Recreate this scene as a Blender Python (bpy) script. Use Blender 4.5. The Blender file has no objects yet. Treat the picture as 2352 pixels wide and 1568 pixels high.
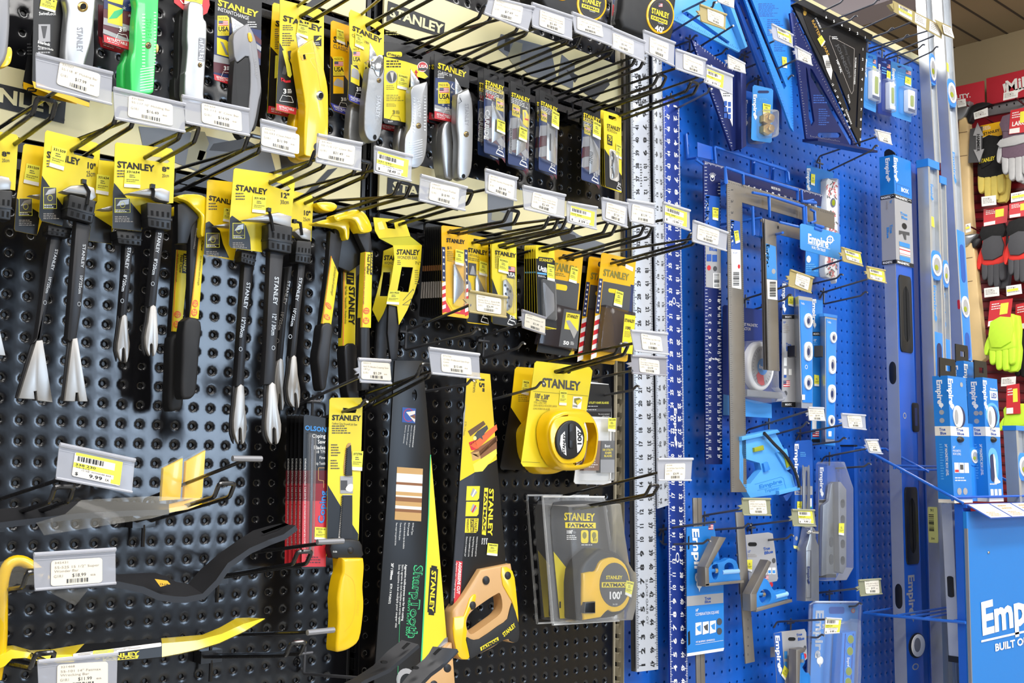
import bpy, math, random
from mathutils import Vector as V, Matrix, geometry
random.seed(7)
C = bpy.context.scene.collection
S = .0254                      # the place is measured in inches, built in metres
Z0 = 1.5 + 1.8124 * S          # eye height 1.5 m above the floor
FOC, YAW, PIT, ROL = 2607.715, .7516, .1083, .0141
CAM = V((-20.0699, -55.9483, -1.8124))
_w = V((math.sin(YAW)*math.cos(PIT), math.cos(YAW)*math.cos(PIT), math.sin(PIT)))
_r = V((math.cos(YAW), -math.sin(YAW), 0)); _u = _r.cross(_w)
RT = _r*math.cos(ROL) + _u*math.sin(ROL); UP = -_r*math.sin(ROL) + _u*math.cos(ROL); FW = _w
def ray(x, y): return FW + RT*((x-1176)/FOC) - UP*((y-784)/FOC)
def at(x, y, d=0.):
    """point of the photo's sight line that lies d inches in front of the pegboard wall"""
    r = ray(x, y); return CAM + r*((-d-CAM.y)/r.y)
def depth_for(x, y, X):
    lo, hi = -5., 50.
    for _ in range(40):
        m = (lo+hi)/2
        if at(x, y, m).x < X: hi = m
        else: lo = m
    return lo
class PL:
    """a plane in the room, addressed by sight line: d inches off the wall at o, turned by yaw/tilt degrees"""
    def __init__(s, d=0., yaw=0., tilt=0., o=(1176, 784), n=None, p=None):
        s.n = V(n) if n else V((0, -1, 0))
        if not n:
            s.n.rotate(Matrix.Rotation(math.radians(tilt), 3, 'X')); s.n.rotate(Matrix.Rotation(math.radians(yaw), 3, 'Z'))
        s.o = V(p) if p else at(o[0], o[1], d)
    def __call__(s, x, y, h=0.):
        r = ray(x, y); return CAM + r*((s.o-CAM).dot(s.n)/r.dot(s.n)) + s.n*h
class Q:
    """a unit sheet (u right, v down) spanned between four corners TL TR BR BL"""
    def __init__(s, m, a, b=None, c=None, d=None):
        if m is None: s.c = [V(p) for p in (a, b, c, d)]
        else: s.c = [m(*p) for p in (a, b, c, d)]
        s.n = (s.c[3]-s.c[0]).cross(s.c[1]-s.c[0]).normalized()
        s.W = (s.c[1]-s.c[0]).length; s.H = (s.c[3]-s.c[0]).length
    def __call__(s, u, v, h=0.):
        a, b, c, d = s.c
        return (a*(1-u)+b*u)*(1-v) + (d*(1-u)+c*u)*v + s.n*h
def rr(a0, b0, a1, b1, r=.1, k=3, ry=None):
    """rounded rectangle outline"""
    ry = r if ry is None else ry; o = []
    for cx, cy, t in ((a1-r, b0+ry, -90), (a1-r, b1-ry, 0), (a0+r, b1-ry, 90), (a0+r, b0+ry, 180)):
        for i in range(k+1):
            g = math.radians(t+90*i/k); o.append((cx+r*math.cos(g), cy+ry*math.sin(g)))
    return o
def ell(cx, cy, rx, ry=None, n=20, a0=0, a1=360):
    ry = rx if ry is None else ry; full = a1-a0 >= 360
    return [(cx+rx*math.cos(math.radians(a0+(a1-a0)*i/(n if full else n-1))), cy+ry*math.sin(math.radians(a0+(a1-a0)*i/(n if full else n-1)))) for i in range(n)]
def sm(p, k=4, closed=True):
    """smooth curve through points; a point with a third value stays a corner"""
    o = []; n = len(p)
    for i in range(n if closed else n-1):
        q = [p[(i+j-1) % n] if closed else p[min(max(i+j-1, 0), n-1)] for j in range(4)]
        if len(q[1]) > 2: q[0] = q[1]
        if len(q[2]) > 2: q[3] = q[2]
        for t in [j/k for j in range(k)]:
            o.append(tuple(.5*(2*q[1][c]+(q[2][c]-q[0][c])*t+(2*q[0][c]-5*q[1][c]+4*q[2][c]-q[3][c])*t*t+(3*q[1][c]-q[0][c]-3*q[2][c]+q[3][c])*t**3) for c in (0, 1)))
    if not closed: o.append(tuple(p[-1][:2]))
    return o
_gl = {}
def glyph(ch, bold):
    k = (ch, bold)
    if k not in _gl:
        def ev(t):
            c = bpy.data.curves.new('t', 'FONT'); c.body = t; c.resolution_u = 2; c.offset = {0: 0, 1: .014, 2: .034}[bold]
            o = bpy.data.objects.new('t', c); me = o.to_mesh()
            r = ([tuple(v.co)[:2] for v in me.vertices], [tuple(p.vertices) for p in me.polygons]); o.to_mesh_clear(); bpy.data.objects.remove(o); bpy.data.curves.remove(c); return r
        w = lambda t: max(v[0] for v in ev(t)[0])
        _gl[k] = (ev(ch) if ch != ' ' else ([], []), w('H'+ch+'H')-w('HH'))
    return _gl[k]
MATS = {}
class G:
    """collects the geometry of one mesh; coordinates in inches"""
    def __init__(s, name, under=None): s.name, s.under, s.v, s.f, s.m, s.mi, s.label, s.kind, s.flat = name, under, [], [], [], {}, None, None, set()
    def mat(s, m): return s.mi.setdefault(m, len(s.mi))
    def add(s, vs, fs, m):
        b = len(s.v); s.v += [tuple(v) for v in vs]; i = s.mat(m)
        for f in fs: s.f.append(tuple(b+k for k in f)); s.m.append(i)
        return s
    def poly(s, mp, pts, m, h=.01): return s.add([mp(p[0], p[1], h) for p in pts], [tuple(range(len(pts)))[::-1]], m)
    def rect(s, mp, a0, b0, a1, b1, m, h=.01): return s.poly(mp, [(a0, b0), (a1, b0), (a1, b1), (a0, b1)], m, h)
    def slab(s, mp, pts, h0, h1, m, bev=0., holes=(), k=2, back=True):
        """outline pulled from h0 out to h1 with an optional rounded front edge and real holes"""
        n = mp.n; P = [mp(p[0], p[1], 0) for p in pts]
        ax = (P[1]-P[0]); ax = (ax - n*ax.dot(n)).normalized(); ay = n.cross(ax); o = P[0]
        q = [((p-o).dot(ax), (p-o).dot(ay)) for p in P]
        area = sum(q[i][0]*q[(i+1) % len(q)][1]-q[(i+1) % len(q)][0]*q[i][1] for i in range(len(q)))
        if area < 0: q.reverse()
        N = len(q)
        def inset(e):
            if not e: return list(q)
            r = []
            for i in range(N):
                a, b, c = q[i-1], q[i], q[(i+1) % N]
                d1 = V((b[0]-a[0], b[1]-a[1])); d2 = V((c[0]-b[0], c[1]-b[1]))
                n1 = V((-d1.y, d1.x)); n2 = V((-d2.y, d2.x))
                n1 = n1.normalized() if n1.length > 1e-9 else V((0, 0)); n2 = n2.normalized() if n2.length > 1e-9 else n1
                bs = n1+n2; L = bs.length
                bs = bs/L if L > 1e-6 else n1
                sc = min(1/max(bs.dot(n1), .35), 2.)
                r.append((b[0]+bs.x*e*sc, b[1]+bs.y*e*sc))
            return r
        pt = lambda p, h: o+ax*p[0]+ay*p[1]+n*h
        if bev:
            b0 = bev
            while bev > .3*b0:
                r = inset(bev)
                if sum(1 for i in range(N) if (r[(i+1) % N][0]-r[i][0])*(q[(i+1) % N][0]-q[i][0])+(r[(i+1) % N][1]-r[i][1])*(q[(i+1) % N][1]-q[i][1]) < -1e-9) == 0: break
                bev *= .8
        lev = [(0, h0)]
        if bev: lev += [(bev*(1-math.cos(i*math.pi/2/k)), h1-bev+bev*math.sin(i*math.pi/2/k)) for i in range(k+1)]
        else: lev.append((0, h1))
        vs = []; fs = []
        for e, h in lev: vs += [pt(p, h) for p in inset(e)]
        for l in range(len(lev)-1):
            for i in range(N):
                j = (i+1) % N; fs.append((l*N+i, l*N+j, (l+1)*N+j, (l+1)*N+i))
        H = []
        for hl in holes:
            w = [mp(p[0], p[1], 0) for p in hl]; w = [((p-o).dot(ax), (p-o).dot(ay)) for p in w]
            if sum(w[i][0]*w[(i+1) % len(w)][1]-w[(i+1) % len(w)][0]*w[i][1] for i in range(len(w))) > 0: w.reverse()
            b = len(vs); K = len(w); H.append((b, w)); vs += [pt(p, h0) for p in w]+[pt(p, h1) for p in w]
            for i in range(K):
                j = (i+1) % K; fs.append((b+i, b+j, b+K+j, b+K+i))
        T0 = (len(lev)-1)*N
        if holes:
            top = inset(lev[-1][0])
            tri = geometry.tessellate_polygon([[V((p[0], p[1], 0)) for p in top]]+[[V((p[0], p[1], 0)) for p in w] for b, w in H])
            idt = list(range(T0, T0+N)); idb = list(range(N))
            for b, w in H: idt += [b+len(w)+i for i in range(len(w))]; idb += [b+i for i in range(len(w))]
            for t in tri:
                s.flat.add(len(s.f)+len(fs)); fs.append(tuple(idt[i] for i in t))
                if back: fs.append(tuple(idb[i] for i in t)[::-1])
            # front must face the viewer
            a = [vs[i] for i in fs[-2 if back else -1]]
            if (a[1]-a[0]).cross(a[2]-a[0]).dot(n) < 0:
                nt = len(tri)*(2 if back else 1); fs[-nt:] = [f[::-1] for f in fs[-nt:]]
        else:
            fs.append(tuple(range(T0, T0+N)))
            if back: fs.append(tuple(range(N))[::-1])
        return s.add(vs, fs, m)
    def text(s, mp, t, TL, TR, BL, m, h=.012, b=1):
        """lettering stretched to fill the box whose top-left, top-right and bottom-left (baseline) are given"""
        x = 0; out = []
        for ch in t:
            (vs, fs), a = glyph(ch, b); out.append((x, vs, fs)); x += a
        if not x: return s
        ux, uy = (TR[0]-TL[0])/x, (TR[1]-TL[1])/x; cx, cy = (TL[0]-BL[0])/.73, (TL[1]-BL[1])/.73
        for x0, vs, fs in out:
            s.add([mp(BL[0]+ux*(x0+p[0])+cx*p[1], BL[1]+uy*(x0+p[0])+cy*p[1], h) for p in vs], fs, m)
        return s
    def tb(s, mp, t, a0, b0, a1, b1, m, h=.012, b=1): return s.text(mp, t, (a0, b0), (a1, b0), (a0, b1), m, h, b)
    def tv(s, mp, t, a0, b0, a1, b1, m, h=.012, b=1):
        """lettering running downward (tops of letters to the right)"""
        return s.text(mp, t, (a1, b0), (a1, b1), (a0, b0), m, h, b)
    def fine(s, mp, a0, b0, a1, b1, n, m, h=.012, fill=.42, seed=1):
        """rows of print too small to read"""
        rd = random.Random(seed); st = (b1-b0)/n; W = a1-a0
        for i in range(n):
            x = a0; end = a0+W*rd.uniform(.6, 1)
            while x < end-.02*W:
                w = min(W*rd.uniform(.07, .2), end-x); s.rect(mp, x, b0+i*st, x+w, b0+i*st+st*fill, m, h); x += w+W*.035
        return s
    def bars(s, mp, a0, b0, a1, b1, m, h=.014, n=14, seed=3, vert=False):
        rd = random.Random(seed); x = 0.
        while x < 1:
            w = rd.choice((.5, .5, 1, 1.5))/n*.62
            if x+w > 1: break
            if vert: s.rect(mp, a0, b0+(b1-b0)*x, a1, b0+(b1-b0)*(x+w), m, h)
            else: s.rect(mp, a0+(a1-a0)*x, b0, a0+(a1-a0)*(x+w), b1, m, h)
            x += w+rd.choice((.3, .5, .8))/n*.9
        return s
    def flag(s, mp, a0, b0, a1, b1, h=.014):
        s.rect(mp, a0, b0, a1, b1, 'white', h)
        for i in range(0, 7, 2): s.rect(mp, a0, b0+(b1-b0)*i/7, a1, b0+(b1-b0)*(i+1)/7, 'red', h+.002)
        s.rect(mp, a0, b0, a0+(a1-a0)*.45, b0+(b1-b0)*.57, 'navy', h+.004)
        for i in range(3):
            for j in range(2): s.poly(mp, ell(a0+(a1-a0)*(.08+.14*i), b0+(b1-b0)*(.14+.28*j), (a1-a0)*.03, (b1-b0)*.06, 5), 'white', h+.006)
        return s
    def usa(s, mp, a0, b0, a1, b1, h=.014):
        W, H = a1-a0, b1-b0
        s.poly(mp, [(a0, b0), (a1-W*.18, b0), (a1, b0+H*.12), (a1, b1), (a0, b1)], 'yellow', h)
        s.tb(mp, 'MADE IN', a0+.08*W, b0+.06*H, a1-.16*W, b0+.19*H, 'ink', h+.003, 0)
        s.flag(mp, a0+.1*W, b0+.25*H, a1-.08*W, b0+.5*H, h+.003)
        s.tb(mp, 'USA', a0+.08*W, b0+.54*H, a1-.06*W, b0+.78*H, 'ink', h+.003, 2)
        return s.fine(mp, a0+.08*W, b0+.84*H, a1-.06*W, b1-.02*H, 2, 'olive', h+.003)
    def star(s, mp, cx, cy, r, m, h=.016, sy=None):
        sy = sy or r
        return s.poly(mp, [(cx+(r if i % 2 == 0 else r*.42)*math.sin(i*math.pi/5), cy-(sy if i % 2 == 0 else sy*.42)*math.cos(i*math.pi/5)) for i in range(10)], m, h)
    def stroke(s, mp, pts, w, m, h=.014, wy=None):
        """flat line of width w through points in sheet coordinates"""
        wy = wy or w
        for a, b in zip(pts, pts[1:]):
            dx, dy = b[0]-a[0], b[1]-a[1]; L = math.hypot(dx, dy) or 1; nx, ny = -dy/L*w/2, dx/L*wy/2
            s.poly(mp, [(a[0]+nx, a[1]+ny), (b[0]+nx, b[1]+ny), (b[0]-nx, b[1]-ny), (a[0]-nx, a[1]-ny)], m, h)
        return s
    def ring(s, mp, cx, cy, rx, ry, t, m, h=.014, n=20, a0=0, a1=360):
        o = ell(cx, cy, rx, ry, n, a0, a1); i = ell(cx, cy, rx*(1-t), ry*(1-t), n, a0, a1); k = n if a1-a0 >= 360 else n-1
        for j in range(k):
            jj = (j+1) % n; s.poly(mp, [o[j], o[jj], i[jj], i[j]], m, h)
        return s
    def tube(s, pts, r, m, n=8, caps=True, rs=None):
        pts = [V(p) for p in pts]; vs = []; fs = []; N = len(pts); ref = None
        for i, p in enumerate(pts):
            d = (pts[min(i+1, N-1)]-pts[max(i-1, 0)]).normalized()
            if ref is None: ref = V((0, 0, 1)) if abs(d.z) < .9 else V((1, 0, 0))
            x = d.cross(ref).normalized(); y = x.cross(d).normalized(); ref = y
            R_ = rs[i] if rs else r
            if 0 < i < N-1:
                c = (pts[i+1]-p).normalized().dot((p-pts[i-1]).normalized()); R_ *= min(1/max(math.sqrt((1+c)/2), .6), 1.5)
            vs += [p+x*(R_*math.cos(2*math.pi*k/n))+y*(R_*math.sin(2*math.pi*k/n)) for k in range(n)]
        for i in range(N-1):
            for k in range(n): fs.append((i*n+k, i*n+(k+1) % n, (i+1)*n+(k+1) % n, (i+1)*n+k))
        if caps: fs += [tuple(range(n))[::-1], tuple(range((N-1)*n, N*n))]
        return s.add(vs, fs, m)
    def box(s, lo, hi, m):
        a, b = lo, hi; vs = [(x, y, z) for x in (a[0], b[0]) for y in (a[1], b[1]) for z in (a[2], b[2])]
        return s.add(vs, [(0, 1, 3, 2), (4, 6, 7, 5), (0, 4, 5, 1), (2, 3, 7, 6), (0, 2, 6, 4), (1, 5, 7, 3)], m)
    def loft(s, rings, m, caps=True):
        n = len(rings[0]); vs = [p for r in rings for p in r]; fs = []
        for i in range(len(rings)-1):
            for k in range(n): fs.append((i*n+k, i*n+(k+1) % n, (i+1)*n+(k+1) % n, (i+1)*n+k))
        if caps: fs += [tuple(range(n))[::-1], tuple(range((len(rings)-1)*n, len(rings)*n))]
        return s.add(vs, fs, m)
    def dome(s, mp, cx, cy, rx, ry, h0, hh, m, n=16, k=3):
        """rounded button rising from the sheet"""
        rg = [[mp(x, y, h0+hh*math.sin(j*math.pi/2/k)) for x, y in ell(cx, cy, rx*max(math.cos(j*math.pi/2/k), .05), ry*max(math.cos(j*math.pi/2/k), .05), n)] for j in range(k+1)]
        return s.loft(rg, m)
def W3(p): return V((p[0]*S, p[1]*S, p[2]*S+Z0))
class Thing:
    all = []
    def __init__(s, name, label, cat, group=None, kind=None): s.name, s.label, s.cat, s.group, s.kind, s.parts = name, label, cat, group, kind, []; Thing.all.append(s)
    def part(s, name, under=None, label=None):
        g = G(name, under); g.label = label; s.parts.append(g); return g
    def tagit(s, o):
        o['label'] = s.label; o['category'] = s.cat
        if s.group: o['group'] = s.group
        if s.kind: o['kind'] = s.kind
    def finish(s):
        ps = [g for g in s.parts if g.f]
        if not ps: return
        A = [W3(v) for g in ps for v in g.v]
        lo = [min(a[i] for a in A) for i in range(3)]; hi = [max(a[i] for a in A) for i in range(3)]
        base = V(((lo[0]+hi[0])/2, (lo[1]+hi[1])/2, lo[2]))
        single = len(ps) == 1; root = None
        if not single:
            root = bpy.data.objects.new(s.name, None); root.location = base; root.empty_display_size = .02; C.objects.link(root); s.tagit(root)
        done = {}
        for g in ps:
            me = bpy.data.meshes.new(s.name if single else g.name)
            me.from_pydata([tuple(W3(v)-base) for v in g.v], [], g.f)
            for m in g.mi: me.materials.append(M(m))
            me.polygons.foreach_set('material_index', g.m)
            me.polygons.foreach_set('use_smooth', [len(f) < 5 and i not in g.flat for i, f in enumerate(g.f)]); me.set_sharp_from_angle(angle=math.radians(38)); me.validate()
            o = bpy.data.objects.new(s.name if single else g.name, me); C.objects.link(o); done[g] = o
            if single: o.location = base; s.tagit(o)
            else: o.parent = done.get(g.under, root)
            if g.label and not single: o['label'] = g.label
            if g.kind: o['kind'] = g.kind
def struct(name, g):
    t = Thing(name, None, None, kind='structure'); g.name = name; t.parts = [g]
    def tagit(o): o['kind'] = 'structure'
    t.tagit = tagit; return t
def lin(c): return tuple((x/12.92 if x <= .04045 else ((x+.055)/1.055)**2.4) for x in (int(c[i:i+2], 16)/255 for i in (0, 2, 4)))
# name: (hex colour, roughness, metallic, colour variation, noise scale, coat, transparency)
MD = {}
def md(n, c, r=.5, me=0., var=0., sc=40., coat=0., tr=0., bump=0., emit=0., an=0.): MD[n] = (c, r, me, var, sc, coat, tr, bump, emit)
def M(n):
    if n in MATS: return MATS[n]
    c, r, me, var, sc, coat, tr, bump, emit = MD[n]
    m = bpy.data.materials.new(n); m.use_nodes = True; nt = m.node_tree; b = nt.nodes['Principled BSDF']; L = nt.links
    b.inputs['Base Color'].default_value = (*lin(c), 1); b.inputs['Roughness'].default_value = r; b.inputs['Metallic'].default_value = me
    if coat: b.inputs['Coat Weight'].default_value = coat; b.inputs['Coat Roughness'].default_value = .08
    if emit: b.inputs['Emission Color'].default_value = (*lin(c), 1); b.inputs['Emission Strength'].default_value = emit
    if var or bump:
        tc = nt.nodes.new('ShaderNodeTexCoord'); nz = nt.nodes.new('ShaderNodeTexNoise'); nz.inputs['Scale'].default_value = sc; nz.inputs['Detail'].default_value = 4
        L.new(tc.outputs['Object'], nz.inputs['Vector'])
        if var:
            mx = nt.nodes.new('ShaderNodeMix'); mx.data_type = 'RGBA'
            mx.inputs['A'].default_value = (*[x*(1-var) for x in lin(c)], 1); mx.inputs['B'].default_value = (*[min(x*(1+var), 1) for x in lin(c)], 1)
            L.new(nz.outputs['Fac'], mx.inputs['Factor']); L.new(mx.outputs['Result'], b.inputs['Base Color'])
            mr = nt.nodes.new('ShaderNodeMapRange'); mr.inputs['To Min'].default_value = r*.85; mr.inputs['To Max'].default_value = min(r*1.15, 1)
            L.new(nz.outputs['Fac'], mr.inputs['Value']); L.new(mr.outputs['Result'], b.inputs['Roughness'])
        if bump:
            bp = nt.nodes.new('ShaderNodeBump'); bp.inputs['Strength'].default_value = bump; bp.inputs['Distance'].default_value = .002
            L.new(nz.outputs['Fac'], bp.inputs['Height']); L.new(bp.outputs['Normal'], b.inputs['Normal'])
    if tr:
        out = nt.nodes['Material Output']; ts = nt.nodes.new('ShaderNodeBsdfTransparent'); mi = nt.nodes.new('ShaderNodeMixShader')
        lw = nt.nodes.new('ShaderNodeLayerWeight'); lw.inputs['Blend'].default_value = .25
        ma = nt.nodes.new('ShaderNodeMath'); ma.operation = 'MULTIPLY_ADD'; ma.inputs[1].default_value = tr*.8; ma.inputs[2].default_value = 1-tr
        L.new(lw.outputs['Fresnel'], ma.inputs[0]); L.new(ma.outputs[0], mi.inputs['Fac']); L.new(ts.outputs[0], mi.inputs[1]); L.new(b.outputs[0], mi.inputs[2]); L.new(mi.outputs[0], out.inputs['Surface'])
    MATS[n] = m; return m
# plastics, papers, paints and metals of the display
for a in [('yellow', 'f3dc2a', .42), ('yellowdeep', 'f5cf12', .42), ('amber', 'f2b90a', .36, 0, .05, 30, .3), ('tool_yellow', 'f6c80a', .3, 0, .04, 25, .4), ('bar_yellow', 'f8d81a', .22, 0, .05, 30, .6),
    ('ink', '121214', .5), ('inkgray', '4a4a4c', .5), ('cardblack', '0f0f11', .38), ('olive', '8a8436', .5), ('white', 'f4f3f0', .5), ('paper', 'f3ece2', .6), ('cream', 'f2e9d6', .6), ('faint', 'a09890', .6),
    ('red', 'd2232f', .45), ('redcard', 'cf3038', .35), ('maroon', '5d2630', .4), ('navy', '23305f', .4), ('flagblue', '283a68', .4), ('silverprint', 'a7a6a8', .4), ('violet', '3d3f9c', .4), ('stickery', 'f2ec4c', .5), ('stickerp', 'f3ef8f', .5),
    ('green', '3fbf7a', .4), ('orange', 'ef6a35', .45), ('lime', '3fe06c', .34, 0, .04, 25, .3), ('skyprint', '3c8fd8', .4), ('empire', '1f7fd2', .35), ('empiredark', '1e56ae', .4), ('bluelite', '64b4ee', .4),
    ('blueprint', '2c57a8', .45), ('tan', 'c79d62', .5), ('brown', '8a5a34', .5), ('wooddark', '6d4f33', .5),
    ('wire', '17171a', .28, 0, .1, 60, .5), ('graywire', '5c5d62', .38, .45, .08, 60), ('wireend', 'b9b6b2', .35, .6), ('steel', '4a4a4e', .35, .7, .08, 40), ('gunmetal', '2a2a2d', .42, .25, .1, 40), ('ground', 'b3afaa', .38, .7, .06, 60),
    ('blade', 'b9bbbd', .26, .85, .05, 50), ('alu', 'c9cdd2', .3, .6, .05, 40), ('zinc', 'a9abae', .34, .75, .08, 60), ('zincgrip', '97999b', .45, .7, .1, 80, 0, 0, .5), ('chrome', 'd9dadb', .12, 1), ('brass', 'c0a060', .3, .9, .05, 40), ('screw', 'a08a60', .35, .9),
    ('rubber', '1d1d1f', .62, 0, .1, 60), ('plasticblack', '19191b', .4, 0, .08, 50), ('gray_plastic', '8c8c90', .4, .2, .05, 40),
    ('bluewire', '1f66cc', .35, 0, .06, 50, .3), ('bluesteel', '1b5cc4', .35, 0, .06, 30, .3), ('toolblue', '2f8ae6', .35, 0, .04, 30, .2), ('toolblue2', '56a9f0', .38, 0, .04, 30), ('anodblue', '22409c', .34, .55, .06, 40), ('squareblue', '2e8ce4', .36, .3, .05, 40), ('anodnavy', '22306e', .34, .5, .05, 40), ('anodblack', '202023', .4, .3, .06, 40),
    ('rulergray', '8e8880', .38, .6, .06, 50), ('rulerwhite', 'c9ced8', .36, .25, .03, 30), ('lens', 'dfe6ee', .2), ('vial', '9da62c', .15),
    ('wood', 'd2a56e', .42, 0, .12, 18, .2), ('pale_wood', 'e3c48e', .5, 0, .1, 14), ('steel_upright', 'c9bfa6', .45, 0, .05, 30), ('blackbay', '141416', .4), ('creamsign', 'ddd3a4', .4, 0, .03, 20), ('photo1', '6b7078', .45), ('photo2', '2b2c30', .45), ('photo3', '8d8a72', .45),
    ('glove_gray', '4b4b50', .75, 0, .15, 90), ('glove_black', '141416', .8, 0, .15, 90), ('glove_red', 'e0322a', .7, 0, .1, 90), ('glove_lime', 'c8f23a', .7, 0, .08, 90), ('glove_yellow', 'e6d06a', .75, 0, .1, 60), ('leather', 'b9b9bb', .8, 0, .12, 60), ('stripe', '6d5868', .85, 0, .2, 120), ('crimson', '8a1420', .45, 0, .1, 30), ('signred', 'c9303f', .45, 0, .03, 10), ('darkred', '5a0f18', .5, 0, .1, 30),
    ('tanwall', 'a89878', .7, 0, .06, 6), ('ceilingtan', '8d7a5c', .85, 0, .1, 5), ('beam', '9a8f92', .7, 0, .05, 5), ('darkgap', '3c3126', .9), ('concrete', 'b9b6ae', .5, 0, .12, 4), ('gold', 'd6a94a', .4, .3)]: md(*a)
md('clear', 'ffffff', .08, tr=.93); md('clearblue', 'dfeaff', .08, tr=.9); md('holder', 'd3d4dc', .22, tr=.55); md('holderbeige', 'c4b27a', .35, tr=.3); md('holdergray', 'a9a8b0', .3, tr=.3); md('holderolive', 'a3a384', .35, tr=.25); md('film', 'e8e4d8', .1, tr=.92); md('smoke', '50484a', .1, tr=.6); md('bluewindow', '9fd0ff', .1, tr=.5)
md('daylight', 'dfe9ff', .5, emit=1.)
# ---------------------------------------------------------------- the bay walls: pressed steel pegboard with real holes
def pegboard(x0, x1, z0, z1, fx, fz, m, mh, dimple, wave=0.):
    g = G('wall'); cx = []; k = math.ceil(x0+.5-fx)
    while k+fx <= x1-.5: cx.append(k+fx); k += 1
    cz = []; k = math.ceil(z0+.5-fz)
    while k+fz <= z1-.5: cz.append(k+fz); k += 1
    off = lambda x: wave*math.sin(x*.42)*.5+wave*math.sin(x*.17+1)
    rings = [(.36, 0), (.27, .006), (.2, .02), (.14, .05), (.125, .07), (.12, .16)] if dimple else [(.16, 0), (.125, .012), (.12, .3)]
    n = 10 if dimple else 8
    ang = [2*math.pi*i/n+math.pi/n for i in range(n)]
    xs = [x0]+[c+.5 for c in cx[:-1]]+[x1]; zs = [z0]+[c+.5 for c in cz[:-1]]+[z1]
    vs = []; fs = []; fh = []
    for i, x in enumerate(cx):
        for j, z in enumerate(cz):
            b = len(vs); a0, a1, b0, b1 = xs[i], xs[i+1], zs[j], zs[j+1]
            for t in ang:   # square rim of the cell
                c, s_ = math.cos(t), math.sin(t); q = 1/max(abs(c), abs(s_))
                px = x+(c*q*(a1-x) if c > 0 else c*q*(x-a0)); pz = z+(s_*q*(b1-z) if s_ > 0 else s_*q*(z-b0))
                vs.append((px, off(px), pz))
            cs = [(a1, b1), (a0, b1), (a0, b0), (a1, b0)]
            for r, d in rings: vs += [(x+r*math.cos(t), off(x)+d, z+r*math.sin(t)) for t in ang]
            for l in range(len(rings)):
                for t in range(n): fs.append((b+l*n+t, b+l*n+(t+1) % n, b+(l+1)*n+(t+1) % n, b+(l+1)*n+t))
            fh.append(tuple(b+len(rings)*n+t for t in range(n)))
            for (px, pz) in cs:   # corner fills
                k0 = min(range(n), key=lambda t: (vs[b+t][0]-px)**2+(vs[b+t][2]-pz)**2)
                k1 = min((t for t in range(n) if t != k0), key=lambda t: (vs[b+t][0]-px)**2+(vs[b+t][2]-pz)**2)
                vs.append((px, off(px), pz)); lo, hi = (k0, k1) if (k1-k0) % n == 1 else (k1, k0)
                fs.append((b+lo, len(vs)-1, b+hi))
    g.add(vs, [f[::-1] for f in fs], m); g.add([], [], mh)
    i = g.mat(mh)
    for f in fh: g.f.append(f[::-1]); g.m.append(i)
    return g
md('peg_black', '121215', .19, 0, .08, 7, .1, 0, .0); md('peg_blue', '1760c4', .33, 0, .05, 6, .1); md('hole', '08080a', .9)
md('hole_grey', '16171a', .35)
struct('wall_rear', pegboard(-8, 19.4, -26, 44, 0, .0, 'peg_black', 'hole_grey', True))
struct('wall_rear', pegboard(19.9, 42.6, -26, 44, .714, .0, 'peg_black', 'hole_grey', True))
struct('wall_rear', pegboard(43.72, 92.2, -26, 41, .47, .1, 'peg_blue', 'hole', False, .06))
g = G('t'); w = PL(.0)
def slots(g, x0, x1, xs, z0, z1, m, y=0.):
    f = Q(None, (x0, y, z1), (x1, y, z1), (x1, y, z0), (x0, y, z0)); H = z1-z0; n = int(H)
    u = (xs-x0)/(x1-x0); hs = [rr(u-.13, (i+.2)/H, u+.13, (i+.86)/H, .05, 2, .08/H) for i in range(n)]
    g.slab(f, [(0, 0), (1, 0), (1, 1), (0, 1)], -.6, .12, m, 0, hs, back=False)
    g.box((x0, y+.6, z0), (x1, y+.7, z1), 'hole')
slots(g, 42.62, 43.68, 43.2, -26, 44, 'steel_upright'); struct('trim_1', g)
g = G('t'); slots(g, 19.42, 20.2, 19.85, -26, 44, 'blackbay'); struct('trim_2', g)
g = G('t'); g.box((43.7, -.35, 41), (93, .9, 41.7), 'creamsign'); g.box((92.2, -.3, -26), (93, .9, 41), 'steel_upright'); struct('trim_3', g)
# crossbars under the header strips that carry the hooks
for n_, zz in enumerate((13.05, 12.2, 24.35, 23.5)):
    for x0, x1 in ((-8, 19.3), (20.3, 42.6)):
        g = G('t'); g.box((x0, -.75, zz-.25), (x1, -.35, zz+.25), 'wire'); g.box((x0, -.35, zz-.1), (x1, 0, zz+.1), 'wire'); struct('trim_%d' % (n_*2+4+(x0 > 0)), g)
XF = 145.
FW_ = PL(n=(-1, 0, 0), p=(XF, 0, 0)); ZC = FW_(2190, 110).z
g = G('w'); g.add([(XF, 90, -60), (XF, -110, -60), (XF, -110, ZC), (XF, 90, ZC)], [(0, 1, 2, 3)], 'tanwall'); struct('wall_right', g)
g = G('f'); g.add([(-150, 90, -61), (XF, 90, -61), (XF, -330, -61), (-150, -330, -61)], [(0, 3, 2, 1)], 'concrete'); struct('floor', g)
g = G('c'); g.add([(95, 90, ZC), (XF, 90, ZC), (XF, -110, ZC), (95, -110, ZC)], [(0, 1, 2, 3)], 'ceilingtan')
for i in range(30): g.box((95, 62.4-i*4.1, ZC-.06), (XF, 62.75-i*4.1, ZC-.02), 'darkgap')
struct('ceiling', g)
zb = ZC-9; bp = PL(n=(0, 0, -1), p=(0, 0, zb)); b0, b1, b2 = bp(1980, 20).x, bp(2104, 22).x, bp(2100, 60).x
g = G('b'); g.box((b0, -110, zb), (b1, 90, ZC+8), 'beam'); g.box((b1, -110, zb+2.2), (b2, 90, ZC+8), 'beam'); struct('ceiling_beam', g)
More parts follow.
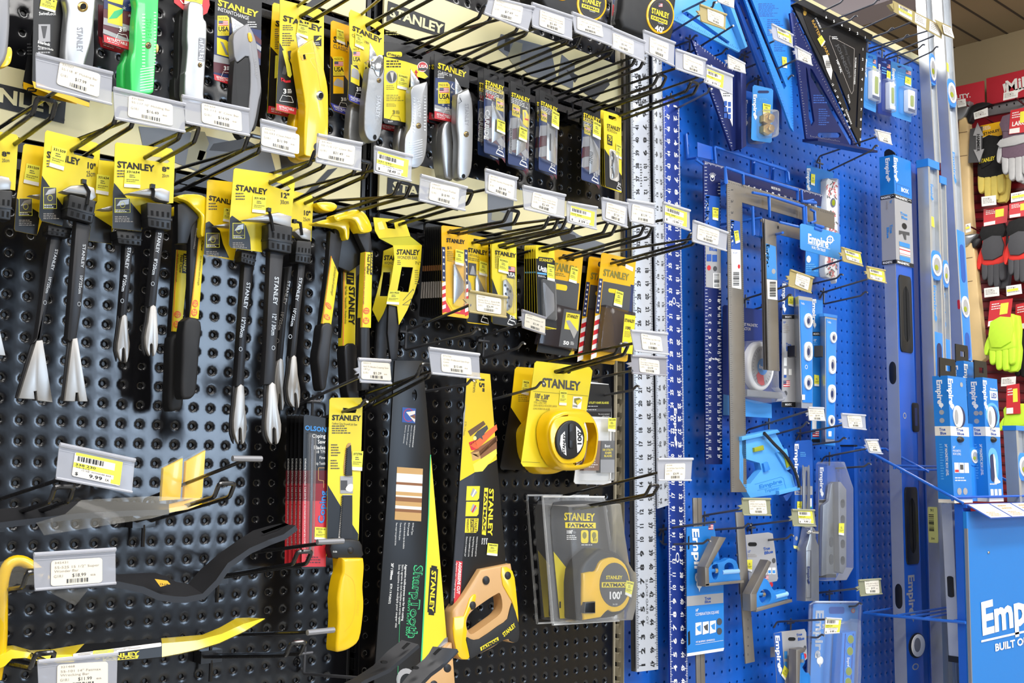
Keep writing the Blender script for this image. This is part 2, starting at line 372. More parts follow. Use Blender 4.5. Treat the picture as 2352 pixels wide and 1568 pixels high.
g = G('b'); g.add([(-150, 90, ZC+8), (b1, 90, ZC+8), (b1, -20, ZC+8), (-150, -20, ZC+8)], [(0, 1, 2, 3)], 'concrete'); struct('ceiling', g)
print('ZC', ZC, zb, b0, b1, b2)
# header strips
def header(name, label, x0, x1, z0, z1):
    t = Thing('header_sign', label, 'sign', 'cream header signs'); g = t.part('sign_panel'); g.box((x0, -.62, z0), (x1, -.45, z1), 'creamsign'); g.box((x0, -.45, z1-.4), (x1, 0, z1-.2), 'blackbay'); return t, g
P6 = PL(.63)
def logo(g, mp, a, b, c, d, T, h=.02):
    g.poly(mp, [a, b, c, d], 'ink', h); g.text(mp, 'STANLEY', *T, 'creamsign', h+.02, 2)
def crew(g, pts):   # printed photo of a worker: plain grey shapes
    for m, p in pts: g.poly(P6, p, m, {'photo1': .02, 'photo3': .025, 'photo2': .03}[m])
t, g = header(0, 'cream header strip with worker photo behind the claw bar hooks', -8, 18.95, 13.55, 16.9)
logo(g, P6, (-130, 162), (152, 228), (147, 284), (-130, 217), ((-105, 176), (136, 233), (-107, 208)))
g.text(P6, '®', (142, 270), (149, 272), (141, 278), 'ink', .03, 0)
crew(g, [('photo1', [(318, 290), (420, 300), (620, 345), (640, 420), (600, 440), (470, 400), (330, 345)]), ('photo3', [(440, 300), (470, 303), (480, 330), (455, 390), (425, 380)]), ('photo2', [(490, 330), (560, 318), (590, 335), (540, 350), (480, 345)]), ('photo2', [(640, 350), (690, 372), (650, 410)]), ('photo2', [(752, 390), (775, 385), (720, 440), (700, 445)]), ('photo3', [(458, 345), (475, 349), (470, 372), (452, 366)])])
t, g = header(0, 'cream header strip with worker photo above the nail pullers and blade packs', 20.35, 42.55, 13.55, 16.9)
logo(g, P6, (890, 407), (1052, 448), (1052, 484), (888, 445), ((902, 415), (1041, 450), (900, 436)))
crew(g, [('photo1', [(1120, 440), (1180, 455), (1175, 530), (1120, 520)]), ('photo1', [(1275, 505), (1330, 540), (1390, 560), (1385, 580), (1300, 565)]), ('photo2', [(1280, 528), (1320, 540), (1330, 560), (1290, 552)]), ('photo3', [(1130, 480), (1160, 490), (1150, 510), (1128, 505)])])
t, g = header(0, 'cream header strip at the very top, left bay above the knives', -8, 18.95, 25.0, 28.3)
g.poly(P6, [(740, -20), (770, -10), (700, 45), (680, 30)], 'photo2', .02)
t, g = header(0, 'cream header strip with worker photo above the knife and blade hooks', 20.35, 42.55, 25.0, 28.3)
logo(g, P6, (891, 2), (1022, 53), (1018, 86), (887, 48), ((896, 15), (1017, 56), (894, 37)))
g.fine(P6, 885, 72, 925, 84, 2, 'olive', .03)
crew(g, [('photo1', [(1150, 78), (1265, 110), (1280, 190), (1220, 175), (1140, 110)]), ('photo3', [(1180, 95), (1200, 100), (1190, 165), (1165, 130)]), ('photo2', [(1160, 85), (1172, 90), (1170, 120), (1157, 115)]), ('photo1', [(1290, 125), (1320, 150), (1315, 205), (1280, 190)]), ('photo2', [(1330, 205), (1395, 180), (1400, 195), (1365, 230)]), ('photo2', [(1300, 160), (1330, 175), (1320, 190)])])
# ---------------------------------------------------------------- light, camera
def area(name, loc, rot, sx, sy, p, col=(1, 1, 1)):
    l = bpy.data.lights.new(name, 'AREA'); l.shape = 'RECTANGLE'; l.size = sx; l.size_y = sy; l.energy = p; l.color = col
    o = bpy.data.objects.new(name, l); o.location = loc; o.rotation_euler = rot; C.objects.link(o)
for i in range(6): area('assumed_fluorescent', (-1.6+i*1.25, -1.75, 3.75), (math.radians(14), 0, 0), 1.1, .35, 36, (1, .98, .95))  # unseen ceiling lamps, assumed over the aisle from the soft overhead light
for i in range(4): area('assumed_fluorescent', (-1.2+i*2.2, -4.2, 3.75), (math.radians(12), 0, 0), 1.2, .5, 56, (1, .98, .95))  # second row of assumed lamps, farther back and out of view
for i in range(3): area('assumed_fluorescent', (2.75, -.6-i*1.5, 2.95), (0, math.radians(-28), 0), .4, 1.2, 26, (1, .96, .88))  # lamps out of view, added to brighten the far wall and ceiling
for i in range(2): area('assumed_fluorescent', ((-5+50*i)*S, 36*S, 70*S+Z0), (0, 0, 0), 1.2, .9, 45, (1, .99, .97))  # assumed lamps beyond the wall, added for bright reflections on the tall levels
area('assumed_daylight', (160*S, -285*S, 30*S+Z0), (math.radians(90), 0, 0), 62*S, 104*S, 230, (.58, .76, 1))  # unseen bluish area light, assumed behind the camera for the black pegboard's sheen
W = bpy.data.worlds.new('store_ambient'); bpy.context.scene.world = W; W.use_nodes = True
nt = W.node_tree; bg = nt.nodes['Background']; tc = nt.nodes.new('ShaderNodeTexCoord'); sp = nt.nodes.new('ShaderNodeSeparateXYZ'); rp = nt.nodes.new('ShaderNodeValToRGB')
nt.links.new(tc.outputs['Generated'], sp.inputs[0]); mr = nt.nodes.new('ShaderNodeMapRange'); mr.inputs['From Min'].default_value = -1; nt.links.new(sp.outputs['Z'], mr.inputs['Value']); nt.links.new(mr.outputs[0], rp.inputs[0])
rp.color_ramp.elements[0].color = (.5, .48, .45, 1); rp.color_ramp.elements[1].color = (.62, .62, .62, 1); rp.color_ramp.elements.new(.5).color = (.55, .55, .56, 1)
nt.links.new(rp.outputs[0], bg.inputs['Color']); bg.inputs['Strength'].default_value = .6
cd = bpy.data.cameras.new('camera'); co = bpy.data.objects.new('camera', cd); C.objects.link(co); bpy.context.scene.camera = co
cd.sensor_width = 36; cd.lens = FOC/2352*36; cd.clip_start = .02; cd.clip_end = 100
mw = Matrix((RT, UP, -FW)).transposed().to_4x4(); mw.translation = W3(CAM); co.matrix_world = mw
vs_ = bpy.context.scene.view_settings; vs_.view_transform = 'Standard'; vs_.look = 'None'; vs_.exposure = -.3; vs_.gamma = 1; vs_.use_curve_mapping = False
# ---------------------------------------------------------------- wire hooks
def bend(p, q, r, k=3):
    """insert rounded corners in a wire path"""
    return p
def wirepath(pts, r=.18, k=3):
    o = [V(pts[0])]
    for i in range(1, len(pts)-1):
        a, b, c = V(pts[i-1]), V(pts[i]), V(pts[i+1]); d1 = (a-b); d2 = (c-b); e = min(r, d1.length*.45, d2.length*.45)
        p, q = b+d1.normalized()*e, b+d2.normalized()*e
        for j in range(k+1):
            t = j/k; o.append(p*(1-t)**2+b*2*t*(1-t)+q*t*t)
    return o+[V(pts[-1])]
TAGC = {}
def hook2(hole, tip, holds, D=8.6, w=.78, tag=None, dh=2.5, base=.75, D2=11.2, leg=False, r=.105, tilt=None, armup=1.05, bar=False):
    """double wire hook: hole = pixel where the left prong leaves its card or the bar, tip = pixel of the left prong's bend"""
    t = Thing('peg_hook', 'black double wire hook ' + holds, 'hook', 'black double wire hooks')
    if tip:
        T = at(*tip, D); X = T.x; d0 = max(min(depth_for(hole[0], hole[1], X), D-1), base); H = at(*hole, d0)
        sl = (T.z-H.z)/(D-d0); zb = H.z-sl*(d0-base)
    else:
        H = at(*hole, dh); X = H.x; sl = tilt or .06; zb = H.z-sl*(dh-base); T = V((X, -D, zb+sl*(D-base)))
    g = t.part('prongs'); B = V((X, -base, zb)); up = .62
    path = [B, T, T+V((0, -.42, up)), T+V((w, -.42, up)), T+V((w, 0, 0)), B+V((w, 0, 0))]
    g.tube(wirepath(path, .16), r, 'wire')
    g = t.part('mounting_plate'); g.box((X-.22, -base-.08, zb-.35), (X+w+.22, -.06, zb+.3), 'wire')
    if leg: g.tube([(X+.4, -base, zb-.2), (X+.4, -base, zb-1.3)], .1, 'wire')
    if tag:
        E_ = at(*tag, D2); g = t.part('label_wire'); A = V((X+w*.5, -base, zb+armup))
        g.tube(wirepath([A+V((0, .1, -armup+.2)), A, E_], .2), r*.85, 'wire')
        if bar: g.tube([E_+V((-.72, -.06, .04)), E_+V((.72, -.06, .04))], .13, 'gray_plastic')
    return t
def hook1(a, b, holds, d0=.4, D=None, arm=None, black=False, cross=True, Dm=(2.5, 7.5), r=.085, armD=None, up=True):
    """single grey peg hook: a = pixel at its foot, b = pixel of its tip; arm = (foot, end) of the label wire"""
    t = Thing('peg_hook', ('black' if black else 'grey') + ' single wire hook ' + holds, 'hook', 'grey single wire hooks')
    m = 'wire' if black else 'graywire'
    A = at(*a, d0)
    if D is None: D = min(max(depth_for(b[0], b[1], A.x), Dm[0]), Dm[1])
    B = at(*b, D); g = t.part('prong'); d = B-A
    k = A+d*(1-.62/max(d.length, 1)); k.z -= .14
    if up: g.tube(wirepath([A+V((0, d0-.1, .25)), A, k, B+V((0, .2, .1)), B], .14), r, m); g.tube([B, B+(B-k).normalized()*.03], r, 'wireend')
    else: g.tube(wirepath([A+V((0, d0-.1, .25)), A, B], .14), r, m); g.tube([B, B+d.normalized()*.03], r, 'wireend')
    if cross:
        g = t.part('mounting_bar'); g.tube([A+V((-.5, .02, 1.12)), A+V((.5, .02, 1.12))], .09, m); g.tube([A+V((0, 0, 1.5)), A+V((0, .05, .1))], .08, m)
    if arm:
        a2, b2 = arm; g = t.part('label_wire'); p = at(*a2, d0); D2 = armD or min(max(depth_for(b2[0], b2[1], p.x), Dm[0]), Dm[1]+1.5); q = at(*b2, D2)
        g.tube(wirepath([p+V((0, d0-.1, -.5)), p, q], .2), r, m)
    return t
# ---------------------------------------------------------------- price tags
def tag(key, label, q, lq, lines, price, kind='c', hold='holder', d=11.3, num='', seed=1, fork=False):
    t = Thing('price_tag', label, 'price tag', 'shelf price tags'); p = PL(d)
    h = t.part('hanging_holder'); s = Q(p, *q); W, H = s.W, s.H
    h.slab(s, rr(0, 0, 1, 1, .02, 2, .03), -.05, 0, hold, 0)
    e = .1/H
    h.tube([s(0, .04, .03), s(1, .04, .03)], .085, hold, 8); h.tube([s(0, .97, .02), s(1, .97, .02)], .06, hold, 6)
    h.rect(s, 0, .17, 1, .2, hold, .012)
    if fork: h.slab(s, [(-.14, .45), (0, .38), (0, .62), (-.12, .68), (-.05, .58)], -.1, 0, hold)
    TAGC[key] = p(sum(c[0] for c in q)/4, sum(c[1] for c in q)/4)
    l = t.part('paper_label'); L = Q(p, *(lq or q))
    if kind == 'c':
        l.slab(L, rr(0, 0, 1, 1, .07, 3, .1), .02, .035, 'cream' if hold != 'holderwhite' else 'paper')
        l.tb(L, num, .06, .05, .34, .14, 'faint', .045, 0)
        for i, x in enumerate(lines): l.tb(L, x, .06, .23+.15*i, min(.94, .06+.047*len(x)), .33+.15*i, 'faint', .045, 0)
        y = .53 if len(lines) > 1 else .46
        l.tb(L, 'G1R1', .05, y+.04, .24, y+.15, 'faint', .045, 0); l.tb(L, '$'+price, .4, y+.02, .68, y+.16, 'inkgray', .045, 0); l.tb(L, 'ea', .76, y+.06, .87, y+.16, 'faint', .045, 0)
        l.bars(L, .3, .76, .72, .92, 'inkgray', .045, 12, seed)
    else:
        l.slab(L, rr(0, 0, 1, 1, .04, 2, .06), .02, .035, 'paper')
        l.rect(L, .02, .0, .98, .12, 'stickery', .04); l.rect(L, .85, .0, 1, .96, 'stickery', .041); l.rect(L, 0, .42, .86, .62, 'stickery', .042)
        l.bars(L, .07, .14, .64, .34, 'ink', .046, 16, seed); l.tb(L, num, .03, .44, .46, .54, 'ink', .046, 1)
        for i, x in enumerate(lines[:2]): l.tb(L, x, .05+.12*i, .57+.09*i, min(.8, .1+.12*i+.04*len(x)), .63+.09*i, 'inkgray', .046, 0)
        l.tb(L, '$', .05, .8, .12, .93, 'ink', .046, 1); l.tb(L, price, .34, .78, .62, .93, 'ink', .046, 1); l.tb(L, 'EA', .68, .82, .76, .92, 'ink', .046, 0); l.rect(L, .8, .8, .92, .96, 'stickery', .044)
    return t
c_ = 'clear holder price tag reading '
tag('t1', c_+'17.99 over the black knife card, upper left', [(82,122),(258,166),(256,242),(83,200)], [(137,141),(230,171),(226,224),(129,193)], ['55-118  8" Molding Bar'], '17.99', num='331527')
tag('t2', c_+'16.49 below the lime green knife', [(260,200),(425,238),(425,305),(264,274)], [(295,219),(396,241),(396,290),(293,268)], ['55-117 10" Molding Bar'], '16.49', num='331509', seed=2)
tag('t3', c_+'14.99 above the eight inch claw bar', [(417,218),(571,250),(573,313),(427,283)], [(462,236),(553,256),(555,303),(463,281)], ['55-113  8" Claw Bar'], '14.99', num='331634', seed=4)
tag('t4', c_+'11.99 under the yellow utility knife', [(598,273),(680,294),(676,362),(600,346)], [(601,290),(687,309),(686,355),(599,333)], ['55-033 Claw,Nail 11"'], '11.99', num='302274', seed=5)
tag('t5', c_+'21.49 above the twelve inch claw bar', [(729,307),(831,328),(829,393),(725,373)], [(733,320),(815,336),(811,380),(728,362)], ['55-115 12" Claw Bar'], '21.49', num='331420', seed=6)
tag('t6', 'yellow and white price tag reading 18.49 in clear holder', [(860,335),(947,357),(944,418),(859,397)], [(866,347),(938,368),(934,409),(863,391)], ['55-114 LIKE', '10" NAIL PULLER'], '18.49', 'y', num='331 590', seed=7)
tag('t7', c_+'18.99 with a blank left margin, nail puller', [(966,400),(1072,429),(1068,485),(962,461)], [(988,418),(1054,432),(1051,477),(984,458)], ['55-035 Nail Puller'], '18.99', num='394629', seed=8)
tag('t8', c_+'8.99 for the small flat bar', [(1114,387),(1188,408),(1186,462),(1115,443)], [(1122,400),(1182,416),(1178,460),(1120,437)], ['55-045 Stanley,Wonder Bar', '8'], '8.99', num='301922', seed=9)
tag('t9', c_+'2.49 for the two point knife blade', [(1200,425),(1298,447),(1296,502),(1204,481)], [(1224,440),(1280,455),(1276,493),(1219,475)], ['Stanley 2-Point Heavy-Duty', '2-7/16 in. Utility Knife Blade'], '2.49', num='333366', seed=10)
tag('t10', 'yellow and white price tag reading 3.59 above the blade packs', [(1302,463),(1371,475),(1370,528),(1303,511)], [(1310,472),(1365,487),(1363,521),(1308,507)], ['11-937', 'DRYWALL BLADE'], '3.59', 'y', num='332 964', seed=11)
tag('t11', c_+'DISCONTINUED and 7.29', [(1382,453),(1441,466),(1441,524),(1384,505)], [(1393,464),(1437,477),(1433,515),(1390,500)], ['"DISCONTINUED" Stanley', '2-Ended Knife 2-7/16 in'], '7.29', num='305952', seed=12)
tag('t12', c_+'2.29 for the five pack knife blades', [(1440,457),(1503,467),(1506,522),(1447,508)], [(1452,468),(1501,480),(1501,515),(1449,505)], ['11-911 5 Pack Knife Blades'], '2.29', num='302266', seed=13)
tag('t13', 'yellow and white price tag reading 13.99 beside the white rulers', [(1522,463),(1584,482),(1585,531),(1524,510)], [(1527,471),(1577,488),(1576,523),(1526,507)], ['11-921', 'HEAVY DUTY BLADE'], '13.99', 'y', num='302 344', seed=14)
tag('t14', c_+'16.49 in front of the blue framing square', [(1592,505),(1671,533),(1668,577),(1590,555)], [(1602.5,515),(1651.5,530),(1648,563.5),(1600,549)], ['Stanley 2-Point Heavy-Duty', '2-7/16 in. Utility Knife Blade'], '16.49', num='333369', seed=15)
tag('t15', c_+'7.49 at the top edge, interlock knife', [(1125,-8),(1227.5,16),(1212,72.7),(1111.5,31.5)], [(1136,-2),(1201,16),(1195,56),(1128,36)], ['10-079 Interlock Utility Knife'], '7.49', num='333662', seed=16)
tag('t16', c_+'5.49 for the classic straight knife', [(1221,5.5),(1315,37),(1314,93),(1223,62)], [(1240,22),(1296,41),(1295,79.5),(1238,59)], ['Stanley Classic Retractable', 'Straight Utility Knife 10-099'], '5.49', num='336121', seed=17)
tag('t17', c_+'7.29 below the round black tape measure', [(1312.5,27),(1406,62),(1406,107),(1321,74)], [(1325,38),(1381,56),(1385,86),(1325,67)], ['11-800 5pk Carbide Blades'], '7.29', num='362876', seed=18)
tag('t18', c_+'3.49 just left of the carpet blade tag', [(1404,63),(1481,95),(1481,143),(1404,110)], [(1407,75),(1455,95),(1454,126),(1407,108)], ['11-921 5Pk Utility Blade'], '3.49', num='386340', seed=19)
tag('t19', c_+'3.99 under the forty foot tape measure', [(1477,68.5),(1550,97),(1548,153.5),(1481,121)], [(1492,84),(1535,101),(1533,140),(1491,121)], ['11-525 Carpet Blades'], '3.99', num='386357', seed=20)
tag('t20', c_+'2.99 in front of the blue speed square', [(1552,112),(1622,136),(1618,181),(1552,159)], [(1569,123),(1614,143),(1614,173),(1569,158)], ['11-700 Purpose Knife Blade', '5-Pk'], '2.99', num='332936', seed=21)
tag('t21', 'yellow and white price tag reading 8.79 on the blue bay', [(1622,149),(1683,173),(1681,217),(1617,189)], [(1623,158),(1662,173),(1659,204),(1621,189)], ['11-987', '75 UTILITY BLADES'], '8.79', 'y', num='332 937', seed=22)
tag('t22', 'large yellow and white price tag reading 9.99, lower left', [(137,1017),(310,1054),(303,1132),(128,1100)], [(172,1038),(281,1061),(274,1116),(164,1092)], ['55-515', '12-3/8" WONDER BAR'], '9.99', 'y', num='338 230', seed=23)
tag('t23', c_+'18.99 for the curved flat bar, lower left', [(77,1270),(265,1258),(266,1341),(80,1356)], [(117,1287),(234,1280),(234,1337),(116,1346)], ['55-525 15 1/2" Super', 'Wonder Bar'], '18.99', num='345431', seed=24)
tag('t24', c_+'11.99 over the yellow wrecking bar', [(86,1516),(270,1498),(268,1580),(90,1600)], [(131,1526),(247,1518),(247,1575),(130,1583)], ['55-101 14" Fatmax', 'Wrecking Bar'], '11.99', num='321468', seed=25)
tag('t25', c_+'5.29 above the coping saw blades', [(822,822),(896,826),(899,882),(827,878)], [(829,829),(894,834),(898,874),(829,870)], ['46575 Blade,Coping Saw', '18Tpi'], '5.29', num='332313', d=8.3, seed=26, fork=True)
tag('t26', c_+'13.49 for the wallboard saw', [(984,797),(1100,812),(1103,871),(992,859)], [(1012,812),(1080,821),(1083,861),(1014,853)], ['15-556 Wallboard Saw,Ergo', 'Cont'], '13.49', num='372706', seed=27)
tag('t27', 'yellowed plastic price tag reading 26.99 for the hand saw', [(1077,666),(1164,681),(1163,730),(1077,717)], [(1093,676),(1150.6,686),(1150,722),(1094,713.6)], ['Stanley 20 In. L. Blade 8 PPI', 'Wood Handle Hand Saw'], '26.99', hold='holderbeige', num='357200', d=8, seed=28, fork=True)
tag('t28', 'grey plastic price tag reading 21.49 for the handsaw', [(1198,710.6),(1253,729),(1251.6,769),(1199.5,752)], [(1206,719),(1252,732),(1251,767),(1203,750)], ['20-045 Handsaw 15"'], '21.49', hold='holdergray', num='395490', d=6, seed=29, fork=True)
tag('t29', c_+'15.99, upper of two on the white ruler', [(1448,757),(1532,764),(1536,815),(1458,807)], [(1471,765),(1517,774),(1522,807),(1475,802)], ['34-106 Rule Tape 3/8 X 100'], '15.99', num='346236', seed=30)
tag('t30', c_+'14.99, lower of two on the white ruler', [(1450,815),(1531,820),(1531,863),(1452,858)], [(1466.5,821),(1513,828),(1514.5,859.5),(1469,854)], ['Do it Best 2-Notch Utility', 'Knife Blades (100-Count)'], '14.99', hold='holdergray', num='301299', d=7, seed=31, fork=True)
tag('t31', c_+'24.99 for the large tape', [(1510,1052),(1590.5,1051.6),(1587,1104),(1512,1104)], [(1527,1065),(1573,1063.6),(1572,1100.6),(1526,1102)], ['34-130 Rule Tape Fat Max', '34X100'], '24.99', num='357340', seed=32)
b_ = 'small price tag '
def btag(k, label, q, lq, kind, hold, d, price='9.99', fork=True, seed=3): tag(k, label, q, lq, ['EMPIRE 3020 True Blue 16', 'in. English Heavy-Duty'], price, kind, hold, d, num='123 456'[:0] or '300224', seed=seed, fork=fork)
btag('b1', b_+'in a beige holder at the top of the blue bay', [(1607,9.6),(1667.6,33),(1666,68.5),(1610,49)], [(1624,15),(1662,36),(1661,63),(1625,47)], 'c', 'holderbeige', 9)
btag('b2', b_+'in a white holder beside the blue triangle square', [(1671,125.5),(1710,146),(1712,169),(1672,157)], None, 'c', 'holder', 7)
btag('b2b', b_+'cut by the top edge above the blue squares', [(1648,-12),(1686,-2),(1685,19),(1648,4)], None, 'c', 'holder', 7)
btag('b3', b_+'yellow and white, over the light blue square', [(1772,54),(1820.6,80),(1822,109.5),(1776,90)], [(1783,60),(1814,73),(1818,101),(1787,86)], 'y', 'holder', 7)
btag('b4', b_+'white, touching the black square, right of the yellow one', [(1825,105),(1862,125),(1866,151),(1829,136)], [(1832,110),(1861,127),(1864,150),(1833,137)], 'c', 'holder', 7)
btag('b7', b_+'white, hanging above the boxed long level', [(2008,297),(2044,306),(2049,333),(2019,323)], [(2014,299),(2044,307),(2048,332),(2020,323)], 'c', 'holder', 6)
btag('b8', 'yellow price tag in an aged holder beside the rack sign', [(1932,567),(1976,580),(1982,612),(1936,600)], [(1938.6,571),(1975,583),(1980,606),(1944.6,595)], 'y', 'holderbeige', 6)
btag('b9', 'yellow price tag in an aged holder against the boxed level', [(1989.5,611),(2032,620),(2036,651),(1993,640)], [(1996,614),(2029,623),(2032,648),(1999,640)], 'y', 'holderbeige', 6)
btag('b10', b_+'cream, in an aged holder over the magnetic level package', [(1815,618),(1868,637),(1863,673.6),(1811,657.5)], [(1829,627),(1860.5,637.6),(1855,666.7),(1825,653)], 'c', 'holderbeige', 6)
btag('b14', b_+'white, below the short magnetic level package', [(1855.6,934.6),(1891,936),(1895,966.5),(1858,965)], None, 'c', 'holder', 6)
btag('b15', b_+'in a wide clear holder right of the torpedo level', [(1932,948.7),(1987,952.5),(1989.5,987.5),(1936,982)], [(1945,954),(1977,955),(1980.6,982),(1949,980.6)], 'c', 'holder', 6)
btag('b16', b_+'tilted, in front of the blue side rail', [(1985.7,1008.6),(2015.5,1008.6),(2027.4,1043),(1996.4,1039.5)], [(1990,1011),(2013,1011),(2023,1038),(1998,1036)], 'c', 'holder', 6)
btag('b17', b_+'in an olive holder above the grey square card', [(1703.6,1143.6),(1768.6,1144),(1771,1184),(1706.7,1183)], [(1718.6,1148),(1758,1148),(1761.4,1180),(1721.4,1180)], 'c', 'holderolive', 6)
btag('b18', 'yellow price tag in an olive holder over the wing nut handle', [(1818,1169),(1869.8,1170),(1874,1209),(1821.4,1208)], [(1831.7,1171),(1864,1172),(1868.6,1202.6),(1834.5,1201)], 'y', 'holderolive', 6)
btag('b19', b_+'in an olive holder above the large blue blister pack', [(1971.4,1331),(2022,1327.7),(2026,1364),(1976,1369)], [(1984.5,1332),(2017,1328.5),(2019.7,1362),(1988,1363)], 'c', 'holderolive', 5)
btag('b20', 'yellow price tag crossing the large blue blister pack', [(1896,1417.6),(1932,1420),(1927,1453.4),(1893,1456)], None, 'y', 'holder', 5.6)
# long clear strip with several labels, top right
t = Thing('price_tag', 'long yellowed strip holder with three labels in front of the tall levels', 'price tag', 'shelf price tags'); p = PL(6)
s = Q(p, (2051,1), (2166,60), (2163,89), (2053,27)); h = t.part('holder'); h.slab(s, [(0, 0), (1, 0), (1, 1), (0, 1)], -.05, 0, 'holderbeige'); h.slab(s, [(-.08, .55), (.01, .2), (.01, .9)], -.3, 0, 'holderbeige')
for i, (u0, u1, k) in enumerate(((.1, .36, 'y'), (.42, .65, 'c'), (.72, .95, 'c'))):
    l = t.part('paper_label'); l.rect(s, u0, .12, u1, .9, 'paper', .02); l.fine(s, u0+.03, .2, u1-.03, .75, 4, 'faint', .03, seed=i); 
    if k == 'y': l.rect(s, u0, .4, u1, .62, 'stickery', .026); l.bars(s, u0+.02, .15, u1-.08, .36, 'inkgray', .03)
t = Thing('price_tag', 'short yellowed holder with one label at the top right of the tall levels', 'price tag', 'shelf price tags')
s = Q(PL(6.3), (2147,44), (2184,61), (2192,89), (2167,80)); h = t.part('holder'); h.slab(s, [(0, 0), (1, 0), (1, 1), (0, 1)], -.05, 0, 'holderbeige')
s = Q(PL(6.4), (2164,55), (2185,65), (2191.7,88), (2168,77)); l = t.part('paper_label'); l.slab(s, rr(0, 0, 1, 1, .1, 2), 0, .02, 'paper'); l.fine(s, .1, .15, .9, .85, 4, 'faint', .03)
# ---------------------------------------------------------------- hooks on the black bays
H2 = hook2
H2((690,38), None, 'holding the yellow utility knife card', tag=(790,-60))
H2((840,59), None, 'holding the classic fixed blade card', tag=(930,-50))
H2((931,125), (1100,40), 'holding the interlock knife card', tag=(1165,40))
H2((1038,142.6), (1185,72), 'holding the straight retractable knife cards', tag=(1268,55))
H2((1120,175.5), (1305,98), 'holding the carbide blade packs', tag=(1365,70))
H2((1182,201.5), (1385,117), 'holding the extra heavy blade packs', tag=(1442,103))
H2((1249,226), (1452,150), 'holding the carpet blade packs', tag=(1514,110))
H2((1348,249.5), (1502,194), 'holding the delta blade packs', tag=(1586,146))
H2((1399,274), (1577,210), 'holding the yellow seventy five blade cards', tag=(1620,172))
t = H2((-38,345), (75,262), 'holding the leftmost eight inch bar card', tag=(160,190), base=.8)
H2((165,345), (262,283), 'holding the ten inch molding bar cards', tag=(342,258))
H2((333,362), (410,318), 'holding the eight inch claw bar cards', tag=(497,270))
H2((430,408), (560,343), 'holding the short yellow nail claws', tag=(640,320))
H2((620,420), (712,377), 'holding the twelve inch claw bar cards', tag=(778,350))
H2((680,458), (812,398), 'holding the ten inch claw bar card at the bay joint', tag=(900,380))
H2((770,485), (905,447), 'holding the yellow nail pullers', tag=(1016,446))
H2((887,513), (1050,462), 'holding the folded flat bar sleeves', tag=(1150,428))
H2((1030,533), (1158,508), 'holding the thick stack of blade packs', tag=(1248,465))
H2((1085,557.5), (1250,523), 'holding the drywall blade pack', tag=(1337,495))
H2((1146,564), (1290,527), 'holding the hooked blade pack', tag=(1412,488))
H2((1239,571), (1385,535), 'holding the utility blade packs', tag=(1475,492))
H2((1285,593), (1470,540), 'holding the fifty blade dispenser pack', tag=(1553,497))
H2((1403,605), (1575,558), 'holding the hundred blade dispenser packs', tag=(1630,542))
H2((1275,853), (1413,813), 'holding the round yellow tape packs', tag=(1480,783))
H2((1317,1168), (1483,1136), 'holding the clamshell tape packs', tag=(1540,1078))
H2((805,943.5), (958,863), 'holding the jab saw card', tag=(1040,835))
H2((-15,1196), (115,1152), 'at the left edge under the 9.99 tag', tag=(200,1080), leg=True)
H2((312,1196), (492,1141), 'with a bar end, carrying the bagged flat bar', tag=(566,1055), leg=True, bar=True)
H2((508,1322.5), (672,1296), 'with a bar end beside the red saw blade cards', tag=(757,1245), leg=True, bar=True)
H2((466,1508), (657,1505), 'with a bar end below the yellow wrecking bar', tag=(735,1451), leg=True, bar=True)
H2((-40,1362), (52,1348), 'behind the 18.99 super bar tag', tag=(160,1305), leg=True)
H2((-30,1515), (70,1535), 'behind the lowest left tag', tag=(160,1540), leg=True)
H1 = hook1
H1((932,803), (1101,756), 'above the wallboard saw tag', arm=((936,759), (1080,700)), armD=8)
H1((1110,822), (1205,789), 'above the tape packs', arm=((1100,775), (1202,742)), armD=6)
H1((717,966), (843,922), 'holding the red saw blade cards', arm=((684,929), (825,866)), armD=8.3)
H1((1102,925), (1248,880), 'holding the short toolbox saw', cross=False, Dm=(6, 8))
H1((949,903), (1088,874), 'holding the long hand saw', cross=False, Dm=(5, 8))
H1((1361,912), (1468,888), 'holding the hundred blade card', arm=((1360,870), (1452,851)), armD=7)
H1((699,1547), (822,1556), 'low down behind the crossing flat bars', up=False)
H1((1532,44), (1621,0), 'top of the blue bay, first arm', D=7, cross=False, up=False)
H1((1533,79.5), (1645,6), 'carrying the beige tag on the blue bay', D=9, cross=False)
H1((1552,106), (1602,82), 'short, under the beige tag', cross=False)
H1((1585,121), (1684,59), 'with pale tip in front of the blue squares', D=6, up=False)
H1((1621,136), (1673,112), 'short, beside the white square tag', cross=False)
H1((1541,256), (1634,204), 'behind the 8.79 tag', arm=((1546,221), (1622,184)), D=7)
H1((1829,55.5), (1945,-5), 'holding the blue and black squares at the top')
H1((1900,51), (2021,0), 'reaching over the black square', cross=False)
H1((1830,84.6), (1969,37), 'below the longer arm over the black square')
H1((1711,157), (1775,127.5), 'holding the triangle square', arm=((1700,130), (1778,94)), Dm=(3, 8))
H1((1742,211), (1822,174), 'holding the brass gauge packs', arm=((1718,191), (1828,137)))
H1((1969,97), (2053,65), 'first over the small level packs', arm=((1969,71), (2057,31)))
H1((1994,122), (2088,81), 'second over the small level packs', arm=((1972,100), (2093,51)))
H1((2027,139), (2124,103), 'third over the small level packs', arm=((1994,112), (2130,71)))
H1((2063,155), (2155,108), 'fourth over the small level packs', arm=((2034,128), (2146,82)))
H1((1884,402), (2016,335), 'holding the red patterned level pack', arm=((1883,358), (2012,314)), Dm=(4, 7))
H1((1865,652), (1936,631), 'below the rack sign', arm=((1843,626.5), (1934,597)))
H1((1713,717), (1818,678), 'holding the magnetic protractor pack', arm=((1712,686), (1813,655)), Dm=(3, 7))
H1((1893,698), (1992,671.5), 'right of the torpedo level package', arm=((1890,671.5), (1992,641)))
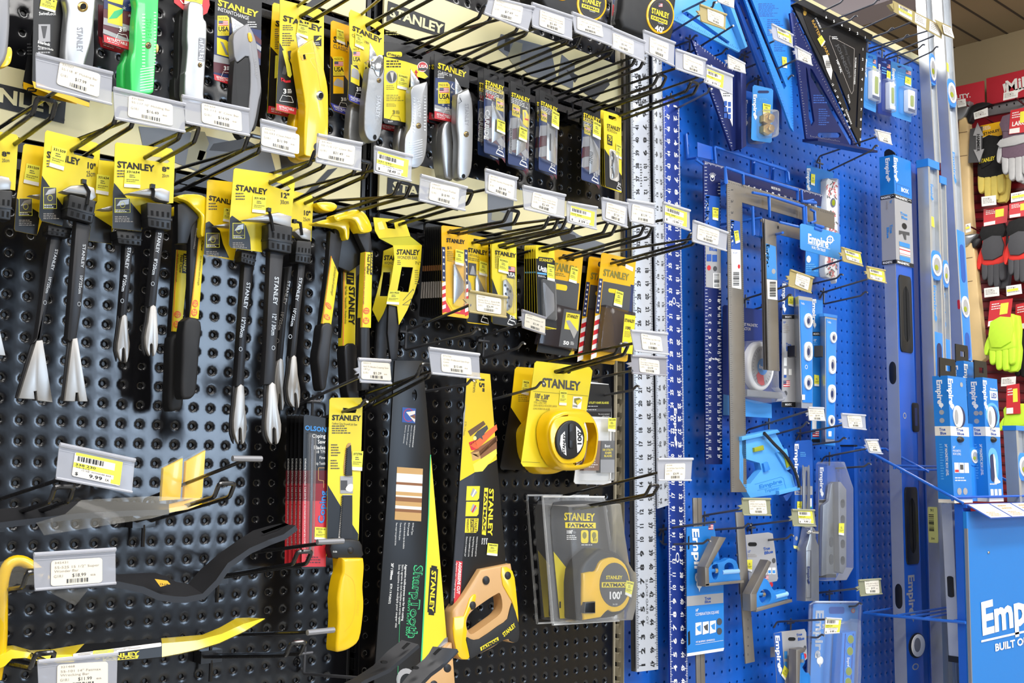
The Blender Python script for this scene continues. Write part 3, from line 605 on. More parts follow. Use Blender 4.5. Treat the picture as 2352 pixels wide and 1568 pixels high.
H1((1767,1001), (1857,971.6), 'holding the light blue cast square', arm=((1716.5,987), (1856,943.6)))
H1((1839,1024), (1943,1007), 'holding the card with the wing nut', arm=((1836,996), (1936,975)))
H1((1906,1076), (2000,1065.7), 'holding the clear torpedo level pack', arm=((1893,1049), (1990,1030)))
H1((1619,1218), (1724,1205), 'holding the sixteen inch square card', arm=((1614,1183.6), (1705,1169)))
H1((1727,1243), (1822,1230), 'holding the grey twelve inch square card', arm=((1724,1206), (1819,1194)))
H1((1524,1250), (1631,1242), 'crossing the blue ruler, empty', arm=((1521,1214.5), (1643,1198)))
H1((1906,1393), (1979,1387), 'holding the large blue blister pack', arm=((1871,1362), (1972,1350.7)), armD=5)
H1((1817,1461), (1893,1459.6), 'holding the small grey square card', arm=((1784.6,1427.5), (1897,1422)), armD=5.6)
# ---------------------------------------------------------------- helpers for packaged goods
def dh(hole, bend, D=8.6): return max(depth_for(hole[0], hole[1], at(*bend, D).x), 1.2)
def sticker(t, p, q, num, h=.04, under=None, seed=1):
    s = Q(p, *q); g = t.part('price_sticker', under); g.slab(s, [(0, 0), (1, 0), (1, 1), (0, 1)], h, h+.012, 'stickery', back=False)
    g.rect(s, 0, .82, 1, 1, 'white', h+.02)
    if num: g.tb(s, num, .1, .08, .92, .2, 'ink', h+.022, 1)
    g.fine(s, .3, .3, .75, .5, 2, 'inkgray', h+.022, seed=seed); g.fine(s, .12, .55, .9, .74, 2, 'olive', h+.022, seed=seed+1)
def px(l): return l
def screwhead(t, p, x, y, r, h, m='screw', ry=None):
    g = t.part('screw'); ry = ry or r*1.15; g.dome(p, x, y, r, ry, h, .07, m, 14, 2); g.stroke(p, [(x-r*.6, y-ry*.3), (x+r*.6, y+ry*.3)], r*.25, 'gunmetal', h+.08); g.stroke(p, [(x-r*.3, y+ry*.6), (x+r*.3, y-ry*.6)], r*.25, 'gunmetal', h+.08)
def band3(g, p, a, txt, m='redcard', h=.045):
    """coloured strip along the foot of a card: a = TL TR BR BL"""
    g.poly(p, a, m, h); s = Q(p, *a); g.tb(s, txt, .12, .18, .88, .55, 'white', h+.015, 1); g.fine(s, .14, .68, .8, .86, 1, 'white', h+.015)
def three(g, p, a0, b0, a1, b1, m='white', h=.05, n='3'):
    """blade count: a numeral over the outline of a blade"""
    W, H = a1-a0, b1-b0; g.tb(p, n, a0+.25*W, b0, a0+.52*W, b0+.38*H, m, h, 2); g.fine(p, a0+.58*W, b0+.04*H, a0+.95*W, b0+.4*H, 3, m, h, .6)
    g.stroke(p, [(a0, b0+.98*H), (a0+.22*W, b0+.5*H), (a0+.4*W, b0+.55*H), (a0+.5*W, b0+.6*H), (a0+.6*W, b0+.58*H), (a0+.85*W, b0+.64*H), (a1, b1+.1*H), (a0, b0+.98*H)], W*.035, m, h)
def card(t, p, pts, m, slot=None, th=.035, name='hanging_card'):
    g = t.part(name); g.slab(p, pts, -th, 0, m, 0, [slot] if slot else ()); return g
# ---------------------------------------------------------------- carded claw and molding bars
def clawbar(label, d, cpts, mat, black, slot, claw, clip, shank, blade, cut, logo=None, size=None, cm=None, stick=None, num='', tie=None, sl=None, group='carded claw bars', cuth=.22, flat=False, pic=None):
    t = Thing('claw_bar', label, 'pry bar', group); p = PL(d)
    if cpts:
        g = card(t, p, cpts, mat, slot)
        if black: g.poly(p, black, 'cardblack', .012)
        if logo: g.text(p, 'STANLEY', *logo, 'ink', .02, 2); a, b, c = logo; k = (c[0]-a[0], c[1]-a[1]); g.fine(p, c[0], c[1]+7, c[0]+(b[0]-a[0])*.38, c[1]+26, 3, 'inkgray', .02)
        if size: g.text(p, size, *cm, 'ink', .02, 2); a, b, c = cm; H = c[1]-a[1]; g.tb(p, {'8"': '20cm', '10"': '25cm', '12"': '30cm'}[size], c[0], c[1]+H*.5, b[0]-1, b[1]+H*2.05, 'inkgray', .02, 0)
        if pic:
            x0, y0, x1, y1 = pic; g.rect(p, x0, y0, x1, y0+(y1-y0)*.9, 'stickery', .02); g.rect(p, x0+1.2, y0+1.2, x1-1.2, y1-(y1-y0)*.3, 'inkgray', .024); g.ring(p, (x0+x1)/2, (y0+y1)/2-3, 6, 7, .15, 'stickery', .03, 14); g.poly(p, [(x1-3, y0+2), (x0+12, y0+6), (x0+4, y0+18), (x1-4, y0+14)], 'ground', .028); g.rect(p, x0+1.2, y1-(y1-y0)*.28, x1-1.2, y1-(y1-y0)*.12, 'cardblack', .024); g.fine(p, x0+2, y1-(y1-y0)*.26, x1-2, y1-(y1-y0)*.1, 2, 'white', .03)
            g.fine(p, x0, y1+5, x0+(x1-x0)*1.2, y1+20, 4, 'faint', .03)
        if stick: sticker(t, p, stick, num, .03)
    ps = PL(d+.25)
    if shank: g = t.part('shank'); g.slab(ps, shank, -.22, .2, 'gunmetal', .14)
    if sl:
        x0, y0, x1, y1, s2 = sl; g.text(ps, 'STANLEY', (x0[0], x0[1]), (y0[0], y0[1]), (x1[0], x1[1]), 'ground', .22, 1)
        k = ((y0[0]-x0[0])*1.3, (y0[1]-x0[1])*1.3); g.text(ps, s2, (x0[0]+k[0], x0[1]+k[1]), (y0[0]+k[0]*.85, y0[1]+k[1]*.85), (x1[0]+k[0], x1[1]+k[1]), 'ground', .22, 1)
        e = (x0[0]+k[0]*1.95-3, x0[1]+k[1]*1.95); g.ring(ps, e[0], e[1], 4, 5, .2, 'ground', .22, 12)
    if blade:
        g = t.part('blade', label='bare ground steel blade'); hs = [cut] if cut and not flat else ()
        g.slab(ps, blade, .02, cuth, 'ground', .03, hs)
        if flat: g.poly(ps, cut, 'gunmetal', cuth+.01)
        xs = min(q[0] for q in blade); back = [(x-6+(2 if i > len(blade)*.75 else 0), y-1) for i, (x, y) in enumerate(blade)]
        g.slab(ps, back, -.1, .01, 'gunmetal', .03)
    if claw: g = t.part('claw', label='bare steel claw'); g.slab(PL(d+.55), claw, -.3, .2, 'ground', .12)
    if clip:
        g = t.part('clip', label='slotted black plastic clip'); q = Q(PL(d+.5), *clip); q2 = Q(PL(d+.5), *clip)
        g.slab(q, rr(0, 0, 1, 1, .08, 2, .05), -.42, .24, 'plasticblack', .05)
        for v in (.32, .72):
            for u in (.14, .36, .58, .8): g.slab(q, [(u, v), (u+.1, v), (u+.1, v+.2), (u, v+.2)], .235, .25, 'hole')
        g.slab(q, [(-.02, .55), (1.02, .55), (1.02, .64), (-.02, .64)], -.44, .27, 'plasticblack', .02)
    if tie: g = t.part('zip_tie'); g.tube([PL(d+.8)(x, y) for x, y in tie], .07, 'plasticblack', 6); g.box(PL(d+.85)(*tie[0])-V((.1, .1, .1)), PL(d+.85)(*tie[0])+V((.1, .1, .1)), 'plasticblack')
    return t
def VT(x, y0, y1, w, lean=0): return ((x+w, y0), (x+w+lean, y1), (x, y0))
dA = dh((165, 345), (262, 283)); dB = dh((333, 362), (410, 318)); dC = dh((620, 420), (712, 377)); dD = dh((680, 458), (812, 398))
print('depths', dA, dB, dC, dD)
clawbar('ten inch molding bar on yellow card, full card in front, second bar from the left', dA, [(104,304),(108,299),(222,328),(230,335),(226,462),(165,470),(150,484),(143,519),(95,507),(89,497)], 'yellow', [(96,403),(151,482),(143,519),(95,507),(89,497)], [(166,339),(206,349),(217,358),(214,365),(170,354)],
    [(137,440),(160,427),(191,424),(214,432),(219,454),(204,466),(191,450),(150,444)], [(155,447),(217,463),(208,515),(148,498)], [(171,508),(206,518),(184,714),(174,778),(158,786),(150,780)], [(162.6,778.7),(173.5,776.5),(197,922),(178,922),(175,902),(170,902),(168,922),(145,921)], None,
    ((107.6,346),(183,364.5),(106.7,361)), '10"', ((198.6,371),(220,376.5),(198,385)), [(119,334),(154,344),(145,392),(112,382)], '331509', [(192,417),(205,440),(200,470)], (VT(186,562,616,7,-5)[0], VT(186,562,616,7,-5)[1], VT(186,562,616,7,-5)[2], 0, '10"/25cm'), pic=(99,430,130,485))
clawbar('ten inch molding bar half hidden behind the front ten inch one', dA-.9, [(54,334),(58,330),(104,338),(110,400),(100,497),(85,540),(35,530),(33,525),(38,460)], 'yellowdeep', [(38,455),(92,490),(85,540),(35,530),(33,525)], None,
    [(66,449),(92,446),(100,458)], [(107,518),(162,525),(156,548),(105,540)], [(114,535),(144,540),(104,714),(94,781),(70,790),(80,775)], [(80,783),(94,781),(117,924),(82,920),(80,898),(74,899),(76,917),(39,915)], None,
    None, stick=[(60,375),(92,382),(88,428),(53,420)], num='331509', sl=((130,574),(119,622),(123,573),0,'10"/25cm'), pic=(43,455,74,500))
clawbar('eight inch claw bar on yellow card, front one, left of the short nail claws', dB, [(264.5,331),(268,327),(393,341),(402,352),(398,466),(345,470),(330,500),(325,531),(258,524)], 'yellow', [(259,440),(262,420),(326,495),(325,531),(258,524)], [(331,357),(372,361),(390,370),(385,375),(336,367)],
    [(288,445),(338,433),(368.6,432),(388,440),(386,466),(364,462),(347,453)], [(332,466),(390,471),(388,531),(335,522)], [(353,524),(376,529),(368,590),(356,706),(336,706),(345,620)], sm([(341,705),(354,705),(357,740),(359,779),(355.6,805),(348.5,818),(346,792),(340.5,792),(340,818),(332,802),(329.6,774),(336,740)], 2), None,
    ((269,369),(353.4,379),(269,384)), '8"', ((372,382),(389,384.5),(372,393)), [(286,388),(323,390.6),(321,432.6),(284,429.6)], '331634', [(350,428),(353,440),(351,455)], ((367,536),(360,582),(359,535),0,'8"/20cm'), pic=(263,455,299,492))
clawbar('eight inch claw bar behind the front eight inch card, price sticker showing', dB-.9, [(226,367),(262,371),(264,480),(256,560),(204,553),(214,480),(224,462)], 'yellow', [(212,492),(256,520),(256,560),(204,553)], None, [(224,481),(256,472),(256,484),(240,484)], [(262,530),(322,534),(320,566),(267,560)], [(283,555),(304,560),(297,650),(289,728),(272,728),(279,640)],
    sm([(276,727),(288,727),(289,757),(293.6,787),(290.5,820),(285,833),(282,802),(277,802),(274,831),(265,805),(269,770)], 2), None, None, stick=[(222,400),(252,404),(248,449),(219,444)], num='331634', sl=((297,570),(290,618),(289,569),0,'8"/20cm'))
clawbar('leftmost eight inch bar, cut by the left edge of the photo', dA+.4, [(-60,292),(38,309),(42,315),(35,437),(-60,420)], 'yellow', None, None, [(-40,412),(0,404),(18,408),(24,420),(22,438),(-30,440)], [(-30,436),(25,440),(20,508),(-30,500)], None, [(-30,700),(-18,700),(9,817),(-36,814)], None, None, '8"', ((4,347),(23,350),(4,358)))
clawbar('twelve inch claw bar on yellow card, front and longest, with zip tie', dC, [(537,390),(541,386),(672,405),(678,413),(667,524),(620,520),(609,530),(602,579),(530,569),(526,562),(528,497)], 'yellow', [(528,500),(533,495),(564,517),(574,545),(576,574),(530,569),(526,562)], [(617,413),(660,425),(668,434),(662,440),(622,426)],
    [(554,506),(611,492),(637,488),(667,497),(665,524),(637,517),(611,510)], [(611,514),(667,522),(664,584),(611,574)], [(616,572),(649,582),(640,700),(632,815),(628,884),(601,884),(606,800)], sm([(613,885),(628,883),(634,939),(641,974),(639,1004),(631,1020),(628,985),(621,985),(620,1020),(609,1000),(606.5,970),(610,930)], 2), None,
    ((542,423),(613,434),(541,436)), '12"', ((643,440.7),(664.5,444.5),(643,452.5)), [(580,449),(611,451.5),(608.6,490.6),(578,487.5)], '331420', [(617,482),(623,500),(628,530)], ((636,637),(632,701),(626,636),0,'12" / 30cm'), pic=(534,512,562,552))
clawbar('twelve inch claw bar partly hidden left of the front twelve inch card', dC-1., [(476,416),(480,412),(545,419),(540,500),(530,560),(542,572),(537,598),(468,584),(473,500)], 'yellowdeep', [(472,512),(480,508),(505,530),(512,560),(526,592),(468,584)], None, [(489,519),(526,512),(540,518),(536,524)], [(550,575),(585,582),(580,612),(548,602)], [(558,588),(583,597),(567,727),(557,888),(538,888),(545,780)],
    sm([(541,889),(555.7,887),(558,939),(562,970),(559.6,1004),(552,1020),(549.5,985),(544,985),(543,1020),(533.6,996),(532,965),(536,930)], 2), None, ((480,448),(545,462),(479,459)), stick=[(514,477),(535,480),(532,512),(511,508)], num='33', sl=((571,650),(563,710),(562,649),0,'12"/30cm'), pic=(473,535,504,572))
clawbar('ten inch claw bar at the bay joint, right of the twelve inch card', dD-.3, [(665,436),(715,448),(720,456),(715,554),(690,548),(660,545)], 'yellow', None, None, [(671.5,532),(684,524),(697.5,523),(711,530),(711,554),(689,549)], [(676,553),(711,556),(708,608),(672,602)], [(681,602),(699,609),(686,727),(677,821),(662,821),(670,740)], sm([(665,821),(676,820),(679,861),(685,896),(683.7,926),(680,937),(676,905),(671,905),(672,935),(660.7,922),(656,892),(660.7,857)], 2), None,
    None, '10"', ((696,482),(713,485),(696,493)), tie=[(676,508),(690,512),(694,540)], sl=((690,639),(680,692),(683,638),0,'10"/25cm'))
t = clawbar('ten inch claw bar behind, its blade between two longer blades', dD-1.4, None, None, None, None, None, None, [(650,615),(669,610),(656,727),(647,828),(631,828),(640,740)], sm([(633,829),(646,827),(648,870),(651,900),(648,931),(643,942),(640,910),(636,905),(634,930),(626,900),(627,865)], 2), None, sl=((663,646),(652,700),(656,645),0,'10"/25cm'))
# ---------------------------------------------------------------- yellow nail claws and nail pullers
def puller(label, d, head, neck, strip, words, grip, circ=None, gm='rubber', name='nail_puller', extra=None, cat='nail puller', group='yellow headed nail pullers'):
    t = Thing(name, label, cat, group); p = PL(d)
    if neck: g = t.part('shank'); g.slab(p, neck, -.3, .1, 'gunmetal', .1)
    if grip: g = t.part('grip' if gm == 'rubber' else 'chisel_end'); g.slab(p, sm(grip, 3), -.42, .34, gm, .3, k=3)
    if head: g = t.part('claw'); g.slab(PL(d+.3), sm(head, 3), -.5, .25, 'bar_yellow', .16)
    if strip:
        g = t.part('label_sleeve'); g.slab(p, strip, -.3, .16, 'yellow', .03); s = Q(p, *strip)
        g.rect(s, 0, 0, .06, 1, 'orange', .175)
        for w, u0, v0, u1, v1, m, b in words:
            if m == 'box': g.rect(s, u0-.08, v0-.02, u1+.08, v1+.02, 'ink', .175); m = 'yellow'
            g.text(s, w, (u1, v0), (u1, v1), (u0, v0), m, .185, b)
        for c in circ or (): g.poly(s, ell(.42, c[1], .34, .042, 16), 'orange', .18); g.text(s, c[0], (.62, c[1]-.03), (.62, c[1]+.03), (.22, c[1]-.03), 'yellow', .19, 1)
    for e in extra or (): g = t.part(e[0]); g.slab(PL(d+e[3]), e[1], -.25, .15, e[2], .08)
    return t
G1 = 'short yellow nail claws'
puller('short yellow nail claw with black grip, front one of two', 3.2, [(401,455),(416,448),(451,448),(470,457),(475,471),(470,500),(466,540),(456,540),(457,498),(442,480),(425,464)], [(436,497),(456,497),(467,560),(453,740),(432,740)], [(456,529),(468,536),(453,733),(433,731)], [('Sacapuntillas', -.75, .0, -.5, .24, 'faint', 0), ('Alta durabilidad extra strength', .5, .28, .72, .62, 'ink', 0), ('Claw', .45, .1, .85, .22, 'ink', 1)], [(418,738),(455,740),(452,800),(446,887),(438,911),(423,917),(410,908),(411,840)], [('10', .83), ('25', .93)], name='nail_claw', cat='nail claw', group=G1, extra=[('clip', [(405,470),(420,466),(440,482),(455,500),(440,520),(428,560),(405,560)], 'plasticblack', .2)])
puller('short yellow nail claw with black grip, rear one of two', 1.8, [(394,478),(410,474),(414,490),(398,494)], [(404,470),(430,480),(432,580),(412,780),(388,780),(400,600)], [(403,574),(431.5,577),(414,763.5),(391.6,761)], [('STANLEY', .62, .06, .84, .26, 'box', 2), ('Nail Claw', .3, .06, .52, .28, 'ink', 1), ('High durability steel for extra strength', .06, .05, .18, .4, 'ink', 0)], [(387,776),(413,776),(417,850),(415,930),(399,943),(382,935),(384,850)], [('10', .79), ('25', .91)], name='nail_claw', cat='nail claw', group=G1)
dP = 3.4
puller('yellow headed nail puller farthest right, label reading down its shank', dP+.5, [(761,497),(782,489),(811,482),(830,487),(844,508),(849,532),(823,534),(809,508),(785,505),(770,510)], [(815,530),(849,530),(853,566),(848,757),(849,850),(846,896),(828,897),(826,760),(838,580)], [(835,579),(852,580),(848.5,753),(827,752)], [('Nail Puller', .3, .03, .66, .3, 'ink', 1), ('High durability steel for extra strength', .02, .2, .16, .7, 'ink', 0), ('STANLEY', .8, .0, .96, .28, 'box', 2)], None, [('11', .78), ('28', .91)])
puller('yellow headed nail puller on the left, chisel end tapering to a point', dP, [(720,514),(738,506),(770,503),(795,508),(796,548),(788,549),(783,528),(761,520)], [(757,530),(786,548),(774,630),(757,750),(735,748),(752,600)], [(757,588),(774,627),(757,749),(736,743)], [('High durability steel for extra strength', .5, .02, .75, .5, 'ink', 0)], [(734,746),(757,748),(752,800),(750,835),(745,870),(741,892),(730,894),(724,850),(721,822),(728,780)], [('11', .7), ('28', .88)], gm='gunmetal')
puller('nail puller in the middle with the large upright label', dP-.6, [(722,467),(756,465),(770,475),(759,487),(736,484)], [(780,530),(836,530),(836,620),(812,640),(810,800),(784,800)], [(786.4,565),(814.6,570),(812.4,796),(783.4,794)], [('11"', .3, .28, .75, .36, 'box', 2), ('STANLEY', .44, .4, .92, .78, 'ink', 2), ('Nail Puller / Sacapuntillas / Arrache-clous', .1, .4, .3, .78, 'ink', 0)], [(785,795),(812,795),(811,850),(818,909),(812,930),(802,944),(790,900),(786,850)], None, gm='gunmetal', extra=[('clip', [(765,520),(835,530),(836,600),(800,625),(765,610)], 'plasticblack', .5)])
# ---------------------------------------------------------------- folded sleeves
def sleeve(label, d, front, bar, window=None, fold=None, logo=None, stick=None):
    t = Thing('flat_pry_bar', label, 'pry bar', 'flat bars in folded yellow sleeves'); p = PL(d)
    g = t.part('bar'); g.slab(PL(d-.1), bar, -.15, .02, 'gunmetal', .04)
    g = t.part('card_sleeve'); g.slab(p, front, -.02, .02, 'yellow', 0, [window] if window else ())
    if fold:
        q = PL(d+.25); g.slab(q, fold[0], -.02, .02, 'yellow', 0, [[(885,509),(905,512),(908,526),(890,524)]]); g.add([q(*fold[1][0]), q(*fold[1][1]), p(*fold[1][2]), p(*fold[1][3])], [(0, 1, 2, 3)], 'stickery'); g.add([q(*fold[1][0]), p(*fold[1][3]), p(fold[1][3][0]-16, fold[1][3][1]-4)], [(0, 1, 2)], 'cardblack'); g.poly(q, [(866,512),(876,508),(884,526),(870,528)], 'stickerp', .03)
    if logo:
        g.text(p, 'STANLEY', *logo[0], 'ink', .03, 2); g.text(p, 'WONDER BAR', *logo[1], 'inkgray', .03, 0)
        if len(logo) > 2: g.text(p, '7½"', *logo[2], 'ink', .03, 1); g.fine(p, 952, 620, 963, 655, 7, 'olive', .03); g.fine(p, 912, 598, 922, 610, 3, 'inkgray', .03); g.stroke(p, [(925,690),(948,664),(950,668)], 1.2, 'inkgray', .03); g.stroke(p, [(924,700),(944,686),(944,700),(924,700)], 1, 'inkgray', .03)
    if stick: sticker(t, p, stick, '301922', .04)
dW = dh((887, 513), (1050, 462)); print('dW', dW)
sleeve('flat pry bar in folded yellow sleeve, front one with 7½ inch print', dW, [(902.6,563.7),(968.5,563),(966,600),(961,640),(951.6,671),(935,712),(916,746),(912,703),(886,698),(898,643),(905.7,594)], [(893,690),(921,690),(918,740),(914,769),(916,785),(912,826),(897,826),(890,765)], [(922.5,612.6),(948.6,614),(938,671),(912,669)], ([(857,499),(930,505.5),(942,542),(870.5,547),(861,530)], [(870.5,547),(942,542),(968.5,563),(902.6,563.7)]), (((911,572),(963,573.5),(910,584)), ((912,586.6),(958,588),(912,594.5)), ((953,600),(965,601),(953,607))), [(892,667.7),(918,667.7),(915,700),(886,698)])
sleeve('flat pry bar in folded yellow sleeve, mostly behind the front sleeve', dW-1.3, [(881,576),(905,566),(900,650),(888,700),(880,720),(869,740),(855,711),(866,671),(876,630)], [(868,720),(895,700),(892,760),(884,860),(872,880),(860,850)], [(880,625),(897,625),(893,680),(872,680)], None, (((882,586),(930,587),(881,597)), ((882,600),(925,601),(882,607))))
# ---------------------------------------------------------------- carded utility knives, top row
def knife(t, d, body, bladep=None, m='zinc', th=.55, bev=.2, bl=.14, cap=None):
    p = PL(d+.45); g = t.part('body'); g.slab(p, sm(body, 3), -.3, th-.3, m, bev, k=3)
    if bladep: g = t.part('blade'); g.slab(p, bladep, -.04, .0, 'blade', .012)
    if cap: g = t.part('nose_cap', label='shiny nose cap'); g.slab(p, sm(cap, 3), -.3, th-.26, 'chrome' if m != 'zinc' else 'blade', .12, k=3)
    return p
KG = 'utility knives on display cards'
def KN(label): return Thing('utility_knife', label, 'utility knife', KG)
FT = .26
t = KN('grey knife with a yellow tip cut off by the top left corner'); p = knife(t, 2.5, [(-40,-30),(14,-30),(20,20),(19,80),(10,140),(-20,150)], m='gray_plastic'); g = t.part('tip'); g.slab(PL(2.9), sm([(2,140),(14,112),(22,112),(25,125),(20,148),(6,156),(-4,154)]), -.2, .2, 'tool_yellow', .1)
# swivel lock knife
t = KN('grey metal knife on a black card with a yellow foot, leftmost full knife'); p = PL(2.4)
g = card(t, p, [(78,-40),(214,-10),(216,120),(205,246),(78,202),(74,186)], 'cardblack'); g.poly(p, [(74,186),(205,236),(205,246),(178,238),(78,202)], 'amber', .02)
g.tb(p, 'SwivelLock', 89, 27, 128, 35, 'white', .02, 1); g.rect(p, 88, 56, 115, 96, 'silverprint', .02); g.poly(p, [(94,60),(108,60),(103,88),(99,88)], 'inkgray', .03); g.text(p, 'Interlock', (87,92), (115,99), (86,99), 'white', .02, 2); g.text(p, 'Secures blade', (87,103), (123,112), (86,108), 'white', .02, 1); g.fine(p, 87, 111, 122, 127, 2, 'silverprint', .02)
sticker(t, p, [(95,-10),(131,2),(126,30),(90,20)], '331', .03)
p2 = knife(t, 2.4, [(149,-12),(211,-12),(213,40),(207,95),(194,140),(184,176),(170,184),(148,150),(142,137),(145,82),(150,27)]); g = t.part('rivet'); g.dome(p2, 185, 19, 12, 12, FT, .06, 'brass', 18); g.poly(p2, ell(185, 19, 7, 7), 'hole', FT+.09)
g = t.part('emboss'); g.tv(p2, 'STANLEY', 172, 66, 186, 122, 'gray_plastic', FT+.005, 1)
t = KN('second black carded knife, mostly hidden behind the leftmost full knife'); p = PL(1.5); g = card(t, p, [(76,60),(170,90),(175,238),(86,218),(54,203),(52,195)], 'cardblack'); g.poly(p, [(53,188),(86,200),(175,228),(176,240),(86,219),(53,203)], 'amber', .02); g.poly(p, rr(61, 201, 84, 212, 4, 2), 'ink', .03); g.tb(p, 'STANLEY', 64, 204, 81, 209, 'amber', .04, 1); g.fine(p, 62, 100, 76, 130, 4, 'inkgray', .02)
# lime knife
t = KN('bright lime green retractable knife on a flag card'); p = PL(2.5)
g = card(t, p, [(239,-20),(330,-20),(330,60),(298,116),(240,98),(236,90)], 'maroon'); g.poly(p, [(239,-20),(330,-20),(330,30),(238,20)], 'navy', .012); g.poly(p, [(238,40),(330,70),(330,80),(237,56)], 'silverprint', .016); g.poly(p, [(237,66),(300,92),(300,101),(236,76)], 'silverprint', .016)
band3(g, p, [(237,80),(299,98),(298,116),(238,97)], 'RETRACTABLE'); g.poly(p, [(248,-10),(283,0),(281,12),(247,2)], 'yellow', .02); g.poly(p, [(248,8),(281,20),(281,61),(247,52)], 'yellow', .02); g.poly(p, [(249,44),(262,26),(282,20),(281,30),(268,42)], 'green', .03)
for x, y in ((298,12),(285,19),(297,36)): g.star(p, x, y, 5, 'silverprint', .03)
three(g, p, 264, 62, 294, 92)
p2 = knife(t, 2.6, [(307,-12),(354,-10),(358,16),(356,82),(351,153),(348,203),(343,217),(321,218),(298,214),(295,203),(293.4,153.5),(296,132),(301.6,115),(304,55),(308,16)], m='lime', th=.6)
g = t.part('grip_ribs')
for i in range(9): y = 159+i*6.2; g.stroke(p2, [(316-i*.1,y+3),(348-i*.4,y-2)], 1.6, 'white', FT+.052)
for i in range(17): y = 36+i*7.4; g.rect(p2, 320, y, 327, y+2, 'white', FT+.052); g.rect(p2, 347, y-4, 352, y-2, 'white', FT+.052)
g.tv(p2, 'STANLEY', 330, 46, 343, 92, 'lime', FT+.06, 1); screwhead(t, p2, 334.5, 108, 7, FT+.05); g = t.part('thumb_wheel'); g.slab(p2, ell(359, 112, 4, 10, 12), -.1, .1, 'brass', .03)
t = KN('second lime green knife behind the front lime one'); g = card(t, PL(1.6), [(226,10),(270,20),(282,124),(238,112),(225,98)], 'maroon'); band3(g, PL(1.6), [(226,84),(285,104),(282,125),(230,108)], 'RETRACTABLE'); knife(t, 1.6, [(285,118),(300,120),(300,214),(277,205),(273,192),(274,153),(280,140)], m='lime')
# silver knife
t = KN('silver knife with red card corner, in front of a dark grip knife'); p = PL(2.5); g = card(t, p, [(399,-20),(478,-20),(482,12),(476,30),(465,36),(420,22),(400,6)], 'redcard'); g.stroke(p, [(410,-5),(420,8),(440,14)], 2, 'white'); sticker(t, p, [(424,-30),(467,-26),(461,20),(421,10)], '', .1)
p2 = knife(t, 2.6, [(428,16),(439,6),(461,16),(463,44),(470,58),(469,115),(463,219),(463,240),(422,233),(419.5,175),(421,164),(425,115),(423.6,88)]); g = t.part('emboss'); g.tv(p2, 'STANLEY', 452, 92, 464, 140, 'gray_plastic', FT+.006, 1); g.stroke(p2, [(452,90),(466,92),(464,143),(450,141),(452,90)], 1, 'gray_plastic', FT+.006); screwhead(t, p2, 454, 152, 5, FT)
t = KN('dark gripped knife behind the plain silver one'); knife(t, 1.5, [(413,25),(426,23),(424,82),(422,228),(400,229),(395,219),(396,181),(403,175),(406,55)], m='rubber')
# instant change
t = KN('grey pistol grip knife with black rubber on a navy flag card'); p = PL(2.4)
g = card(t, p, [(495,-40),(602,-12),(598,150),(536,128),(532,196),(494,184),(489.5,178)], 'cardblack'); g.poly(p, [(493,45),(600,70),(598,150),(536,128),(532,196),(490,182)], 'navy', .012)
for a in ([(560,60),(600,92),(600,104),(570,80)], [(575,100),(599,122),(598,136),(572,118)]): g.poly(p, a, 'maroon', .018)
g.poly(p, [(566,84),(600,108),(599,118),(570,98)], 'silverprint', .018); g.poly(p, [(490,140),(534,152),(533,172),(490,166)], 'maroon', .016); g.poly(p, [(491,125),(536,138),(535,150),(490,142)], 'silverprint', .02)
g.text(p, 'STANLEY', (501,-2), (592,26), (499.6,12), 'yellow', .02, 2); g.text(p, 'INSTANTCHANGE', (500,15), (572,38), (499.5,24), 'white', .02, 0); g.fine(p, 568, 50, 595, 66, 3, 'white', .02); g.usa(p, 499, 36, 526, 82); g.poly(p, [(498,86),(520,93),(526,100),(526,132),(498,124)], 'yellow', .02); g.poly(p, [(505,95),(512,98),(524,126),(518,126)], 'gray_plastic', .03); three(g, p, 507, 152, 530, 178); band3(g, p, [(490,170),(534,184),(532,196),(492,184)], 'RETRACTABLE')
p2 = knife(t, 2.5, [(559,59),(566,60),(581,90),(589.5,142.6),(595,203),(589.5,233),(579,288),(565,312),(566,247),(570,192),(566,132),(541.5,145),(534.7,137),(532,126),(532,82)], [(530.6,38),(564,60),(536,84)], m='gray_plastic')
g = t.part('grip'); g.slab(p2, sm([(534.7,140),(541.5,147),(566,133),(570,192),(567,241),(562,310),(545,314),(528,262),(530,190)], 3), -.3, .2, 'rubber', .15, k=3); g.slab(p2, sm([(590,202),(596,205),(593,240),(584,290),(576,300),(584,250)], 3), -.28, .24, 'rubber', .1)
g = t.part('button'); g.slab(p2, sm([(563,80),(570,79),(574,97),(566,98)], 2), .2, .3, 'amber', .03); g = t.part('emboss'); g.text(p2, 'STANLEY', (583,140), (587,182), (577,141), 'silverprint', FT+.005, 0)
# yellow knife K1
t = KN('big yellow utility knife on a tall yellow card'); p = PL(2.5)
sl = [(688,32),(700,30),(714,38),(735,48),(733,54),(712,50),(692,44)]
g = card(t, p, [(643,-2),(735,22),(744,31),(743.5,170),(737,173),(692,160),(684,200),(679,264),(634,253),(636,190),(642,98)], 'yellow', sl)
g.poly(p, [(642,98),(677,160),(684,196),(680,248),(634,237),(636.5,189)], 'cardblack', .012); band3(g, p, [(634,238),(680,249),(679,264),(634,253)], 'RETRACTABLE')
g.text(p, 'STANLEY', (650.4,34), (738.5,61), (649.6,47), 'ink', .02, 2); g.fine(p, 649, 58, 679, 72, 3, 'inkgray', .02); g.fine(p, 648, 76, 676, 108, 6, 'inkgray', .02); g.rect(p, 720.5, 82, 738, 106, 'cardblack', .02); g.poly(p, [(724,94),(734,84),(738,86),(734,92)], 'stickery', .03); g.fine(p, 721, 108, 737, 114, 2, 'inkgray', .02); g.fine(p, 722, 98, 737, 105, 2, 'white', .03)
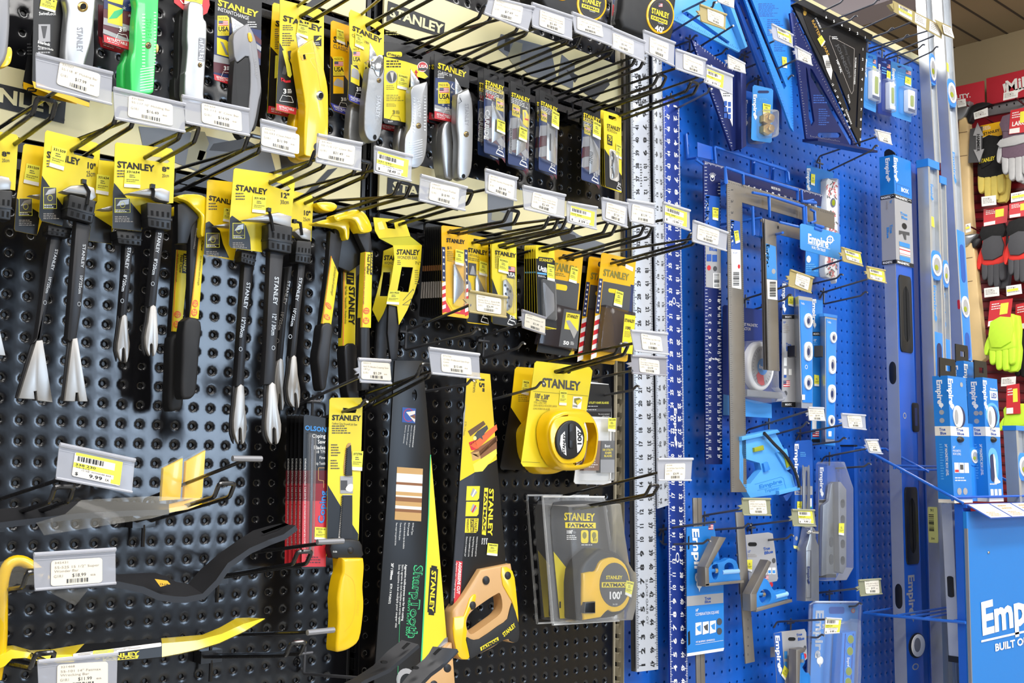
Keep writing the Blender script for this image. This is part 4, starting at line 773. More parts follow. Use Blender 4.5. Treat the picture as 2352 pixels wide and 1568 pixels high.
g.poly(p, [(648,117),(655,114),(666,150),(670,172),(666,179),(660,174),(656,150)], 'stickery', .024); g.poly(p, [(660,118),(668,116),(670,128),(664,140)], 'inkgray', .022); g.poly(p, [(652,150),(660,160),(655,172),(647,170)], 'inkgray', .022); g.stroke(p, [(648,182),(655,188),(667,187)], 5, 'red', .03); g.poly(p, [(644,178),(652,180),(646,188)], 'red', .03); three(g, p, 641, 204, 673, 233)
sticker(t, p, [(683,52),(708,57),(706,90),(680,80)], '354060', .04)
p2 = knife(t, 2.6, [(706,95),(711,97),(722,119),(730.5,138),(735.7,165),(743.4,203),(745,241),(744.5,310),(739,343),(728,362),(694,361),(690,345),(690,302),(692,247),(684,192),(676,140),(674.6,118),(686,109)], [(679.7,77.5),(708,96),(686,116)], m='tool_yellow', th=.7)
g = t.part('rivet'); g.dome(p2, 726, 223, 8.5, 11, FT+.14, .06, 'blade', 18); g.poly(p2, ell(726.5, 224, 5, 7), 'hole', FT+.23); g = t.part('end_hole'); g.poly(p2, ell(719, 340, 8, 9), 'plasticblack', FT+.145); g = t.part('latch'); g.slab(p2, [(680,131),(693,129),(695,142),(684,143)], .3, FT+.16, 'amber', .02); g.poly(p2, [(686,130),(691,129),(693,140),(688,141)], 'hole', FT+.17)
g.stroke(p2, sm([(690,128),(712,126),(722,128)], 3, False), 1, 'amber', FT+.145); g.stroke(p2, sm([(703,140),(712,138),(724,158),(733,172),(733,177),(720,168),(706,148),(703,140)], 2, False), .7, 'amber', FT+.145)
t = KN('second yellow carded knife behind the big yellow one'); p = PL(1.5); g = card(t, p, [(626,10),(630,6),(690,22),(680,250),(667,270),(614,259),(621,107)], 'yellowdeep'); g.poly(p, [(621,107),(660,150),(667,270),(614,259)], 'cardblack', .012); band3(g, p, [(616,243),(667,254),(667,270),(614,259)], 'RETRACTABLE'); g.text(p, 'STANLEY', (633,46), (725,70), (632,59), 'ink', .02, 2); g.fine(p, 631, 66, 641, 115, 10, 'inkgray', .02); g.poly(p, [(632,128),(642,126),(640,178),(630,180)], 'stickery', .02); knife(t, 1.5, [(669,262),(697,262),(725,350),(728,368),(700,374),(674,368),(664,340)], m='tool_yellow', th=.7)
# classic 199 fixed blades
def fixed(label, d, pts, blk, bnd, st, num, lg=None, front=True):
    t = KN(label); p = PL(d); g = card(t, p, pts, 'yellow' if front else 'amber', [(838,58),(846,56),(866,68),(875,76),(871,82),(856,76),(843,70)] if front else None); g.poly(p, blk, 'cardblack', .012); band3(g, p, bnd, 'FIXED BLADE', 'violet')
    sticker(t, p, st, num, .04); return t, p, g
t, p, g = fixed('silver fixed blade knife on a yellow and black card with a violet foot, front', 2.6, [(802,30),(806,22),(872,51),(882,60),(881.6,126),(875,129),(850,126),(844,170),(835,236),(832,244),(803,232),(798.5,226),(800,203),(803,103)], [(802.5,104),(822,155),(838,196),(835,236),(832,243),(801,231),(798,224),(800,203)], [(799,216),(835,231),(832,244),(801,231)], [(815,74),(831,81),(835,115),(814,106)], '336130')
g.text(p, 'STANLEY', (809.7,58), (876.5,88), (808.6,69), 'ink', .02, 2); g.text(p, 'CLASSIC 199', (808,76), (847,97), (807.6,83), 'inkgray', .02, 0); g.usa(p, 809, 108, 828, 150); g.poly(p, [(806,148),(826,162),(825,198),(805,188)], 'yellow', .02); g.poly(p, [(807,160),(812,156),(822,162),(825,172),(824,184),(806,176)], 'silverprint', .03); three(g, p, 813, 200, 831, 226)
p2 = knife(t, 2.7, [(843,158),(851,160),(876,150),(876,200),(874,262),(871,300),(865,320),(855,327),(843,324),(834,312),(831,290),(833,240),(838,200)], [(850,98),(866,128),(848,142)], m='zincgrip', cap=[(851,143),(863,129),(873,132),(875.5,155),(870,176),(863,179),(856,172),(851,160),(844,158),(844,140)])
screwhead(t, p2, 864.5, 187, 5, FT); g = t.part('emboss'); g.text(p2, 'STANLEY', (870,222), (866,272), (860,221), 'zinc', FT+.006, 1); g = t.part('end_hole'); g.poly(p2, ell(855, 317, 4, 6), 'hole', FT+.005)
t, p, g = fixed('second silver fixed blade knife on amber card, left of the front one', 1.5, [(760,50),(765,47),(840,72),(835,200),(800,266),(766,254),(758,240)], [(759,128),(785,165),(820,215),(800,266),(766,254),(758,240)], [(758,236),(800,252),(800,266),(766,254)], [(772,66),(788,71),(792,104),(772,96)], '336130', front=False)
g.text(p, 'STANLEY', (766,82), (838,110), (765,96), 'ink', .02, 2); g.text(p, 'CLASSIC 199', (765,100), (815,117), (764.5,109), 'inkgray', .02, 0); g.usa(p, 765, 130, 790, 174); g.rect(p, 765, 176, 789, 215, 'amber', .02); g.poly(p, [(766,190),(774,180),(788,186),(788,202),(766,196)], 'silverprint', .03); three(g, p, 777, 224, 797, 246)
knife(t, 1.6, [(805,240),(834,245),(834,310),(838,330),(815,336),(797,325),(798,280)], m='zincgrip')
# interlock 10-079
t = KN('grey ribbed knife on a black framed yellow card'); p = PL(2.5)
g = card(t, p, [(882,99),(887,95),(980,113),(986,119),(985,178),(978,182),(945,172),(938,208),(934,291),(884,283),(880,277)], 'cardblack', [(932,122),(940,119),(965,126),(972,133),(966,138),(940,131)])
g.poly(p, [(881.6,130),(930,141),(958,150),(983,176),(975,181),(958,176),(943,160),(938,208),(934,282),(881.6,271)], 'yellow', .012); g.poly(p, rr(887, 119, 923, 131, 4, 2), 'yellow', .02); g.text(p, 'STANLEY', (890,121), (920,128), (889.6,126), 'ink', .03, 2); g.fine(p, 887, 139, 930, 158, 3, 'ink', .02, .5); g.poly(p, ell(899, 177, 13, 15), 'silverprint', .02); g.poly(p, ell(899, 177, 11, 13), 'inkgray', .024); g.poly(p, [(895,166),(904,166),(901,190)], 'ground', .03); g.fine(p, 887, 196, 910, 208, 3, 'olive', .02); g.fine(p, 887, 218, 928, 234, 4, 'olive', .02); g.fine(p, 887, 238, 915, 246, 3, 'olive', .02); three(g, p, 894, 253, 920, 276, 'olive'); g.tb(p, '10-079', 890, 277, 902, 281, 'white', .02, 1)
g.poly(p, ell(970, 153.5, 12, 12), 'white', .02); g.poly(p, ell(970, 153.5, 10.5, 10.5), 'redcard', .026); g.rect(p, 960, 156, 980, 162, 'inkgray', .03); g.tb(p, 'USA', 961.5, 149, 979, 156, 'white', .036, 2); g.stroke(p, [(955,166),(956,180)], 2.5, 'red', .03); g.poly(p, [(951,167),(955,160),(960,168)], 'red', .03); g.poly(p, [(951,178),(956,185),(961,178)], 'red', .03)
sticker(t, p, [(912,168),(937,174),(934,208),(911,203)], '333662', .04)
p2 = knife(t, 2.6, [(949,197,1),(975,189,1),(977,203),(976,274),(975,329),(969,367),(958,384),(947,387),(936,384),(925,378),(924,334.5),(928,310),(938,291),(939,247),(939,208)], [(943,158),(964,187),(964,200),(944,205)], m='zinc')
g = t.part('grip_ribs')
for i in range(8): y = 326+i*5.5; g.stroke(p2, [(934,y+4),(964,y-4)], 1.6, 'blade', FT+.01)
for i in range(12): y = 226+i*7; g.rect(p2, 943, y, 947, y+2.5, 'blade', FT+.01); g.rect(p2, 967, y-4, 972, y-1.5, 'blade', FT+.01)
g.tv(p2, 'STANLEY', 952, 228, 961, 272, 'blade', FT+.008, 0); screwhead(t, p2, 955.6, 290.6, 6, FT); g = t.part('thumb_wheel'); g.slab(p2, ell(976, 296, 3, 9, 12), -.1, .1, 'brass', .03)
t = KN('grey knife edge behind the ribbed knife, red card foot showing'); p = PL(1.5); g = card(t, p, [(874,120),(905,130),(915,300),(910,305),(876,296),(871,290)], 'cardblack'); band3(g, p, [(872,283),(914,292),(913,304),(873,296)], 'RETRACTABLE'); knife(t, 1.6, [(915,285),(928,291),(926,320),(925,350),(914,350),(908,329)])
# classic 99
t = KN('plain silver straight knife on a black and flag blue card, front'); p = PL(2.5)
g = card(t, p, [(998,124),(1002,121),(1072,150),(1078,157),(1077.6,203),(1050,196),(1043,240),(1037,281),(999,272),(996,268)], 'cardblack', [(1037,146),(1046,143),(1060,148),(1068,156),(1062,160),(1046,156)])
g.poly(p, [(999.5,178),(1046,189),(1043,240),(1038,268),(997,255)], 'flagblue', .012); g.poly(p, [(998,240),(1012,244),(1028,250),(1041,250),(1038,266),(997,256)], 'silverprint', .016); g.poly(p, [(998,248),(1015,253),(1000,255)], 'white', .018); band3(g, p, [(997,255),(1039,266),(1037,281),(996.6,272)], 'RETRACTABLE')
g.text(p, 'STANLEY', (1006,143), (1070,165), (1005,156), 'yellow', .02, 2); g.text(p, 'CLASSIC 99', (1005.6,161), (1038,170), (1005,168), 'white', .02, 0); g.fine(p, 1005, 170, 1024, 181, 3, 'white', .02); g.usa(p, 1006, 189, 1033, 238)
for x, y in ((1004,205),(1037,212),(1038,234),(1017,241),(1030,242)): g.star(p, x, y, 4, 'silverprint', .03)
three(g, p, 1016, 246, 1034, 264); g.stroke(p, [(1039,192),(1036,200),(1043,206)], 1.5, 'white', .02)
p2 = knife(t, 2.6, [(1046,217,1),(1071,204,1),(1079,227.6),(1082,274),(1080,370),(1073.6,403),(1062.6,414),(1051.6,412.7),(1046,400),(1047.5,329),(1043.4,279.7)], [(1045.6,178),(1063,208),(1046,218)], m='zinc')
screwhead(t, p2, 1065, 310, 6, FT); g = t.part('emboss'); g.text(p2, 'STANLEY', (1071,240), (1071,290), (1062,240), 'gray_plastic', FT+.006, 0); g = t.part('end_hole'); g.poly(p2, ell(1058.5, 406, 4, 5), 'hole', FT+.005); g = t.part('nose_cap'); g.stroke(p2, [(1050,226),(1054,235),(1047,240)], 1, 'gunmetal', FT+.006)
for i, dx in enumerate((12, 22)):
    t = KN(['plain silver straight knife directly behind the front plain one', 'rearmost of the three plain silver straight knives'][i]); p = PL(1.9-.6*i); g = card(t, p, [(998-dx*.7,130),(1010,126),(1010,200),(1025-dx*.6,288+i*3),(990-dx*.3,280+i*3),(996-dx,272)], 'cardblack'); band3(g, p, [(997-dx,258+i*4),(1039-dx,268+i*4),(1037-dx,284+i*5),(996-dx,274+i*5)], 'RETRACTABLE'); g.text(p, 'ST', (1003-dx,147), (1018-dx,152), (1002-dx,158), 'yellow', .02, 2)
    knife(t, 1.9-.6*i, [(1030-dx*1.2,285),(1044-dx,283),(1047-dx,330),(1050-dx,408),(1036-dx,412),(1028-dx,400),(1024-dx*1.2,330)], m='zinc')
# ---------------------------------------------------------------- blister and carded blade packs
def blister(label, d, q, draw, clear=(.08, .2, .92, .88), back=False, m='cardblack', name='blade_pack', cat='blade pack', group='blade packs under the top hooks', ch=.16):
    t = Thing(name, label, cat, group); p = PL(d); s = Q(p, *q); g = t.part('hanging_card'); sl = rr(.28, .035, .72, .085, .04, 2, .02)
    g.slab(s, rr(0, 0, 1, 1, .07, 3, .02), -.03, 0, m, 0, [sl]); draw(g, s, t)
    if clear: c = t.part('clear_blister'); a, b, c1, d1 = clear; c.slab(s, rr(a, b, c1, d1, .08, 3, .03), .03, ch+.03, 'clear', .06, back=False)
    return t
def flagfoot(g, s, v=.36):
    g.poly(s, [(0, v), (1, v), (1, .985), (.04, 1), (0, .98)], 'flagblue', .012)
    for i, m in enumerate(('silverprint', 'maroon', 'silverprint', 'maroon')): y = v+.04+.13*i; g.poly(s, [(.05, y+.05), (.5, y), (1, y+.14), (1, y+.25), (.5, y+.12), (0, y+.2)], m, .016)
    g.poly(s, [(0, .84), (1, .86), (1, .985), (.04, .995), (0, .98)], 'flagblue', .02)
def packart(name2=None, badge=(.6, .28, .96, .46), bl='blade', shape=0, st=None, num='', extra=None):
    def f(g, s, t):
        flagfoot(g, s); g.tb(s, 'STANLEY', .06, .135, .95, .185, 'yellow', .03, 2); y = .2
        if name2: g.rect(s, .06, .195, .94, .24, 'yellow', .026); g.tb(s, name2, .13, .203, .87, .232, 'ink', .034, 2); y = .25
        g.fine(s, .06, y, .9, y+.075, 4, 'white', .03); g.usa(s, *badge, .03)
        b = t.part('blades')
        pts = [[(.34,.40),(.40,.36),(.44,.40),(.92,.6),(.92,.72),(.34,.86)], [(.38,.42),(.44,.42),(.82,.58),(.82,.76),(.36,.88)], [(.4,.38),(.85,.42),(.9,.82),(.84,.86),(.4,.84)], [(.42,.4),(.5,.4),(.9,.62),(.9,.8),(.4,.9)]][shape]
        b.slab(s, pts, .02, .08, bl, .015)
        if shape == 2: b.poly(s, rr(.53, .5, .62, .72, .045, 3, .02), 'gunmetal', .085)
        three(g, s, .56, .86, .94, .96, 'white', .03, '5')
        if extra: extra(g, s)
        if st: sticker(t, PL_OF(s), [s_(u) for u in ()], '') if 0 else sub_sticker(t, s, st, num)
    return f
def sub_sticker(t, s, st, num, h=.2):
    u0, v0, u1, v1 = st; g = t.part('price_sticker'); k = Q(None, s(u0, v0), s(u1, v0+.01), s(u1-.01, v1), s(u0-.03, v1-.01)); g.slab(k, [(0, 0), (1, 0), (1, 1), (0, 1)], h, h+.012, 'stickery', back=False); g.rect(k, 0, .84, 1, 1, 'white', h+.02)
    if num: g.tb(k, num, .1, .08, .92, .2, 'ink', h+.022, 1)
    g.fine(k, .3, .3, .75, .5, 2, 'inkgray', h+.022); g.fine(k, .12, .56, .9, .74, 2, 'olive', h+.022)
def ex1(g, s): g.tb(s, '10X', .06, .285, .48, .34, 'red', .034, 2); g.fine(s, .06, .345, .5, .37, 1, 'white', .03); g.text(s, 'CARBIDE', (.28, .48), (.2, .84), (.08, .48), 'white', .034, 2)
def ex2(g, s): g.rect(s, .03, .56, .17, .87, 'silverprint', .03); g.tv(s, 'EXTRA HEAVY DUTY', .05, .57, .15, .86, 'ink', .036, 1); g.poly(s, [(.62, .3), (.8, .29), (.97, .36), (.95, .5), (.66, .47)], 'yellow', .03); g.poly(s, [(.68, .31), (.8, .33), (.76, .42)], 'silverprint', .036); g.stroke(s, [(.74, .4), (.94, .4)], .02, 'red', .04)
dB1 = 2.5
Qs = lambda a, b, c, d: [a, b, c, d]
def pair(labf, labb, d, q, art, sh, artb=None):
    blister(labb, d-.8, [(x+sh[0], y+sh[1]) for x, y in q], artb or art); return blister(labf, d, q, art)
pair('carbide blade pack with red 10X print, front', 'carbide blade pack with red 10X print, rear', dB1, [(1111.5,156.5),(1158,173),(1160,367),(1111,350)], packart('FATMAX', (.58,.3,.97,.44), st=(.54,.56,.92,.72), num='362878', extra=ex1), (-14, 5))
pair('extra heavy duty blade pack, front, yellow sticker low on the blister', 'extra heavy duty blade pack, rear edge only', dB1, [(1172.5,184.6),(1218.5,202),(1213,391),(1166,376)], packart(None, (.12,.27,.5,.41), shape=1, st=(.42,.52,.8,.69), num='386340', extra=ex2), (-4, 4))
pair('carpet blade pack with slotted square blade, front', 'carpet blade pack with slotted square blade, rear', dB1, [(1239.5,205),(1282,225),(1278.5,405),(1236.5,389)], packart(None, (.08,.25,.4,.38), shape=2, st=(.58,.2,.97,.42), num='386358'), (-9, 2))
blister('delta blade pack beside the yellow seventy five card', dB1, [(1337.5,233),(1379.5,250),(1376.5,428),(1334.5,412)], packart('FATMAX', (.12,.28,.46,.4), shape=3, st=(.5,.2,.92,.42), num='357968', extra=lambda g, s: g.text(s, 'STANLEY', (.6,.6), (.54,.76), (.44,.6), 'gunmetal', .09, 1)))
def seventy(g, s, t):
    g.poly(s, [(0, .5), (1, .78), (1, .98), (.06, 1), (0, .98)], 'cardblack', .012); g.tb(s, 'STANLEY', .17, .155, .93, .21, 'ink', .03, 1); g.fine(s, .18, .22, .9, .26, 3, 'olive', .03); g.rect(s, .18, .3, .46, .38, 'ink', .03); g.tb(s, '75', .21, .31, .43, .37, 'yellow', .036, 2); g.rect(s, .18, .38, .46, .43, 'ink', .03); g.fine(s, .2, .39, .44, .42, 2, 'yellow', .036)
    g.slab(s, rr(.28, .48, .78, .88, .08, 2, .03), .01, .03, 'paper'); b = t.part('blades'); b.slab(s, sm([(.36,.52),(.6,.54),(.72,.62),(.74,.78),(.6,.84),(.36,.86),(.42,.76),(.34,.72),(.4,.66),(.34,.58)], 2), .03, .1, 'blade', .02); b.stroke(s, sm([(.36,.54),(.5,.56),(.4,.66),(.42,.76),(.48,.84)], 2, False), .07, 'gunmetal', .11); three(g, s, .68, .88, .96, .97, 'white', .03, '5'); sub_sticker(t, s, (.66, .38, .97, .57), '332937', .05)
for i, l in enumerate(('front', 'second', 'rearmost')): blister('yellow seventy five blade card, %s of the three' % l, dB1-.45*i, [(1386-3.6*i,254-1.5*i),(1427-3*i,267-1.5*i),(1428-3*i,443-1*i),(1389.5-4.5*i,428-1*i)], seventy, (.3,.5,.76,.88), m='yellow')
# second row: stacks of dispenser and blade cards
def fivepack(g, s, t):
    for x in (0, .86):
        g.rect(s, x, .24, x+.13, .62, 'navy', .012)
        for k in range(5): g.star(s, x+.065, .28+.075*k, .05, 'white', .018, .018)
        for k in range(8): y = .62+.042*k; g.poly(s, [(x, y+.02), (x+.13, y), (x+.13, y+.042), (x, y+.062)], 'red' if k % 2 else 'white', .014)
    g.poly(s, [(.13, .84), (.32, .94), (.66, .94), (.87, .84), (.87, .96), (.13, .96)], 'redcard', .013); g.poly(s, [(.2, .84), (.38, .92), (.62, .92), (.8, .84), (.8, .8), (.2, .8)], 'yellowdeep', .016)
    g.tb(s, 'STANLEY', .17, .135, .87, .18, 'ink', .03, 2); g.tb(s, '5', .2, .23, .28, .26, 'ink', .03, 2); g.fine(s, .3, .23, .4, .26, 2, 'ink', .03); g.fine(s, .2, .28, .5, .4, 6, 'olive', .03); b = t.part('blades'); b.slab(s, [(.42,.42),(.48,.42),(.8,.6),(.8,.7),(.4,.86)], .02, .08, 'blade', .015); sub_sticker(t, s, (.48,.25,.8,.43), '333366', .1)
p_front = [(1014,517),(1074,524),(1076.5,732),(1016,724)]
blister('yellow five blade card with flag borders, front of the thick stack', dh((1030,533),(1158,508)), p_front, fivepack, (.36,.38,.86,.88), m='amber', group='stacked five blade cards')
words9 = ('second', 'third', 'fourth', 'fifth', 'sixth', 'seventh', 'eighth', 'ninth', 'tenth')
for i, wd in enumerate(words9):
    j = i+1; blister('five blade card, %s in the thick stack, black edge showing' % wd, dh((1030,533),(1158,508))-.22*j, [(x-4.1*j-(1.8*j if k > 1 else 0), y+.3*j) for k, (x, y) in enumerate(p_front)], lambda g, s, t: (g.rect(s, 0, .62, 1, .8, 'faint', .012), g.rect(s, 0, .44, 1, .5, 'brown', .012)), None, m='cardblack', group='stacked five blade cards')
def drywall(g, s, t):
    g.rect(s, 0, .82, 1, .99, 'cardblack', .012); g.tb(s, 'STANLEY', .02, .15, .92, .2, 'ink', .03, 2); g.tb(s, 'DRYWALL', .03, .215, .55, .245, 'olive', .03, 0); g.fine(s, .03, .26, .8, .3, 2, 'olive', .03); g.rect(s, .04, .32, .4, .46, 'inkgray', .03); g.poly(s, [(.1,.45),(.2,.35),(.28,.35),(.36,.45)], 'silverprint', .036); g.rect(s, .6, .04, .95, .08, 'ink', .03)
    g.poly(s, [(0, .5), (.15, .55), (.3, .8), (.3, .86), (0, .86)], 'silverprint', .014); b = t.part('blades'); b.slab(s, [(.34,.5),(.42,.44),(.78,.62),(.78,.72),(.36,.84)], .02, .08, 'blade', .015); three(g, s, .6, .85, .95, .97, 'white', .03, '5'); sub_sticker(t, s, (.52,.28,.88,.45), '332964', .1)
def hooked(g, s, t):
    g.poly(s, [(0, .46), (.46, .82), (1, .9), (1, 1), (0, 1)], 'cardblack', .012); g.tb(s, 'STANLEY', .12, .115, .96, .165, 'ink', .03, 2); g.fine(s, .12, .18, .45, .34, 8, 'olive', .03); g.rect(s, .6, .28, .94, .42, 'ink', .03); g.flag(s, .62, .28, .92, .34, .036); g.tb(s, 'USA', .64, .35, .92, .4, 'white', .036, 2)
    b = t.part('blades'); b.slab(s, [(.42,.47),(.55,.44),(.78,.52),(.84,.62),(.78,.76),(.6,.82),(.44,.8),(.42,.6)], .02, .08, 'blade', .015)
    for x, y in ((.5,.52),(.6,.56),(.52,.62),(.64,.66),(.54,.72),(.66,.76),(.7,.58)): b.poly(s, ell(x, y, .05, .018, 7), 'gunmetal', .085)
    three(g, s, .6, .86, .96, .97, 'white', .03, '5'); sub_sticker(t, s, (.26,.2,.64,.38), '333932', .06)
def utility(g, s, t):
    g.rect(s, 0, .17, 1, .99, 'cardblack', .012); g.poly(s, rr(.1, .145, .94, .21, .06, 2, .02), 'ink', .02); g.tb(s, 'STANLEY', .16, .16, .88, .195, 'yellow', .03, 2); g.text(s, 'Utility', (.1,.25), (.8,.28), (.06,.31), 'white', .03, 2); g.rect(s, .04, .34, .96, .36, 'bluelite', .02); g.fine(s, .08, .375, .6, .4, 2, 'white', .03)
    b = t.part('blades'); b.slab(s, [(.3,.46),(.4,.46),(.86,.58),(.88,.72),(.86,.78),(.4,.9),(.3,.5)], .02, .08, 'gray_plastic', .015); b.stroke(s, [(.34,.48),(.42,.6),(.42,.88)], .03, 'blade', .09); sub_sticker(t, s, (.56,.22,.94,.43), '333268', .06)
dq = dh((1085,557.5),(1250,523))
blister('drywall blade card with black foot beside the thick stack', dq, [(1074,537.6),(1121.5,547),(1124.6,747),(1072.5,741)], drywall, (.3,.4,.82,.84), m='yellowdeep', group='blade cards on the second row')
blister('bright yellow card of hooked ragged blades, front', dh((1146,564),(1290,527)), [(1129,551),(1186,560.6),(1187,753),(1131,743)], hooked, (.36,.4,.9,.84), m='yellow', group='blade cards on the second row')
blister('bright yellow card of hooked ragged blades, rear edge only', dh((1146,564),(1290,527))-.5, [(1126,551),(1180,560),(1181,752),(1129,741)], hooked, None, m='yellow', group='blade cards on the second row')
pu = [(1230,562),(1273,566),(1279,756.5),(1235,747)]
blister('black utility blade card with yellow top, front of its stack', dh((1239,571),(1385,535)), pu, utility, (.2,.42,.95,.9), m='yellow', group='stacked utility blade cards')
for i, wd in enumerate(words9[:5]): j = i+1; blister('utility blade card, %s in its stack, yellow edge showing' % wd, dh((1239,571),(1385,535))-.3*j, [(x-5*j-(.9*j if k > 1 else 0), y+.2*j) for k, (x, y) in enumerate(pu)], lambda g, s, t: (g.rect(s, 0, .17, 1, .99, 'cardblack', .012), g.rect(s, 0, .33, 1, .35, 'bluelite', .02)), None, m='yellow', group='stacked utility blade cards')
def fifty(g, s, t):
    g.poly(s, [(0, .44), (.95, .48), (.92, 1), (0, 1)], 'cardblack', .012); g.tb(s, 'STANLEY', -.02, .13, .8, .205, 'olive', .03, 2); g.fine(s, .05, .225, .6, .26, 2, 'olive', .03); g.rect(s, .05, .29, .95, .55, 'inkgray', .02); g.slab(s, rr(.2, .33, .58, .385, .05, 3, .02), .02, .03, 'yellowdeep'); g.poly(s, [(.84, 1.0), (.92, .93), (.98, 1.0)], 'yellow', .02)
    b = t.part('dispenser'); b.slab(s, [(-.04,.53),(.95,.56),(.92,.95),(-.1,.93)], .03, .5, 'smoke', .05); b.rect(s, .42, .57, .93, .93, 'inkgray', .51); b.rect(s, .5, .6, .9, .76, 'yellow', .52); b.tb(s, 'STANLEY', .54, .615, .86, .645, 'ink', .53, 2); b.poly(s, [(.52,.68),(.62,.67),(.88,.76),(.8,.84)], 'ground', .53); b.tb(s, '50', .52, .87, .68, .905, 'white', .53, 2); b.fine(s, .72, .87, .84, .905, 3, 'white', .53); sub_sticker(t, s, (.62,.14,.86,.3), '357544', .04)
blister('dark fifty blade dispenser pack on an amber card', dh((1285,593),(1470,540)), [(1274,571),(1340,583.6),(1318,820),(1232,808)], fifty, None, m='amber', group='blade dispenser packs')
def hundred(g, s, t):
    for k in range(7): g.star(s, .05, .28+.045*k, .035, 'white', .02, .015)
    g.rect(s, 0, .25, .1, .58, 'navy', .012); g.rect(s, .9, .25, 1, .6, 'navy', .012)
    for k in range(9): y = .58+.045*k; g.poly(s, [(0, y+.03), (.14, y), (.14, y+.045), (0, y+.075)], 'red' if k % 2 else 'white', .014)
    g.tb(s, 'STANLEY', .1, .15, .82, .215, 'olive', .03, 2); g.rect(s, .12, .27, .92, .51, 'inkgray', .02); g.slab(s, rr(.28, .325, .55, .365, .04, 3, .02), .02, .03, 'yellowdeep'); g.poly(s, [(.7,.06),(.93,.08),(.93,.12),(.7,.1)], 'paper', .02)
    b = t.part('dispenser'); b.slab(s, [(.12,.5),(.98,.53),(.96,.94),(.1,.93)], .03, .5, 'smoke', .05); b.rect(s, .66, .56, .97, .93, 'yellow', .51); b.tb(s, 'STANLEY', .67, .6, .95, .63, 'ink', .52, 2); b.tb(s, '100', .7, .67, .86, .7, 'ink', .52, 2); b.fine(s, .7, .72, .92, .78, 5, 'olive', .52); b.rect(s, .7, .82, .82, .88, 'silverprint', .52); sub_sticker(t, s, (.48,.33,.7,.49), '333366', .06)
dhun = dh((1403,605),(1575,558))
blister('hundred blade dispenser pack on amber flag card, front', dhun, [(1382,579),(1461,597),(1441,831),(1357,822)], hundred, None, m='amber', group='blade dispenser packs')
blister('hundred blade dispenser pack on amber flag card, rear', dhun-.9, [(1353,588),(1430,602),(1412,838),(1326,827)], hundred, None, m='amber', group='blade dispenser packs')
# ---------------------------------------------------------------- saws and saw blades
def sawcard(label, d, dx, front=False):
    t = Thing('coping_saw_blade_pack', label, 'saw blade pack', 'red and black saw blade cards'); p = PL(d)
    P_ = [(698-dx,955),(701-dx,951.6),(749-dx,960),(753-dx,966),(748-dx*.9,1300),(744-dx*.9,1304),(694-dx*.95,1307),(692-dx*.95,1302)]
    g = card(t, p, P_, 'cardblack'); R = lambda y0, y1, m, h: g.poly(p, [(697.5-dx-(y0-952)*.015, y0), (752-dx-(y0-962)*.012, y0), (752-dx-(y1-962)*.012, y1), (697.5-dx-(y1-952)*.015, y1)], m, h)
    R(1080, 1110, 'darkred', .01); R(1110, 1150, 'crimson', .012); R(1150, 1301, 'redcard', .014)
    g.text(p, 'CARD BACK FOR APPLICATION INFORMATION AND BLADE SPECS. OPEN PACKAGE FROM BACK', (697-dx,1262), (699-dx,1052), (701-dx,1262), 'white', .022, 0)
    if front:
        g.text(p, 'OLSON', (700,976), (750,981), (699.5,987), 'skyprint', .022, 2)
        for i, (w, x) in enumerate((('Coping',716),('Saw',729),('Blades',720),('18 TPI',724),('Fine',733),('Skip Tooth',722))): y = 996+i*13.2-(i > 2)*2; k = 9 if i < 3 else 7; g.tb(p, w, x, y, 747-(i > 2)*.5, y+k, 'white', .022, 1 if i < 3 else 0)
        g.stroke(p, [(745,1074),(731,1074),(731,1102),(743,1104),(743,1120)], 1.2, 'tan', .022); g.text(p, 'Coping', (729,1202), (734,1127), (744,1202), 'blueprint', .024, 2); g.text(p, 'Coping', (729.5,1201.5), (734.5,1127), (743.5,1201.5), 'skyprint', .03, 1); g.fine(p, 722, 1246, 745, 1256, 2, 'maroon', .022); g.fine(p, 702, 1278, 745, 1296, 3, 'maroon', .022)
        c = t.part('clear_blister'); c.slab(p, [(706,994),(724,997),(718,1276),(703,1274)], .02, .18, 'clear', .05, back=False); b = t.part('saw_blades'); b.slab(p, [(714,1003),(717,1003),(712,1270),(709,1270)], .03, .08, 'steel'); b.slab(p, [(718,1010),(720,1010),(714,1265),(712,1265)], .03, .06, 'steel')
        sticker(t, p, [(722,1209.6),(747.8,1211),(747,1240),(721,1238)], '332313', .05)
D3 = dh((717,966),(843,922),8)
sawcard('red and black coping saw blade card, front of five', 3.2, 0, True)
for i, w in enumerate(('second', 'third', 'fourth', 'rearmost')): sawcard('red and black coping saw blade card, %s of the five, edge showing' % w, 2.85-.35*i, 11.5+9.2*i)
t = Thing('drywall_saw', 'yellow handled jab saw on a yellow and black card', 'saw'); p = PL(3.4)
g = card(t, p, [(757,918),(761,913),(830,913),(833,920),(828,1100),(824,1226),(819,1277),(750,1277),(752.6,1115)], 'yellow', [(788,936),(820,940),(817,948),(786,948)]); g.poly(p, [(752.6,1113),(781,1160),(823,1226),(819,1277),(750,1277)], 'cardblack', .012)
